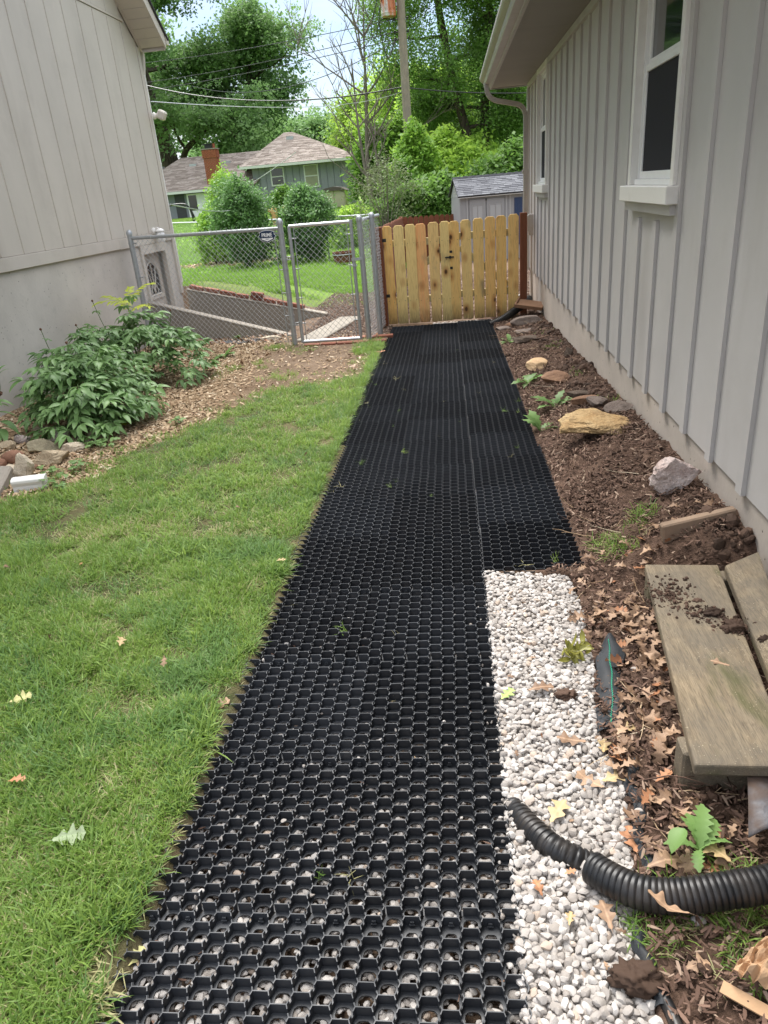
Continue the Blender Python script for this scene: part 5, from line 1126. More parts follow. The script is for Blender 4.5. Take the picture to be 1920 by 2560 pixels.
# soil spilled on the wide plank
x0, y0 = gb(1680, 1500, zt)[:2]; n = 900; V = []
for (u, v, s, m_) in ((1670, 1490, .035, 420), (1745, 1535, .018, 120), (1785, 1535, .016, 100), (1830, 1565, .020, 160), (1842, 1570, .014, 100)):
    p = gb(u, v, zt+.006)
    for i in range(m_): V.append((p[0]+R_.gauss(0, s*1.2), p[1]+R_.gauss(0, s*1.5), p[2]+abs(R_.gauss(0, .004))-.002))
V = np.array(V); scatter('spilled_soil', V, NP.uniform(0, 6, (len(V), 3)), .0015+.008*NP.random(len(V))**4+.001, crumb, kind='stuff')
for (u, v, s, lb) in ((1782, 1532, .022, 'crumbly clod of earth in the middle of the wide plank'), (1836, 1568, .026, 'dark clod of earth near the gap between the planks'), (1745, 1500, .014, 'small clod of earth on the far part of the wide plank'), (1918, 1600, .02, 'clod of earth on the second plank at the right edge')):
    p = gb(u, v, zt+.01); o = meshobj('soil_clod', rock(int(u), (s*1.3, s, s*.7), 4, 0, .55, M['clod'], True), None, (p[0], p[1], p[2]-.01+s*.3)); tag(o, label=lb, cat='clod')
for (u, v, s, lb) in ((1595, 1735, .026, 'large wet clod of soil among the oak leaves left of the wide plank'), (1415, 1740, .022, 'clod of brown soil lying on the white gravel'), (1590, 2455, .036, 'big brown clod of soil on the gravel near the bottom edge')):
    p = G(u, v); o = meshobj('soil_clod', rock(int(u)+3, (s*1.3, s, s*.7), 4, 0, .6, M['clod'], True), None, (p[0], p[1], gz1(min(p[0], .44), p[1])+s*.3)); tag(o, label=lb, cat='clod')
t = NT('splinter'); M['splinter'] = t.done((.55, .45, .28), .8)
# landscape fabric with its green stitching
def sheet(P, nu, nv, fn):
    V = [fn(i/nu, j/nv) for j in range(nv+1) for i in range(nu+1)]; F = [(j*(nu+1)+i, j*(nu+1)+i+1, (j+1)*(nu+1)+i+1, (j+1)*(nu+1)+i) for j in range(nv) for i in range(nu)]; return V, F
f00, f10, f01, f11 = [np.array(gb(*q)) for q in ((1492, 1835, .0), (1560, 1830, .0), (1490, 1640, .03), (1562, 1615, .045))]
top = [np.array(gb(1505, 1600, .045)), np.array(gb(1540, 1580, .055))]
def fabf(u, v):
    e = .006*math.sin(v*23+u*3)*(1 if u > .9 else .3); a = f00*(1-u)+f10*u; c = f01*(1-u)+f11*u
    if v < .8: p = a*(1-v/.8)+c*(v/.8)
    else: t_ = (v-.8)/.2; d = top[0]*(1-u)+top[1]*u; p = c*(1-t_)+d*t_
    return (p[0]+e, p[1], gz1(min(p[0], .5), p[1])+.006+.022*math.sin(u*PI)*(.4+v)+.006*math.sin(v*11+u*6)+.02*ss(v*1.3-.4))
V, F = sheet(None, 24, 60, fabf)
t = NT('landscape_fabric'); wv = t.math('MULTIPLY', t.wave(260, t.geo(), 0, 0), t.wave(260, t.geo(), 0, 0, 'Y')); c = t.mix(wv, (.012, .013, .015), (.09, .10, .11)); c = t.mix(t.ramp(t.noise(9, t.geo(), det=5), [(.5, 0.), (.7, .5)]), c, (.085, .08, .075)); M['fabric'] = t.done(c, .7, .25)
fab = meshobj('landscape_fabric', npmesh('fabric', V, F, M['fabric'], True)); md = fab.modifiers.new('thick', 'SOLIDIFY'); md.thickness = .0015
tag(fab, label='strip of black woven landscape fabric with a green stitched line', cat='fabric')
b = MB(); P = []
for i in range(90): v = .05+.88*i/90; q = Vector(fabf(.50+.06*math.sin(v*5)+(.022 if i % 2 else -.022), v)); P.append(q+Vector((0, 0, .003)))
b.tube(P, .0012, 4); t = NT('green_thread'); M['thread'] = t.done((.02, .34, .20), .5); b.build('green_stitching', [M['thread']], fab)
V, F = sheet(None, 6, 40, lambda u, v: (lambda p: (p[0]+.035*(u-.5)+.01*math.sin(v*14), p[1], gz1(.44, p[1])+.004+.012*math.sin(u*PI)))((1-v)*np.array(G(1618, 2200))+v*np.array(G(1575, 1905))))
o = meshobj('landscape_fabric', npmesh('fabric', V, F, M['fabric'], True)); tag(o, label='torn black fabric edge between gravel and soil above the thick pipe', cat='fabric')
V, F = sheet(None, 6, 40, lambda u, v: (lambda p: (p[0]+.03*(u-.5)+.006*math.sin(v*14), p[1], gz1(.4, p[1])+.0+.014*math.sin(u*PI)))((1-v)*np.array(G(1655, 2520))+v*np.array(G(1590, 2330))))
o = meshobj('landscape_fabric', npmesh('fabric', V, F, M['fabric'], True)); tag(o, label='black fabric edge beside the gravel at the bottom of the picture', cat='fabric')
# slate coloured plastic sheet at the right edge
V, F = sheet(None, 20, 20, lambda u, v: (lambda p: (p[0], p[1], gz1(p[0], p[1])*0+.055+.03*v+.02*math.sin(u*5+v*3)+.008*math.sin(u*13)))((1-v)*((1-u)*np.array(G(1860, 2155))+u*np.array(G(2200, 2100)))+v*((1-u)*np.array(G(1850, 1985))+u*np.array(G(2100, 1880)))))
t = NT('muddy_plastic'); c = t.mix(t.ramp(t.noise(5, t.geo(), det=6), [(.42, 0.), (.58, 1.)]), (.10, .11, .13), (.085, .055, .04)); t.bump(t.noise(40, t.geo(), det=5), .4, .01); M['muddy'] = t.done(c, t.ramp(t.noise(5, t.geo(), det=4), [(.4, .25), (.6, .9)]), .5)
o = meshobj('plastic_sheet', npmesh('plastic_sheet', V, F, M['muddy'], True)); md = o.modifiers.new('thick', 'SOLIDIFY'); md.thickness = .004; tag(o, label='muddy slate grey plastic sheet at the right edge above the pipe', cat='plastic sheet')

# ---------------------------------------------------------------- oak leaves
def oakleaf(seed, L_=1., curl=.25):
    r = random.Random(seed); k = 4; lob = []; n = 28; fr = r.uniform(2.6, 3.5); ph = r.uniform(0, .8)
    for i in range(n+1):
        s = i/n; w0 = .33*math.sin(min(1, s*1.02)*PI)**.7*(.55+.65*s) if s < .97 else 0
        wv = .5+.5*math.cos(s*PI*2*fr+ph); w1 = .035+w0*(.30+.80*wv**1.2); lob.append((s, w1 if 0 < i < n else .01))
    V = []; c1 = r.uniform(-1, 1)*curl; c2 = r.uniform(.3, 1)*curl; c3 = r.uniform(0, 6)
    def z(x, y): return c1*x*(1-x)*1.5+c2*2.2*y*y+.05*math.sin(x*9+c3)*abs(y)*3
    for s, w_ in lob: V.append((s+.22*w_, w_, 0)); V.append((s, 0, 0)); V.append((s+.22*w_, -w_*.92, 0))
    V = [((x-.5)*L_+.02*abs(y)*L_*0, y*L_, z(x, y)*L_) for x, y, _ in V]
    F = []
    for i in range(n): q = 3*i; F += [(q, q+3, q+4, q+1), (q+1, q+4, q+5, q+2)]
    q = len(V); V += [(-.5*L_, .006*L_, 0), (-.5*L_, -.006*L_, 0), (-.72*L_, 0, .03*L_)]; F.append((q, q+1, q+2))
    return V, F
def dryleafmat(name, a, b):
    t = NT(name); r = t.rnd(); c = t.mix(r, a, b); ax = t.n('ShaderNodeSeparateXYZ'); t.l(t.co, ax.inputs[0]); vein = t.ramp(t.math('ABSOLUTE', ax.outputs[1]), [(.0, .55), (.0022, 0.)]); c = t.mix(vein, c, mul(b, 1.35))
    c = t.mix(t.ramp(t.noise(45, t.mapc(t.co, (1, 1, 1), r), det=5), [(.5, 0.), (.75, .5)]), c, mul(a, .45)); t.bump(t.noise(90, det=3), .3, .002); return t.done(c, .6, .35)
M['dry_leaf'] = dryleafmat('dry_oak_leaf', (.17, .10, .06), (.42, .275, .175)); M['red_leaf'] = dryleafmat('russet_oak_leaf', (.28, .12, .055), (.42, .20, .10)); M['pale_leaf'] = dryleafmat('straw_oak_leaf', (.34, .24, .11), (.47, .35, .19)); M['green_leaf'] = dryleafmat('green_oak_leaf', (.28, .42, .10), (.38, .52, .16)); M['grey_leaf'] = dryleafmat('greygreen_oak_leaf', (.22, .28, .15), (.29, .35, .20)); M['yellow_leaf'] = dryleafmat('yellow_oak_leaf', (.40, .38, .15), (.48, .45, .20))
def leaf_obj(label, u, v, L_, mat, rz, dz=.0, seed=1, curl=.3, tilt=(.0, .0), zoff=.012, onlawn=False, flat=False):
    V, F = oakleaf(seed, L_, curl); p = G(u, v, dz); z = (p[2] if dz else (gz1(p[0] if p[0] > .46 else min(p[0], .44), p[1])))+zoff
    o = meshobj('oak_leaf', npmesh('oak_leaf', V, F, M[mat], True), None, (p[0], p[1], z), (tilt[0], tilt[1], rz)); return tag(o, label=label, cat='leaf')
leaf_obj('tan oak leaf with a hole beside the thin corrugated pipe', 1395, 2035, .088, 'pale_leaf', 1.0, seed=1, curl=.2)
leaf_obj('big brown oak leaf on the gravel next to the soil, left of the timber', 1475, 1955, .085, 'dry_leaf', 2.4, seed=2)
leaf_obj('straw coloured oak leaf touching the big brown one', 1535, 1950, .075, 'pale_leaf', .4, seed=3)
leaf_obj('rumpled brown leaf on the gravel below the wet clod', 1428, 1855, .085, 'dry_leaf', 2.9, seed=4, curl=.5)
leaf_obj('brown oak leaf lying in the middle of the upper gravel', 1352, 1728, .085, 'dry_leaf', .2, seed=5)
leaf_obj('fresh green oak leaf on the gravel beside the path', 1268, 1742, .066, 'green_leaf', .9, seed=6, curl=.15)
leaf_obj('pointed brown oak leaf on the gravel below the pipe bend', 1515, 2295, .072, 'dry_leaf', 1.7, seed=7, curl=.6)
leaf_obj('large russet brown leaf resting on the thick corrugated pipe', 1670, 2265, .088, 'dry_leaf', 2.5, dz=.10, seed=8, curl=.5, tilt=(.5, 0), zoff=.015)
leaf_obj('bright russet leaf between the gravel and the dark soil', 1580, 2105, .08, 'red_leaf', 1.6, seed=9, curl=.15)
leaf_obj('small orange leaf scrap on the white gravel above the brown leaf', 1425, 2188, .03, 'red_leaf', .4, seed=10)
leaf_obj('curled orange leaf on the gravel close to the path edge', 1345, 2228, .045, 'red_leaf', 1.9, seed=11, curl=.6)
leaf_obj('small pale orange leaf in the lower gravel', 1425, 2305, .035, 'pale_leaf', 1.3, seed=12, curl=.6)
leaf_obj('single brown oak leaf on the wide plank', 1800, 1660, .055, 'dry_leaf', 2.6, dz=zt, seed=13, curl=.08, zoff=.004)
leaf_obj('tan curled oak leaf leaning on the timber', 1795, 1925, .09, 'dry_leaf', .7, seed=14, curl=.5, tilt=(.5, .3), dz=.05, zoff=.02)
leaf_obj('straw coloured skeleton leaf right of the dandelion', 1785, 2135, .08, 'pale_leaf', 2.3, seed=15, curl=.3, dz=.04)
leaf_obj('pale brown leaf left of the dandelion', 1650, 2130, .065, 'dry_leaf', 2.2, seed=16)
leaf_obj('brown oak leaf against the upper side of the thick pipe', 1660, 2165, .085, 'dry_leaf', .25, seed=17, dz=.02, zoff=.01)
leaf_obj('star shaped tan leaf on the dark soil above the pile', 1515, 1495, .075, 'dry_leaf', 1.2, seed=18)
leaf_obj('pale yellow oak leaf fallen on the left of the lawn', 60, 1768, .07, 'yellow_leaf', .6, seed=19, zoff=.04, curl=.1, tilt=(.5, 0))
leaf_obj('large grey green leaf on the lawn near the lower left', 182, 2118, .085, 'grey_leaf', .3, seed=20, zoff=.04, curl=.1, tilt=(.5, 0))
leaf_obj('small tan leaf standing in the middle of the lawn', 310, 1630, .06, 'pale_leaf', 1.8, seed=21, zoff=.05, curl=.15, tilt=(.6, 0))
leaf_obj('brown leaf on the bare patch by the path edge', 545, 1765, .085, 'dry_leaf', .5, seed=22, zoff=.01)
leaf_obj('orange leaf in the grass near the left border', 52, 1975, .05, 'red_leaf', .2, seed=23, zoff=.04)
leaf_obj('pale leaf caught in the first cells of the grid path', 335, 2375, .05, 'yellow_leaf', 1.2, seed=24, zoff=-.02)
leaf_obj('tan leaf near the top of the lawn beside the path', 705, 1415, .05, 'pale_leaf', .3, seed=25, zoff=.03)
leaf_obj('rust brown flat leaf on the earth by the end of the path', 950, 880, .12, 'red_leaf', .1, seed=26, zoff=.01)
for i, (u, v, L_, m_, rz, lb) in enumerate([(1640, 1395, .10, 'dry_leaf', .2, 'big tan oak leaf just beyond the far end of the planks'), (1600, 1385, .08, 'dry_leaf', 1.2, 'upright tan leaf left of the leaf beyond the planks'), (1690, 1405, .07, 'dry_leaf', 2.9, 'shrivelled leaf touching the far end of the wide plank'),
     (1860, 2360, .07, 'dry_leaf', 1.5, 'faded leaf lying on the grass below the thick pipe'), (1740, 2425, .06, 'dry_leaf', .3, 'small brown leaf on the soil left of the brown paper'), (1510, 1870, .06, 'pale_leaf', 1.3, 'straw leaf standing on the soil below the fabric'), (1565, 1830, .06, 'pale_leaf', .1, 'tan bleached leaf at the foot of the green stitched fabric')]):
    leaf_obj(lb, u, v, L_, m_, rz, seed=40+i, curl=.4)
# the drift of leaf litter along the planks
lm_ = []
for i in range(7): V, F = oakleaf(60+i, 1., .35+.1*i); lm_.append(npmesh('litter_leaf', V, F, M['dry_leaf'], True))
V, F = oakleaf(70, 1., .8); lm_.append(npmesh('litter_leaf', V, F, M['red_leaf'], True))
pts = []
for (u, v, su, sv, m_) in ((1490, 1555, 45, 22, 26), (1600, 1500, 30, 60, 30), (1610, 1600, 35, 50, 40), (1650, 1700, 28, 70, 34), (1650, 1850, 30, 60, 30), (1560, 1900, 45, 50, 20), (1610, 2020, 70, 45, 16), (1710, 2080, 40, 50, 9), (1520, 1470, 60, 30, 10), (1560, 1770, 25, 50, 8), (1870, 2110, 30, 20, 5), (1690, 2180, 60, 10, 5), (1750, 1390, 60, 12, 8)):
    for i in range(m_):
        p = G(R_.gauss(u, su), R_.gauss(v, sv)); 
        if p[0] > .39 and p[0] < 1.05: pts.append((p[0], p[1], gz1(p[0], p[1])+R_.uniform(.012, .04)))
pts = np.array(pts); scatter('leaf_litter', pts, np.stack([NP.normal(0, .45, len(pts)), NP.normal(0, .45, len(pts)), NP.uniform(0, 6.28, len(pts))], 1), NP.uniform(.038, .072, len(pts)), lm_, kind='stuff')
x, y = rand_in(260, .5, 1.07, 2.6, 9.5); scatter('leaf_litter', np.stack([x, y, gz(x, y)+.02], 1)[NP.random(260) < .22], zrot(260, .4)[:1].repeat(1, 0) if False else zrot(int(0)+0, .4) if False else np.zeros((0, 3)), np.zeros(0), lm_, kind='stuff') if False else None
n = 60; x, y = rand_in(n, -4.1, -1.0, 7.0, 9.3); scatter('leaf_litter', np.stack([x, y, gz(x, y)+.02], 1), zrot(n, .5), NP.uniform(.05, .1, n), lm_, kind='stuff')
n = 150; x = NP.uniform(-4.0, -2.2, n); y = 9.6+NP.uniform(-.35, .1, n); scatter('leaf_litter', np.stack([x, y, gz(x, y)+.02], 1), zrot(n, .5), NP.uniform(.05, .09, n), lm_, kind='stuff')
n = 26; x = NP.uniform(.12, .42, n); y = NP.uniform(.8, 2.7, n); scatter('leaf_scraps', np.stack([x, y, gz(x, y)+.004], 1), zrot(n, .5), NP.uniform(.012, .026, n), lm_, kind='stuff')
n = 16; x = NP.uniform(-2.6, -1., n); y = NP.uniform(1, 6, n); scatter('leaf_scraps', np.stack([x, y, gz(x, y)+.04], 1), zrot(n, .5), NP.uniform(.02, .045, n), lm_, kind='stuff')
# crumpled brown paper in the lower right corner
bp0, bp1, bp2, bp3 = [np.array(G(*q)) for q in ((1815, 2480), (2080, 2600), (2040, 2330), (1905, 2395))]
def paper(u, v):
    p = (1-v)*((1-u)*bp0+u*bp1)+v*((1-u)*bp3+u*bp2); n_ = mnoise.noise((u*5, v*5, 2)); n2_ = abs(mnoise.noise((u*9, v*7, 9))); return (p[0]+.01*n_, p[1], gz1(p[0], p[1])*0+.035+.05*n_*.6+.05*n2_+.05*math.sin(u*PI)*math.sin(v*PI))
V, F = sheet(None, 26, 26, paper); t = NT('brown_paper'); c = t.mix(t.noise(12, det=5), (.36, .22, .12), (.50, .33, .20)); t.bump(t.noise(18, det=6), .5, .01); pm_ = t.done(c, .8, .2)
o = meshobj('paper_bag', npmesh('paper', V, F, pm_, False)); md = o.modifiers.new('thick', 'SOLIDIFY'); md.thickness = .001; tag(o, label='crumpled brown paper bag in the lower right corner', cat='paper bag')
mm = Matrix.Translation(Vector(G(1860, 2525))+Vector((0, 0, .03))) @ Matrix.Rotation(-.6, 4, 'Z') @ Matrix.Rotation(.1, 4, 'X'); MB().box(-.045, .045, -.013, .013, -.002, .002, mm).build('cardboard_scrap', [pm_], None, label='small flat strip of brown cardboard below the paper bag', cat='cardboard')

# ---------------------------------------------------------------- plants
def lance(L_, W_, bend=.5, cup=.18, n=6, twist=0.):
    """one pointed leaflet along +x"""
    V = []; F = []
    for i in range(n+1):
        s = i/n; wd = W_*(math.sin(s**.82*PI)**.85 if 0 < i < n else 0); a = -bend*s; x = L_*s*(math.cos(a*.6)); z = L_*s*math.sin(a*.6)
        V += [(x, wd/2, z+cup*wd), (x, 0, z), (x, -wd/2, z+cup*wd)]
    for i in range(n): q = 3*i; F += [(q, q+3, q+4, q+1), (q+1, q+4, q+5, q+2)]
    return V, F
def compound(seed, L_=.11, W_=.038, groups=3, bend=.7, spread=.75, rach=.07):
    """a compound leaf: a short stalk carrying clusters of lance-shaped leaflets"""
    r = random.Random(seed); b = MB()
    b.tube([(0, 0, 0), (rach*.6, 0, .004), (rach*1.6, 0, 0)], [.0022, .0018, .001], 4)
    spots_ = [(rach*1.6, 0, 0.)]+[(rach*.7, .01*s, s*.85) for s in (-1, 1)][:groups-1]
    for (x, y, a0) in spots_:
        for a in ((-spread, 0, spread) if a0 == 0 else (-spread*.6, spread*.35) if a0 < 0 else (-spread*.35, spread*.6)):
            V, F = lance(L_*r.uniform(.8, 1.15)*(1 if a0 == 0 else .85), W_*r.uniform(.85, 1.1), bend*r.uniform(.6, 1.4)); mm = Matrix.Translation((x, y, 0)) @ Matrix.Rotation(a0+a+r.uniform(-.15, .15), 4, 'Z') @ Matrix.Rotation(r.uniform(-.35, .35), 4, 'X') @ Matrix.Rotation(r.uniform(-.25, .2), 4, 'Y')
            b.add([mm @ Vector(v) for v in V], F)
    return b.me('leaf', [M['peony']], True)
pleaf = [compound(i) for i in range(8)]
def peony(label, cx, cy, rx, ry, h, nleaf, seed, stems=12, tall=()):
    e = empty('peony_plant', (cx, cy, gz1(cx, cy)), label=label, cat='plant'); r = random.Random(seed); z0 = gz1(cx, cy); b = MB()
    for i in range(nleaf):
        a = r.uniform(0, 2*PI); el = r.random()**.75; ir = 1+.42*mnoise.noise((math.cos(a)*1.5+seed*3, math.sin(a)*1.5, el*2.2)); ph = el*PI/2; q = .80+.2*r.random(); ll = r.random() < .2
        x = math.cos(a)*math.cos(ph)*q*rx*ir; y = math.sin(a)*math.cos(ph)*q*ry*ir; z = h*(.18+.80*math.sin(ph)*q)*(.55 if ll else 1)*(ir if el > .5 else 1)*(1.22 if r.random() < .06 else 1)
        o = meshobj('leaf', r.choice(pleaf), e, (x, y, z), (r.uniform(-.3, .3), r.uniform(-.35, .45)*(1-.5*el), a+r.uniform(-.9, .9)), r.uniform(.55, 1.25))
        if i % 7 == 0: b.tube(smoothpath([(cx+.03*r.gauss(0, 1), cy+.03*r.gauss(0, 1), z0-.01), (cx+x*.5, cy+y*.5, z0+z*.7), (cx+x, cy+y, z0+z)], 4), .0035, 5, False)
    b.build('stem', [M['stem_green']], e)
    for (dx_, dy_, dz_) in tall:                          # flower stalks with spent heads
        b = MB(); P = smoothpath([(cx+dx_*.5, cy+dy_*.5, z0+h*.5), (cx+dx_*.85, cy+dy_, z0+h*.8+dz_*.4), (cx+dx_, cy+dy_, z0+h+dz_)], 5); b.tube(P, .0035, 5); st = b.build('flower_stalk', [M['stem_green']], e)
        b = MB(); b.lathe(P[-1], [(.004, -.008), (.012, 0), (.010, .010), (.003, .016)], 7); b.build('seed_head', [M['stem_brown']], st)
        for k in range(3): q = P[-3-3*k]; meshobj('leaf', r.choice(pleaf), e, Vector(q)-Vector(e.location), (r.uniform(-.3, .3), .1, r.uniform(0, 6)), r.uniform(.45, .65))
    return e
peony('bushy dark green peony in the middle of the left bed', -3.08, 5.7, .56, .46, .52, 260, 1, tall=((-.2, .2, .12),))
peony('peony with small leaves low in front of the middle one', -2.90, 5.28, .32, .24, .34, 80, 2)
peony('largest peony nearest to the chain-link fence', -3.25, 7.2, .74, .56, .62, 330, 3, tall=((-.42, .1, .22), (-.55, -.1, .02), (.3, .3, .05)))
peony('peony squeezed between the wall and the middle peony', -3.55, 6.45, .40, .40, .55, 110, 4, tall=((-.25, .0, .15),))
# the stemmy plant at the left edge with broad leaves and spent flowers
c = G(8, 1110); e = empty('budded_plant', (c[0], c[1], c[2]), label='stemmy plant with broad dark leaves and two withered flowers at the left edge', cat='plant')
r = random.Random(9); b = MB(); b.tube(smoothpath([c, c+np.array([.0, .02, .2]), c+np.array([.01, .02, .42]), c+np.array([.02, .02, .52])], 5), .005, 6); b.tube(smoothpath([c+np.array([.0, .02, .25]), c+np.array([.08, .04, .42]), c+np.array([.11, .04, .58])], 5), .004, 6); b.build('stem', [M['stem_green']], e)
V, F = lance(.20, .062, .9, .12, 8); big = npmesh('leaf', V, F, M['peony'], True)
for i, (a, z, s) in enumerate([(-.3, .18, 1.0), (.2, .14, .95), (-.8, .12, 1.), (2.6, .2, .9), (.7, .25, .9), (-1.2, .1, .9), (3.3, .3, .8), (.1, .34, .8), (1.4, .3, .7), (-.5, .40, .7), (2.2, .42, .6)]): meshobj('leaf', big, e, (.01, .02, z), (r.uniform(-.3, .3), r.uniform(-.3, .2), a), s)
for (x, z, a) in ((.11, .56, 1.2), (.11, .54, .2), (.1, .5, 2.6)): meshobj('leaf', big, e, (x, .04, z), (0, -.9, a), .5)
for (x, z, s) in ((.02, .53, 1.), (.075, .40, 1.3)):
    b = MB(); 
    for k in range(9): aa = k*.7; b.tube([c+np.array([x, .02, z-.42+.40]), c+np.array([x+.02*s*math.cos(aa), .02+.02*s*math.sin(aa), z+.0+.012*math.sin(k)])], [.004, .007*s], 5)
    b.build('withered_flower', [M['stem_brown']], e)
# yellow-green pinnate fronds rising above the far peony
def frond(seed, L_=.32, n=9, lw=.028, ll=.10, mat='frond'):
    b = MB(); r = random.Random(seed); P = [(L_*i/10, 0, .12*math.sin(i/10*PI*.8)*L_*2) for i in range(11)]; b.tube(P, [.003-.0002*i for i in range(11)], 4)
    for k in range(n):
        s = .18+.8*k/(n-1); q = Vector((L_*s, 0, .24*math.sin(s*PI*.8)*L_))
        for sg_ in (-1, 1):
            V, F = lance(ll*(1-.45*abs(s-.45)), lw, .35, .1, 5); mm = Matrix.Translation(q) @ Matrix.Rotation(sg_*(1.0-.35*s), 4, 'Z') @ Matrix.Rotation(r.uniform(-.1, .3), 4, 'Y'); b.add([mm @ Vector(v) for v in V], F)
    return b.me('frond', [M[mat]], True)
e = empty('yellow_seedling', (-3.62, 8.0, gz1(-3.3, 8.1)), label='seedling with yellow green feathery fronds above the far peony', cat='plant')
b = MB(); z0 = gz1(-3.3, 8.1); b.tube([(-3.62, 8.0, z0), (-3.61, 8.0, z0+.60)], .006, 6); b.build('stem', [M['stem_green']], e)
for i, (a, ty, s, z) in enumerate([(2.9, -.35, 1., .66), (3.5, -.1, 1.05, .68), (.3, -.5, 1.1, .70), (1.7, -.5, .9, .70), (-.4, -.1, 1., .62), (2.3, -.3, 1., .62), (-1.3, -.3, 1., .64)]): meshobj('frond', frond(i), e, (0, 0, z), (0, ty, a), s)
# low weeds
def weed(label, x, y, s, kind='clover', seed=1, n=16, name='weed'):
    z = gz1(x, y); e = empty(name, (x, y, z), label=label, cat='weed'); r = random.Random(seed)
    for i in range(n):
        a = r.uniform(0, 2*PI); q = s*math.sqrt(r.random())
        if kind == 'clover':
            b = MB(); hh = r.uniform(.02, .05)+.3*s*r.random()*.4
            b.tube([(0, 0, 0), (0, 0, hh)], .0012, 3)
            for k in range(3): V, F = lance(.024, .022, .3, .1, 3); mm = Matrix.Translation((0, 0, hh)) @ Matrix.Rotation(k*2.1, 4, 'Z'); b.add([mm @ Vector(v) for v in V], F)
            o = meshobj('leaf', b.me('leaf', [M['weed']], True), e, (q*math.cos(a), q*math.sin(a), 0), (r.uniform(-.3, .3), r.uniform(-.3, .3), a), r.uniform(.8, 1.5))
        elif kind == 'dandelion':
            V = []; F = []; m_ = 9; LL = s*r.uniform(.8, 1.3)
            for k in range(m_+1):
                t_ = k/m_; wd = LL*.16*(math.sin(max(.02, t_)**1.3*PI)**.8)*(1.25 if k % 2 else .65)+.002; x_, z_ = LL*t_, LL*(.55*t_-.55*t_*t_); V += [(x_, wd, z_+.1*wd), (x_, 0, z_), (x_, -wd, z_+.1*wd)]
            for k in range(m_): q_ = 3*k; F += [(q_, q_+3, q_+4, q_+1), (q_+1, q_+4, q_+5, q_+2)]
            meshobj('leaf', npmesh('leaf', V, F, M['weed'], True), e, (0, 0, 0), (r.uniform(-.2, .2), r.uniform(-.8, .0), a))
        else:
            meshobj('leaf', frond(i+seed, .8*s, 5, .3*s*.6, .45*s, 'weed' if kind == 'fern' else 'frond'), e, (0, 0, .01), (0, r.uniform(-.5, -.1), a))
    return e
def wd_(label, u, v, s, kind, seed, n): p = G(u, v); return weed(label, p[0], p[1], s, kind, seed, n)
wd_('clover like weeds in front of the long tan stone', 160, 1185, .14, 'clover', 1, 34); wd_('clover patch at the end of the white gutter offcut', 135, 1225, .09, 'clover', 2, 20); wd_('small creeping weeds below the flat slab', 250, 1120, .13, 'clover', 3, 30)
wd_('lime green ferny seedling beside the flat slab', 303, 1068, .10, 'frondy', 4, 5); wd_('bright seedling with oak shaped leaves on the wood chips', 565, 893, .16, 'dandelion', 5, 9); wd_('small green weed by the dark rubbish near the fence', 597, 850, .10, 'dandelion', 6, 8); wd_('pale seedling on the chips right of the flat slab', 340, 1045, .06, 'clover', 7, 14); wd_('tiny bluish weed at the lawn edge', 440, 1062, .06, 'clover', 8, 10); wd_('dandelion rosette in the gap between peonies', 380, 985, .07, 'clover', 9, 16)
weed('leafy weed leaning over the path edge, next to the peach stone', .60, 6.1, .16, 'dandelion', 10, 9); weed('dandelion with jagged upright leaves left of the flagstones', .70, 5.15, .16, 'dandelion', 11, 7); weed('pale green weed hanging over the edge of the path', .55, 4.75, .15, 'dandelion', 12, 8); weed('grassy weed near the far end of the path', .58, 8.1, .12, 'dandelion', 13, 8)
p = G(1745, 2150, .02); e = empty('dandelion', (p[0], p[1], .03), label='large bright green dandelion leaves behind the thick pipe', cat='weed'); r = random.Random(5)
V, F = lance(.085, .055, .5, .2, 9); bl = npmesh('leaf', V, F, M['weed'], True)
meshobj('leaf', bl, e, (-.035, .01, .055), (.3, .15, 3.9), .8)
for i, (a, LL, ty) in enumerate([(1.25, .115, -.35), (1.6, .095, -.2), (.9, .10, -.15), (1.9, .08, -.4), (3.0, .08, -.1), (4.4, .07, -.1), (.2, .08, -.1)]):
    V = []; F = []; m_ = 13
    for k in range(m_+1):
        t_ = k/m_; wd = LL*.17*(math.sin(max(.04, t_)**1.2*PI)**.7)*(1.2 if k % 2 else .5)+.003; x_, z_ = LL*t_, LL*(.5*t_-.55*t_*t_); V += [(x_+(.1*wd if k % 2 else 0), wd, z_+.25*wd), (x_, 0, z_), (x_, -wd, z_+.25*wd)]
    for k in range(m_): q_ = 3*k; F += [(q_, q_+3, q_+4, q_+1), (q_+1, q_+4, q_+5, q_+2)]
    meshobj('leaf', npmesh('leaf', V, F, M['weed'], True), e, (0, 0, 0), (r.uniform(-.5, .5), ty, a))
# wilted olive sprig lying on the gravel
p = G(1440, 1640); e = empty('wilted_sprig', (p[0], p[1], p[2]), label='wilted olive green sprig of leaves on the edge of the gravel', cat='sprig'); r = random.Random(4)
M['olive_leaf'] = leafmat('wilted_leaf', (.16, .15, .03), (.34, .33, .08), .4, .25, 9)
for i in range(26):
    V, F = lance(r.uniform(.04, .07), .020, r.uniform(-1.4, 1.6), .35, 6); a = r.uniform(0, 6.28); meshobj('leaf', npmesh('leaf', V, F, M['olive_leaf'], True), e, (r.uniform(-.035, .035), r.uniform(-.03, .03), r.uniform(.0, .035)), (r.uniform(-.8, .8), r.uniform(-.8, .3), a))
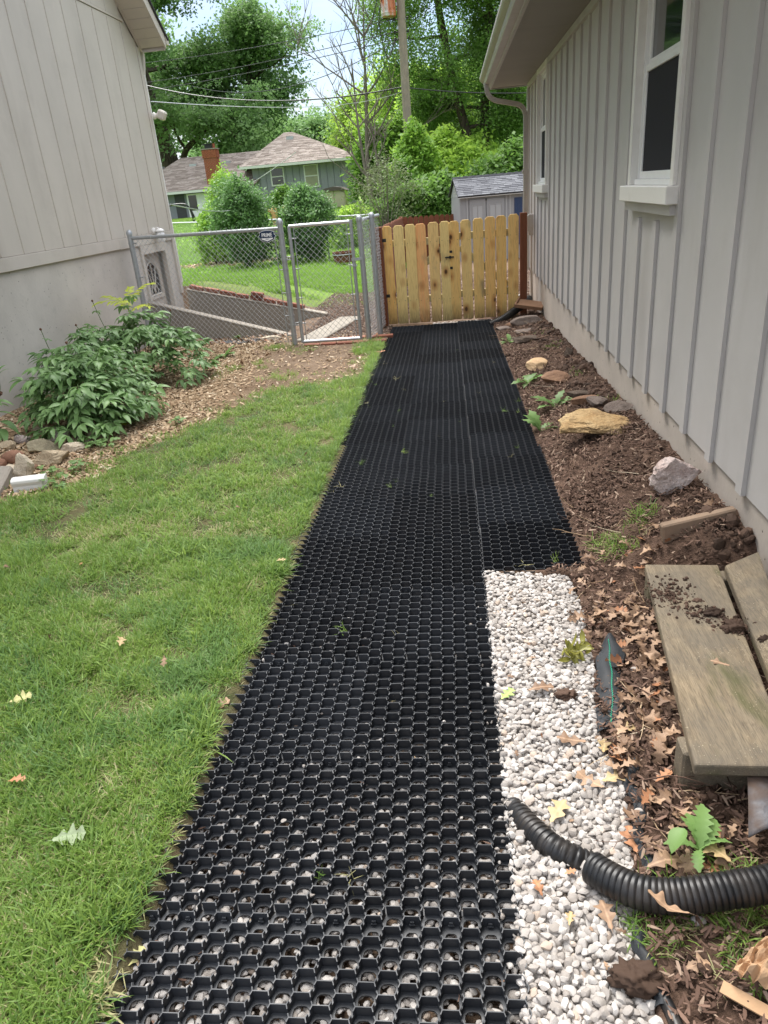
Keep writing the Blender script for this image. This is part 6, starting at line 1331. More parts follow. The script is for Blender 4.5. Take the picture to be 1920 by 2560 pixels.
# dark rubbish near the fence
p = G(600, 857); V, F = sheet(None, 14, 8, lambda u, v: (p[0]-.25+.5*u, p[1]-.1+.22*v+.05*math.sin(u*9), gz1(p[0], p[1])+.012+.03*abs(mnoise.noise((u*6, v*6, 3))))); o = meshobj('plastic_scrap', npmesh('scrap', V, F, M['fabric'])); tag(o, label='torn black plastic scrap on the chips by the concrete wall', cat='plastic')
for i, (u, v, s) in enumerate([(1545, 1715, .018), (1180+935*.446, 2035, .012)]): pass
for (u, v, s, lb) in ((1585, 1690, .022, 'single white stone lying on the soil below the leaf pile'), (1597, 2036, .013, 'round white pebble on the dark soil above the thick pipe'), (1745, 2315, .018, 'white stone on the grass below the thick pipe'), (1342, 922, .03, 'small white stone beneath the peach coloured stone')):
    p = G(u, v); o = meshobj('pebble', rock(int(u), (s, s*.8, s*.7), 3, 5, .07, M['gravel'], True), None, (p[0], p[1], gz1(p[0], p[1])+s*.7)); tag(o, label=lb, cat='pebble')
# ---------------------------------------------------------------- trees
def leafspray(seed, n, rad, lw, mat, flat=.6, droop=0.):
    r = random.Random(seed); V, F = [], []
    for i in range(n):
        p = Vector((r.gauss(0, .42), r.gauss(0, .42), r.gauss(0, .42*flat)))*rad
        a, t_ = r.uniform(0, 6.28), r.uniform(-.9, .9)+droop; mm = Matrix.Translation(p) @ Matrix.Rotation(a, 4, 'Z') @ Matrix.Rotation(t_, 4, 'Y') @ Matrix.Rotation(r.uniform(-.8, .8), 4, 'X'); l = lw*r.uniform(.7, 1.3); q = len(V)
        V += [mm @ Vector(v) for v in ((0, 0, 0), (l*.45, l*.3, l*.03), (l, 0, 0), (l*.45, -l*.3, l*.03))]; F += [(q, q+1, q+2, q+3)]
    return npmesh('leaf_spray', [tuple(v) for v in V], F, M[mat], False)
SPR = {}
def sprays(mat, lw, n=22, flat=.6):
    k = (mat, lw, n, flat)
    if k not in SPR: SPR[k] = [leafspray(i*7+len(SPR)*31, n, 1., lw, mat, flat) for i in range(4)]
    return SPR[k]
def tree(name, label, base, H, spread, trunk_r, mat, bark='bark', seed=1, leafw=.22, spray=1., nspray=3, fork=.35, levels=3, lean=(0, 0), trunks=1, nlimb=7, crown_lo=.3, cat='tree', up=.55, dens=22, group=None, keep=1., flatz=.6, crown_name='crown', limb_len=1.):
    r = random.Random(seed); b = MB(); ends = []
    e = empty(name, base, label=label, cat=cat, group=group)
    def wob(p, d, L_, n=5, amp=.12):
        P = [Vector(p)]
        for i in range(n): d = (d+Vector((r.gauss(0, amp), r.gauss(0, amp), r.gauss(0, amp*.6)))).normalized(); P.append(P[-1]+d*L_/n)
        return P, d
    def branch(p, d, L_, rad, lv):
        P, d2 = wob(p, d, L_, 5 if lv < 2 else 3, .16); nseg = 8 if lv == 0 else 5 if lv == 1 else 4
        b.tube(P, [rad*(1-.55*i/(len(P)-1)) for i in range(len(P))], nseg, False)
        if lv >= levels:
            for q in P[1:]: ends.append(q)
            return
        kids = r.choice((3, 4)) if lv else 5
        for k in range(kids):
            t_ = .35+.65*(k+r.random())/kids; q = P[min(len(P)-1, int(t_*(len(P)-1)+.5))]
            ax = Vector((r.gauss(0, 1), r.gauss(0, 1), r.gauss(0, .6))).normalized(); dd = (d2+ax*.95+Vector((0, 0, .12))).normalized(); branch(q, dd, L_*r.uniform(.45, .68), rad*.42, lv+1)
    for tk in range(trunks):
        off = Vector((r.uniform(-1, 1), r.uniform(-.3, .3), 0))*trunk_r*1.3 if trunks > 1 else Vector()
        d0 = Vector((lean[0]+(.16*(tk-(trunks-1)/2)*2/max(1, trunks-1) if trunks > 1 else 0), lean[1], 1)).normalized()
        P, d = wob(Vector(base)+off+Vector((0, 0, -.1)), d0, H*.88, 9, .05); rr = [trunk_r*(1.18 if i == 0 else 1)*(1-.72*i/9) for i in range(10)]
        b.tube(P, rr, 10, False)
        for k in range(nlimb):
            t_ = crown_lo+(1-crown_lo)*(k+.5*r.random())/nlimb; i = t_*9; q = P[int(i)].lerp(P[min(9, int(i)+1)], i-int(i)); a = k*2.4+r.uniform(-.5, .5)+tk
            prof = math.sin(min(1, (t_-crown_lo)/(1-crown_lo)*.85+.2)*PI*.93)**.6; dd = Vector((math.cos(a), math.sin(a), up*r.uniform(.4, 1.4))).normalized(); branch(q, dd, spread*limb_len*prof*r.uniform(.75, 1.1), trunk_r*(.42-.2*t_), 1)
        for q in P[7:]: ends.append(q)
    b.build('trunk', [M[bark]], e, True)
    pts = []
    for q in ends:
        for k in range(nspray):
            if r.random() < keep: pts.append(q+Vector((r.gauss(0, 1), r.gauss(0, 1), r.gauss(0, .7)))*spray*.75)
    if mat:
        n = len(pts); scatter(crown_name, np.array([tuple(p) for p in pts]), NP.uniform(-.5, .5, (n, 3))*np.array([1, 1, 12.]), NP.uniform(.65, 1.25, n)*spray, sprays(mat, leafw/spray, dens, flatz), e, kind='stuff')
    return e
def atp(u, v, Y): return PY(u, v, Y)
def base_at(u, Y): p = PY(u, 460, Y); return (p[0], Y, gz1(p[0], Y))
# the big oak on the left behind the neighbour's house
bo = base_at(452, 66)
tree('oak_tree', 'huge spreading oak with dark limbs behind the brown roofed house', bo, 26, 8.6, .85, 'leaf_oak', seed=5, leafw=.32, spray=1.2, nspray=4, keep=1., nlimb=15, crown_lo=.14, up=.4, dens=48, flatz=.5)
bo = base_at(640, 74)
tree('oak_tree', 'broad oak behind the ridge of the hip roof, right of the chimney', bo, 17.5, 3.9, .5, 'leaf_oak', seed=28, leafw=.30, spray=1.15, nspray=3, nlimb=13, crown_lo=.16, up=.4, dens=44, keep=1., flatz=.5)
bo = base_at(330, 80)
tree('oak_tree', 'oak partly hidden behind the tan house', bo, 20, 6, .6, 'leaf_oak', seed=9, leafw=.45, spray=1.3, nspray=2, nlimb=9, crown_lo=.15, up=.4, dens=34)
# the large dark tree right of the pole, with a forked trunk behind the shed
bo = base_at(1240, 40)
tree('honey_locust', 'large dark feathery tree with a triple trunk behind the grey shed', bo, 19.5, 2.6, .27, 'leaf_dark', seed=14, leafw=.13, spray=.70, nspray=4, trunks=3, nlimb=12, crown_lo=.24, up=.12, lean=(-.04, 0), dens=40, flatz=.85)
for i, (u, Y, H, sp, mat, lab, sd_) in enumerate([
    (1010, 52, 8.6, 1.7, 'leaf_light', 'bright green tree directly behind the utility pole', 21), (925, 62, 8.0, 1.4, 'leaf_light', 'pale green tree behind the bare tree', 22), (1075, 46, 8.0, 1.8, 'leaf_light', 'yellow green tree between the pole and the dark tree', 23),
    (1165, 58, 11, 2.3, 'leaf_mid', 'mid green tree behind the crown of the dark tree', 24), (975, 75, 9.2, 2.3, 'leaf_mid', 'tall green tree seen left of the pole', 25), (868, 82, 5.2, 2.0, 'leaf_mid', 'rounded tree behind the end of the hip roof', 26),
    (1300, 48, 9, 2.2, 'leaf_mid', 'green tree showing next to the gutter of the right house', 27), (775, 92, 7.5, 3.2, 'leaf_far', 'distant pale tree over the hip roof', 28), (1110, 85, 11, 3.2, 'leaf_far', 'distant tree top above the bright trees', 29)]):
    tree('leafy_tree', lab, base_at(u, Y), H, sp, .18 if H < 13 else .26, mat, seed=sd_, leafw=.22*Y/55, spray=.90*Y/60, nspray=3, nlimb=9, crown_lo=.10, up=.45, dens=32)
# thicket and shrubs at the far edge of the yards
def shrub(name, label, base, rx, ry, h, mat, n, spray, leafw, seed, stems=9, stem_mat='bark', cat='shrub', dens=22, shape=1., foliage=True, lo=.08):
    e = empty(name, base, label=label, cat=cat); r = random.Random(seed); b = MB(); pts = []
    for i in range(n):
        a = r.uniform(0, 6.28); t_ = r.random()**.8; z = lo+(1-lo)*t_; prof = math.sqrt(max(0, 1-abs(2*z**shape-.9)**2.2))*.85+.15; q = prof*(.45+.55*math.sqrt(r.random())); lump = 1+.50*mnoise.noise((math.cos(a)*1.6+seed, math.sin(a)*1.6, z*2.5))+.35*mnoise.noise((math.cos(a)*4+seed, math.sin(a)*4, z*6))+(.25 if r.random() < .07 else 0)
        pts.append((base[0]+math.cos(a)*q*rx*lump, base[1]+math.sin(a)*q*ry*lump, base[2]+z*h*(1+.25*mnoise.noise((a*1.5, seed, 2.))+.10*mnoise.noise((a*5, seed, q*4)))))
    for i in range(stems):
        q = r.choice(pts) if foliage else (base[0]+r.gauss(0, rx*.6), base[1]+r.gauss(0, ry*.5), base[2]+h*r.uniform(.6, 1)); b.tube(smoothpath([(base[0]+r.gauss(0, .06)*rx, base[1], base[2]-.05), ((base[0]*.6+q[0]*.4), (base[1]*.6+q[1]*.4), base[2]+(q[2]-base[2])*.55), q], 4), [max(.006, .022*h/2.5*(1-j/10)) for j in range(9)], 5, False)
    b.build('stems', [M[stem_mat]], e)
    n = len(pts); scatter('foliage', np.array(pts), NP.uniform(-.5, .5, (n, 3))*np.array([1, 1, 12.]), NP.uniform(.6, 1.3, n)*spray, sprays(mat, leafw/spray, dens), e, kind='stuff'); return e
def sb(u, v): p = G(u, v); return (p[0], p[1], gz1(p[0], p[1]))
d_ = 24.5
def sbY(u, Y): return base_at(u, Y)
shrub('viburnum_bush', 'tall rounded bush left of the PRIME sign, dark below and lime on top', sbY(594, d_-.4), .80, .85, 2.45, 'leaf_bush', 680, .26, .09, 1, stems=10, dens=26, shape=1.5)
shrub('viburnum_bush', 'dark rounded bush seen through the chain-link gate', sbY(757, d_), .72, .75, 2.15, 'leaf_bush', 600, .26, .09, 2, stems=10, dens=26, shape=1.5)
shrub('lime_bush', 'bright lime green bush in front of the brick chimney', sbY(562, 27.5), .80, .8, 2.75, 'leaf_lime', 460, .26, .10, 3, dens=24, shape=1.5)
shrub('lime_bush', 'low lime bush hugging the tan house side of the lime one', sbY(512, 26.5), .55, .6, 1.75, 'leaf_lime', 200, .28, .11, 4, dens=22)
shrub('rose_shrub', 'small twiggy shrub under the PRIME sign', sbY(676, d_-.6), .45, .4, 1.0, 'leaf_bush', 40, .2, .09, 5, stems=12)
shrub('twiggy_bush', 'loose grey green twiggy bush behind the brown picket fence', sbY(962, 24.5), 1.05, .9, 2.7, 'leaf_olive', 330, .36, .065, 6, stems=46, stem_mat='bark_dead', dens=16)
shrub('vine_bush', 'column of bright green vine climbing the utility pole', sbY(1040, 31), .75, .6, 3.9, 'leaf_lime', 420, .34, .16, 7, dens=24)
shrub('honeysuckle_bush', 'green bush left of the vine covered pole', sbY(1015, 30), .9, .7, 2.6, 'leaf_mid', 240, .4, .16, 8)
shrub('hedge_bush', 'dark green bush behind the back picket fence, left part', sbY(1040, 25.5), 1.3, .9, 2.0, 'leaf_dark', 420, .38, .14, 9)
shrub('hedge_bush', 'dark green bush touching the left side of the grey shed', sbY(1105, 25), 1.2, .9, 2.1, 'leaf_dark', 420, .38, .14, 10)
shrub('honeysuckle_bush', 'bright green bush above the left slope of the shed roof', sbY(1110, 34), 2.1, 1.4, 3.6, 'leaf_light', 520, .5, .2, 11)  # leaves coloured bright yellow-green
shrub('honeysuckle_bush', 'bright green bush in front of the triple trunk', sbY(1185, 38), 2.4, 1.4, 3.6, 'leaf_light', 460, .55, .2, 12)  # same bright leaf colour as the bush before it
shrub('honeysuckle_bush', 'dark tangle of bushes beside the right house', sbY(1290, 30), 1.8, 1.3, 2.9, 'leaf_dark', 420, .45, .17, 13)
shrub('yard_bush', 'light green weeds behind the far chain-link fence', sbY(880, 30), 1.0, .8, 1.3, 'leaf_light', 260, .36, .14, 14)
shrub('yard_bush', 'dark bush at the foot of the bare tree', sbY(928, 31), .9, .8, 1.4, 'leaf_dark', 240, .36, .15, 15)
shrub('yard_bush', 'bush growing against the grey green house wall', sbY(710, 46), 1.0, .8, 1.6, 'leaf_mid', 200, .4, .17, 16)
shrub('wood_edge_bush', 'tall thicket below the bare tree', sbY(950, 42), 1.5, 1.2, 4.0, 'leaf_mid', 480, .6, .24, 17)
shrub('wood_edge_bush', 'thicket behind the vine covered pole', sbY(1000, 42), 1.9, 1.4, 4.4, 'leaf_mid', 520, .6, .24, 18)
shrub('wood_edge_bush', 'yellow green thicket right of the pole', sbY(1075, 44), 2.8, 1.4, 5.2, 'leaf_light', 560, .65, .26, 19)
# far woods closing the horizon
pts = []; 
for i in range(5200):
    Y = NP.uniform(100, 125); u = NP.uniform(-350, 1700); p = PY(u, 460, Y); hgt = 7+2.2*math.sin(u*.011)+1.5*math.sin(u*.037+2)+1.0*math.sin(u*.09); z0 = gz1(p[0], Y); pts.append((p[0], Y, z0+hgt*NP.random()**.8))
pts = np.array(pts); scatter('far_woods', pts, NP.uniform(-.5, .5, (len(pts), 3))*np.array([1, 1, 12.]), NP.uniform(1.3, 2.4, len(pts)), sprays('leaf_far', .32, 30), kind='stuff')
# bare dead tree
def bare(label, base, H, r0, seed, lean, nb=9):
    r = random.Random(seed); b = MB(); e = empty('bare_tree', base, label=label, cat='tree')
    def br(p, d, L_, rad, lv):
        P = [Vector(p)]
        for i in range(5): d = (d+Vector((r.gauss(0, .1), r.gauss(0, .1), r.gauss(0, .06)+.02))).normalized(); P.append(P[-1]+d*L_/5)
        b.tube(P, [rad*(1-.7*i/5) for i in range(6)], 5 if lv < 2 else 3, False)
        if lv < 3:
            for k in range(5 if lv == 1 else 4):
                q = P[r.randint(1, 5)]; dd = (d+Vector((r.gauss(0, .6), r.gauss(0, .6), r.uniform(-.1, .5)))).normalized(); br(q, dd, L_*r.uniform(.35, .6), rad*.5, lv+1)
    P = [Vector(base)]; d = Vector((lean, 0, 1)).normalized()
    for i in range(8): d = (d+Vector((r.gauss(0, .05), r.gauss(0, .03), 0))).normalized(); P.append(P[-1]+d*H/8)
    b.tube(P, [r0*(1-.75*i/8) for i in range(9)], 7, False)
    for k in range(nb):
        q = P[int(2+6*k/nb)]; a = k*2.6; br(q, Vector((math.cos(a)*.9, math.sin(a)*.3, .75)).normalized(), H*.34*r.uniform(.6, 1.2), r0*.4, 1)
    b.build('trunk', [M['bark_dead']], e)
bare('slender bare tree, the left one of two, leaning left over the thicket', base_at(940, 36), 7.2, .10, 3, -.14, 10)
bare('taller bare tree next to the leaning one, left of the pole', base_at(928, 38), 9.2, .13, 4, -.03, 12)
bare('short bare trunk between the bare trees and the pole', base_at(952, 37), 5.0, .11, 6, -.02, 4)

# ---------------------------------------------------------------- utility pole, transformer, wires
pb = PY(1028, 470, 32.); pt = PY(998, -60, 32.)
up_ = empty('utility_pole', (pb[0], 32, -.3), label='weathered wooden utility pole in front of the bright trees', cat='utility pole')
pz = 9.6; px0, px1 = pb[0], pt[0]
MB().tube([(px0, 32, gz1(px0, 32)-.2), (px0*.5+px1*.5, 32, 4.5), (px1, 32, pz)], [.19, .165, .145], 14).build('shaft', [M['pole_wood']], up_, True)
ins = []
b = MB()
for (v, s) in ((48, 1), (80, 1), (98, 1)):
    z = PY(1000, v, 32.)[2]; b.tube([(px1-.12*0, 32, z), (px1-.26, 31.95, z)], .02, 6); b.lathe((px1-.28, 31.95, z-.05), [(.035, 0), (.05, .03), (.03, .06), (.045, .09), (.02, .11)], 8); b.lathe((px1+.22, 31.95, z-.05), [(.035, 0), (.05, .03), (.03, .06), (.045, .09), (.02, .11)], 8); ins.append((px1-.28, 31.9, z))
b.build('insulator', [M['black_metal']], up_)
b = MB()
for v in (10, 70): z = PY(1000, v, 32.)[2]; b.box(px1-.19, px1+.02, 31.93, 32.0, z-.05, z+.05)
b.build('bracket', [M['galv']], up_)
tp = PY(972, 43, 31.9); tr = empty('transformer', (tp[0], 31.9, tp[2]), label='rusty orange cylindrical transformer hanging on the utility pole', cat='transformer')
t = NT('rusted_tank'); n_ = t.noise(1.7, t.mapc(t.co, (3, 3, .8)), det=6); c = t.mix(t.ramp(n_, [(.40, 0.), (.55, 1.)]), (.46, .46, .44), (.42, .14, .06)); rust = t.done(c, .6, .4)
MB().lathe((tp[0], 31.9, tp[2]), [(.24, .0), (.27, .02), (.27, .10), (.28, .12), (.27, .14), (.27, 1.0), (.29, 1.02), (.29, 1.08), (.2, 1.14)], 20).build('tank', [rust], tr, True)
b = MB()
for a in (-.9, -.3, .3, .9): b.tube([(tp[0]+.28*math.sin(a), 31.9-.28*math.cos(a), tp[2]+.2), (tp[0]+.31*math.sin(a), 31.9-.31*math.cos(a), tp[2]+.25), (tp[0]+.31*math.sin(a), 31.9-.31*math.cos(a), tp[2]+.9)], .018, 6)
b.build('cooling_fin', [rust], tr)
b = MB(); b.lathe((tp[0]-.08, 31.85, tp[2]+1.1), [(.05, 0), (.07, .05), (.04, .1), (.07, .15), (.03, .2)], 10); b.lathe((tp[0]+.1, 31.85, tp[2]+1.1), [(.05, 0), (.07, .05), (.04, .1), (.07, .15), (.03, .2)], 10); b.build('bushing', [M['vinyl']], tr)
def wire(label, A, B, sag, r=.012, name='overhead_wire', mat='black_metal', n=24):
    A, B = Vector(A), Vector(B); b = MB(); b.tube([A.lerp(B, i/n)-Vector((0, 0, sag*4*(i/n)*(1-i/n))) for i in range(n+1)], r, 5); return b.build(name, [M[mat]], None, label=label, cat='wire')
def wend(u, v, Y): return PY(u, v, Y)
wire('highest power line running left from the insulators', ins[0], wend(180, 170, 50), .3, .014)
wire('second power line running left, just under the highest', ins[1], wend(180, 225, 50), .3, .014)
wire('third power line running left from the pole', ins[2], wend(180, 245, 50), .3, .014)
zl = PY(1005, 218, 32.); wire('black cable crossing at mid height from the pole to the left', zl, wend(300, 195, 40), .7, .026)
wire('thin pale cable stretched from the tan house past the floodlight to the pole', zl-np.array([0, 0, .15]), (XL+.02, LY1+.05, 2.88), .25, .007, mat='galv_wire')
wire('black cable running right from the pole behind the gutter', zl, wend(1420, 226, 36), .15, .022)
wire('drop cable from the pole top sagging left to the roof', PY(1003, 95, 32.), wend(480, 215, 45), .9, .016)
wire('service drop slanting down to the hip roofed house', wend(740, 380, 51), wend(590, 480, 51), .1, .02, mat='galv_wire')
wire('thin white line sagging in front of the left wing', (XL+.03, LY1+.04, 1.55), wend(640, 475, 48), .5, .010, mat='galv_wire')
b = MB(); b.tube(smoothpath([(tp[0]-.1, 31.8, tp[2]+1.3), (tp[0]-.65, 31.8, tp[2]-.2), (tp[0]-.55, 31.8, tp[2]-.65), (ins[0][0]-.5, 31.8, ins[0][2]), ins[0]], 6), .016, 5); b.tube(smoothpath([(tp[0]+.1, 31.8, tp[2]+1.3), (tp[0]-.32, 31.7, tp[2]+.2), (tp[0]-.32, 31.7, tp[2]-.6), (tp[0]-.1, 31.7, tp[2]-1.3), ins[2]], 6), .018, 5)
b.build('jumper_cable', [M['black_metal']], None, label='looping black jumper cables below the transformer', cat='cable')
q0 = base_at(1310, 52); MB().tube([(q0[0], 52, q0[2]), (q0[0], 52, q0[2]+10)], .16, 8).build('utility_pole', [M['pole_wood']], None, label='second distant wooden pole seen beside the downspout', cat='utility pole')
q0 = base_at(1293, 50); MB().tube([(q0[0], 50, q0[2]), (q0[0], 50, q0[2]+8.3)], .07, 8).build('steel_pole', [M['galv']], None, label='thin pale steel pole left of the distant wooden pole', cat='pole')

# ---------------------------------------------------------------- the neighbour's house
HY = 55.; nh = empty('house', (-12, HY+3, .9), label='distant grey green house with brown hip roof and brick chimney', cat='house')
gg = paint('grey_green_siding', (.23, .24, .265), .8, .1, .6, .1, (.10, .12, .11)); gg2 = paint('trim_pale_green', (.56, .58, .53), .6, .05, 2)
def hp(u, v, Y=HY): return PY(u, v, Y)
xr0, xr1 = hp(627, 410)[0], hp(884, 400)[0]; ez = 3.62; gbz = .55
n = 15; wb = (xr1-xr0)/n; wins = [(hp(680, 440)[0], hp(708, 440)[0], 2.42, 3.42), (hp(763, 430)[0], hp(793, 430)[0], 2.15, 3.42)]
MB().box(xr0, xr1, HY+.05, HY+8, gbz-.8, ez).build('wall', [gg], nh)
for k in range(n): MB().box(xr0+k*wb+.02, xr0+(k+1)*wb-.02, HY, HY+.049, gbz-.6, ez-.001).build('siding_board', [gg], nh)
for (x0, x1, z0, z1) in wins:
    w_ = MB().box(x0-.09, x1+.09, HY-.06, HY-.002, z0-.1, z1+.08).build('window', [gg2], nh)
    zm = (z0+z1)/2; MB().box(x0, x1, HY-.09, HY-.061, z0, zm-.04).box(x0, x1, HY-.09, HY-.061, zm+.04, z1).build('pane', [M['glass'] if x0 < -11 else paint('curtain_pane', (.25, .25, .17), .5)], w_)
# hip roof
el, er = hp(600, 402), hp(905, 392); y0_, y1_ = HY-.55, HY+8.5; ap = hp(722, 336, HY+4); az = ap[2]; apx = ap[0]; ezr = 3.70
A_, B_, C_, D_ = (el[0], y0_, ezr), (er[0], y0_, ezr), (er[0], y1_, ezr), (el[0], y1_, ezr); R1, R2 = (apx-.3, HY+3.7, az+.1), (apx+.3, HY+4.2, az+.1)
b = MB(); b.add([A_, B_, C_, D_, R1, R2], [(0, 1, 5, 4), (1, 2, 5), (2, 3, 4, 5), (3, 0, 4), (0, 3, 2, 1)]); ro = b.build('roof', [M['shingle_brown']], nh)
MB().box(el[0]-.05, er[0]+.05, y0_-.14, y0_-.01, ezr-.16, ezr-.0).build('gutter', [gg2], nh); MB().box(el[0]-.05, el[0]+.03, y0_, y1_, ezr-.16, ezr-.01).build('fascia', [gg2], nh)
shingles('shingles', (A_[0], A_[1], A_[2]+.015), (B_[0], B_[1], B_[2]+.015), (R2[0], R2[1]-.5, R2[2]+.015), (R1[0], R1[1], R1[2]+.015), .17, .45, .022, M['shingle_brown'], nh, False)
MB().box(apx+.05, apx+.55, HY+2.6, HY+3.2, az-.55, az-.22).build('roof_vent', [M['galv']], nh)
# left wing: lower, with a long roof
lx0, lx1 = hp(330, 500)[0], hp(640, 470)[0]; lez = 2.48; rz_ = 4.75; ly = HY-.2
MB().box(lx0, xr0-.01, ly+.1, HY+8, gbz-.8, lez).build('wall', [gg], nh)
n = 14; wb = (xr0-lx0)/n
for k in range(n): MB().box(lx0+k*wb+.02, lx0+(k+1)*wb-.02, ly+.05, ly+.099, gbz-.6, lez-.001).build('siding_board', [gg], nh)
dwx = hp(470, 500)[0]; dd = MB().box(dwx, dwx+1.5, ly-.0, ly+.048, .6, 2.3).build('door', [M['vinyl']], nh); MB().box(dwx+.12, dwx+.7, ly-.02, ly-.002, 1.2, 2.2).build('pane', [M['glass']], dd)
MB().box(dwx-.9, dwx-.2, ly-.0, ly+.048, .4, 2.35).build('shutter', [paint('charcoal_door', (.05, .05, .055), .6)], nh); MB().box(dwx-1.9, dwx-1.6, ly-.06, ly+.048, 1.4, 1.7).build('meter_box', [M['galv']], nh)
rl = hp(452, 394, HY+4)[0]; A_, B_ = (lx0-.5, ly-.5, lez+.03), (xr0+.2, ly-.5, lez+.03); R1, R2 = (rl, HY+4, rz_+.1), (xr0+2.5, HY+4, rz_+.1)
b = MB(); b.add([A_, B_, R2, R1, (lx0-.5, HY+8.5, lez)], [(0, 1, 2, 3), (0, 3, 4), (3, 2, 4)]); b.build('roof', [M['shingle_brown']], nh)
shingles('shingles', (A_[0], A_[1], A_[2]+.015), (B_[0], B_[1], B_[2]+.015), (R2[0], R2[1], R2[2]+.015), (R1[0], R1[1], R1[2]+.015), .17, .45, .022, M['shingle_brown'], nh, False)
MB().box(lx0-.5, xr0-.3, ly-.64, ly-.51, lez-.13, lez+.03).build('gutter', [gg2], nh)
for u, v in ((397, 400), (482, 401), (568, 394)): p = hp(u, v, HY+3.0); MB().box(p[0]-.2, p[0]+.3, HY+2.6, HY+3.1, rz_-.75, rz_-.42).build('roof_vent', [M['galv']], nh)
# brick chimney (a stepped stack of real bricks)
cx0, cx1 = hp(511, 400)[0], hp(544, 400)[0]; cw = cx1-cx0; cz = 5.0
ch = MB().box(cx0+.03, cx1-.03, ly+.02, ly+.75, .5, cz-.02).build('chimney', [M['mortar']], nh)
b = MB(); z = 1.2; r = random.Random(2); row = 0
while z < cz-.02:
    ex = .05 if cz-.55 < z < cz-.1 else 0; x = cx0-ex-(.11 if row % 2 else 0)
    while x < cx1+ex-.02:
        a, c = max(x, cx0-ex)+.008, min(x+.215, cx1+ex)-.008
        if c-a > .02: b.box(a, c, ly-.01-ex+r.uniform(0, .006), ly+.2, z, z+.068)
        x += .225
    for k in range(3): b.box(cx1-.1, cx1+ex-.003+r.uniform(0, .006), ly+.01+k*.225, ly+.215+k*.225, z, z+.068)
    z += .08; row += 1
b.build('bricks', [M['chimney_brick']], ch, kind='stuff')
MB().box(cx0-.08, cx1+.08, ly-.07, ly+.8, cz, cz+.06).build('chimney_cap', [M['concrete']], ch); MB().box(cx0+.15, cx1-.35, ly+.2, ly+.6, cz+.06, cz+.30).box(cx0+.05, cx1-.25, ly+.1, ly+.7, cz+.32, cz+.37).build('flue_cover', [M['black_metal']], ch); MB().lathe((cx1-.18, ly+.35, cz+.06), [(.1, 0), (.09, .3)], 10).build('flue_pot', [M['chimney_brick']], ch)
# beige resin shed by the hip roofed house
p0, p1 = hp(807, 500, 50), hp(864, 500, 50)
bs = empty('resin_shed', ((p0[0]+p1[0])/2, 50, .7), label='beige plastic storage shed with arched doors beside the distant house', cat='shed'); be = paint('beige_resin', (.42, .385, .27), .6, .06, 2); gz_ = .2
MB().box(p0[0], p1[0], 50.05, 51.5, gz_, 1.72).build('body', [be], bs); xm = (p0[0]+p1[0])/2
for s, (a, c) in enumerate(((p0[0]+.04, xm-.01), (xm+.01, p1[0]-.04))):
    dd = MB().prism([(a, gz_+.1), (c, gz_+.1), (c, 1.55 if s else 1.72), ((a+c)/2, 1.70), (a, 1.72 if s else 1.55)], 49.99, 50.049).build('door', [be], bs, bevel=.02)
MB().prism([(p0[0]-.1, 1.68), (p1[0]+.1, 1.68), (p1[0]-.2, 1.86), (xm, 1.93), (p0[0]+.2, 1.86)], 49.9, 51.6).build('roof', [paint('brown_resin', (.09, .07, .06), .6)], bs)
# far chain-link fence across the back yard
ff = empty('chain_link_fence', (-7, 26, -.4), label='low chain-link fence crossing the far back yard', cat='fence')
q = [PY(300, 563, 29.5), PY(422, 558, 28.5), PY(545, 554.5, 27.6), PY(690, 549, 26.2), PY(813, 544, 25.0), PY(925, 536.5, 24.2)]
tops = [(p[0], p[1], p[2]) for p in q]
MB().tube(tops, .026, 8).build('top_rail', [M['tie']], ff)
for p in tops: MB().tube([(p[0], p[1], gz1(p[0], p[1])-.1), (p[0], p[1], p[2])], .022, 8).build('post', ga, ff)
b = MB()
for i in range(5): chain(b, tops[i], tops[i+1], gz1(*tops[i][:2]), tops[i][2], gz1(*tops[i+1][:2]), tops[i+1][2], pitch=.11, r=.003)
b.build('chain_mesh', gw, ff, kind='stuff')
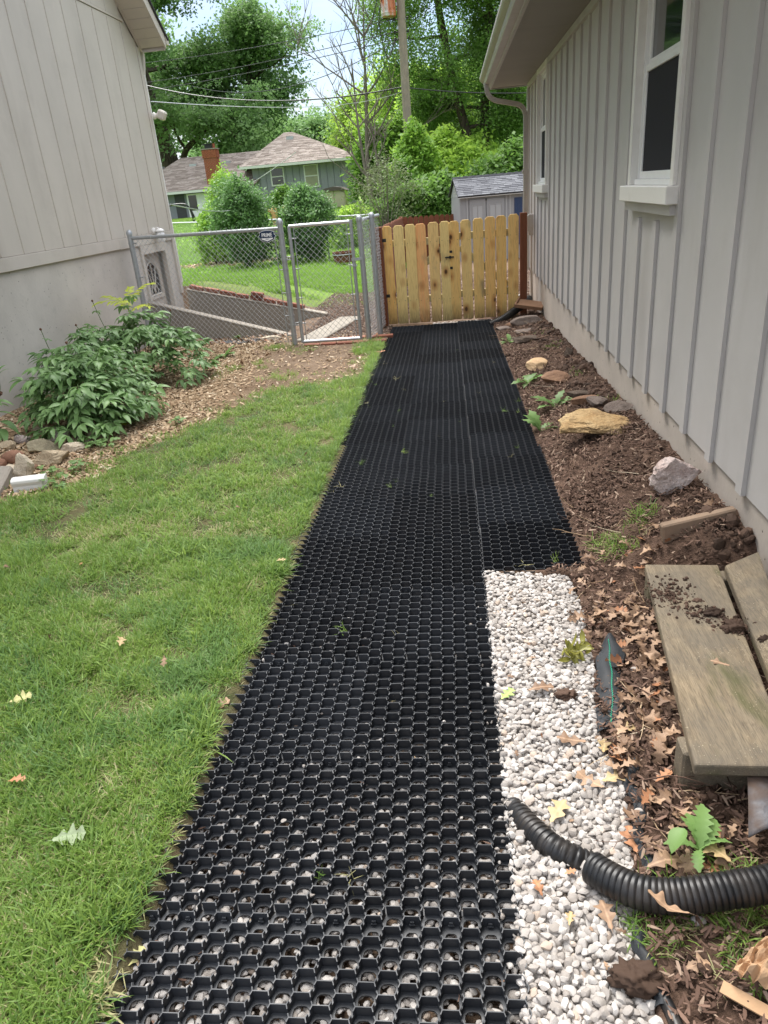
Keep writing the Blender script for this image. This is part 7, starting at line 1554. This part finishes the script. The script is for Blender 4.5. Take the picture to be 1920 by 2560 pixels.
# black arched swing frame beyond, log by the fence, fire pit, ornament
sf = empty('swing_frame', (-12.5, 33, 0), label='black arched metal frame on the lawn beside the tan house', cat='swing frame'); Yf = 31.
A_, B_, C_, D_ = PY(395, 541, Yf), PY(418, 517, Yf), PY(474, 520, Yf), PY(505, 590, Yf)
MB().tube(smoothpath([(A_[0]-1.2, Yf, gz1(A_[0], Yf)), (A_[0], Yf, A_[2]+.2), B_, (B_[0]*.5+C_[0]*.5, Yf, B_[2]+.06), C_, D_], 6), .035, 8).build('arched_bar', [M['black_metal']], sf)
MB().tube([C_, PY(486, 556, Yf)], .03, 8).build('upright', [M['black_metal']], sf)
p = PY(860, 640, 22.5); z0 = gz1(p[0], 22.5); fp = empty('fire_pit', (p[0], 22.5, z0), label='low rusty round fire pit on the back lawn behind the metal gate', cat='fire pit')
rm = paint('rusty_iron', (.16, .065, .04), .9, .3, 9); b = MB(); b.lathe((p[0], 22.5, z0+.08), [(.28, 0), (.31, .08), (.33, .26), (.345, .27), (.345, .29), (.315, .29), (.30, .1)], 24); b.build('bowl', [rm], fp, True)
b = MB(); b.tube([(p[0]+.34*math.cos(a), 22.5+.34*math.sin(a), z0+.30) for a in [2*PI*i/24 for i in range(25)]], .014, 6); b.build('rim', [M['galv']], fp)
for a in (.6, 2.2, 3.8, 5.4): MB().tube([(p[0]+.25*math.cos(a), 22.5+.25*math.sin(a), z0-.02), (p[0]+.28*math.cos(a), 22.5+.28*math.sin(a), z0+.12)], .025, 6).build('leg', [rm], fp)
for k, (u, v, lb) in enumerate(((686, 537, 'tan deer shaped yard ornament left, between the two round bushes'), (716, 533, 'smaller orange yard ornament between the two round bushes'))):
    p = PY(u, v, 27.5); b = MB(); b.lathe((p[0], 27.5, p[2]-.35), [(.08, 0), (.13, .2), (.10, .32), (.14, .45), (.09, .58), (.02, .64)], 12); b.tube([(p[0], 27.5, p[2]+.1), (p[0]-.2, 27.45, p[2]+.16)], [.08, .05], 8); b.build('yard_ornament', [paint('ornament_tan%d' % k, (.52, .33, .13), .6)], None, True, label=lb, cat='ornament')
MB().box(lx0+1, hp(470, 548)[0], 44.0, 44.4, .1, .42).build('log_border', [paint('dark_border', (.035, .035, .035), .9, .5, 9)], None, label='dark raised bed edge in front of the left wing', cat='bed edging')
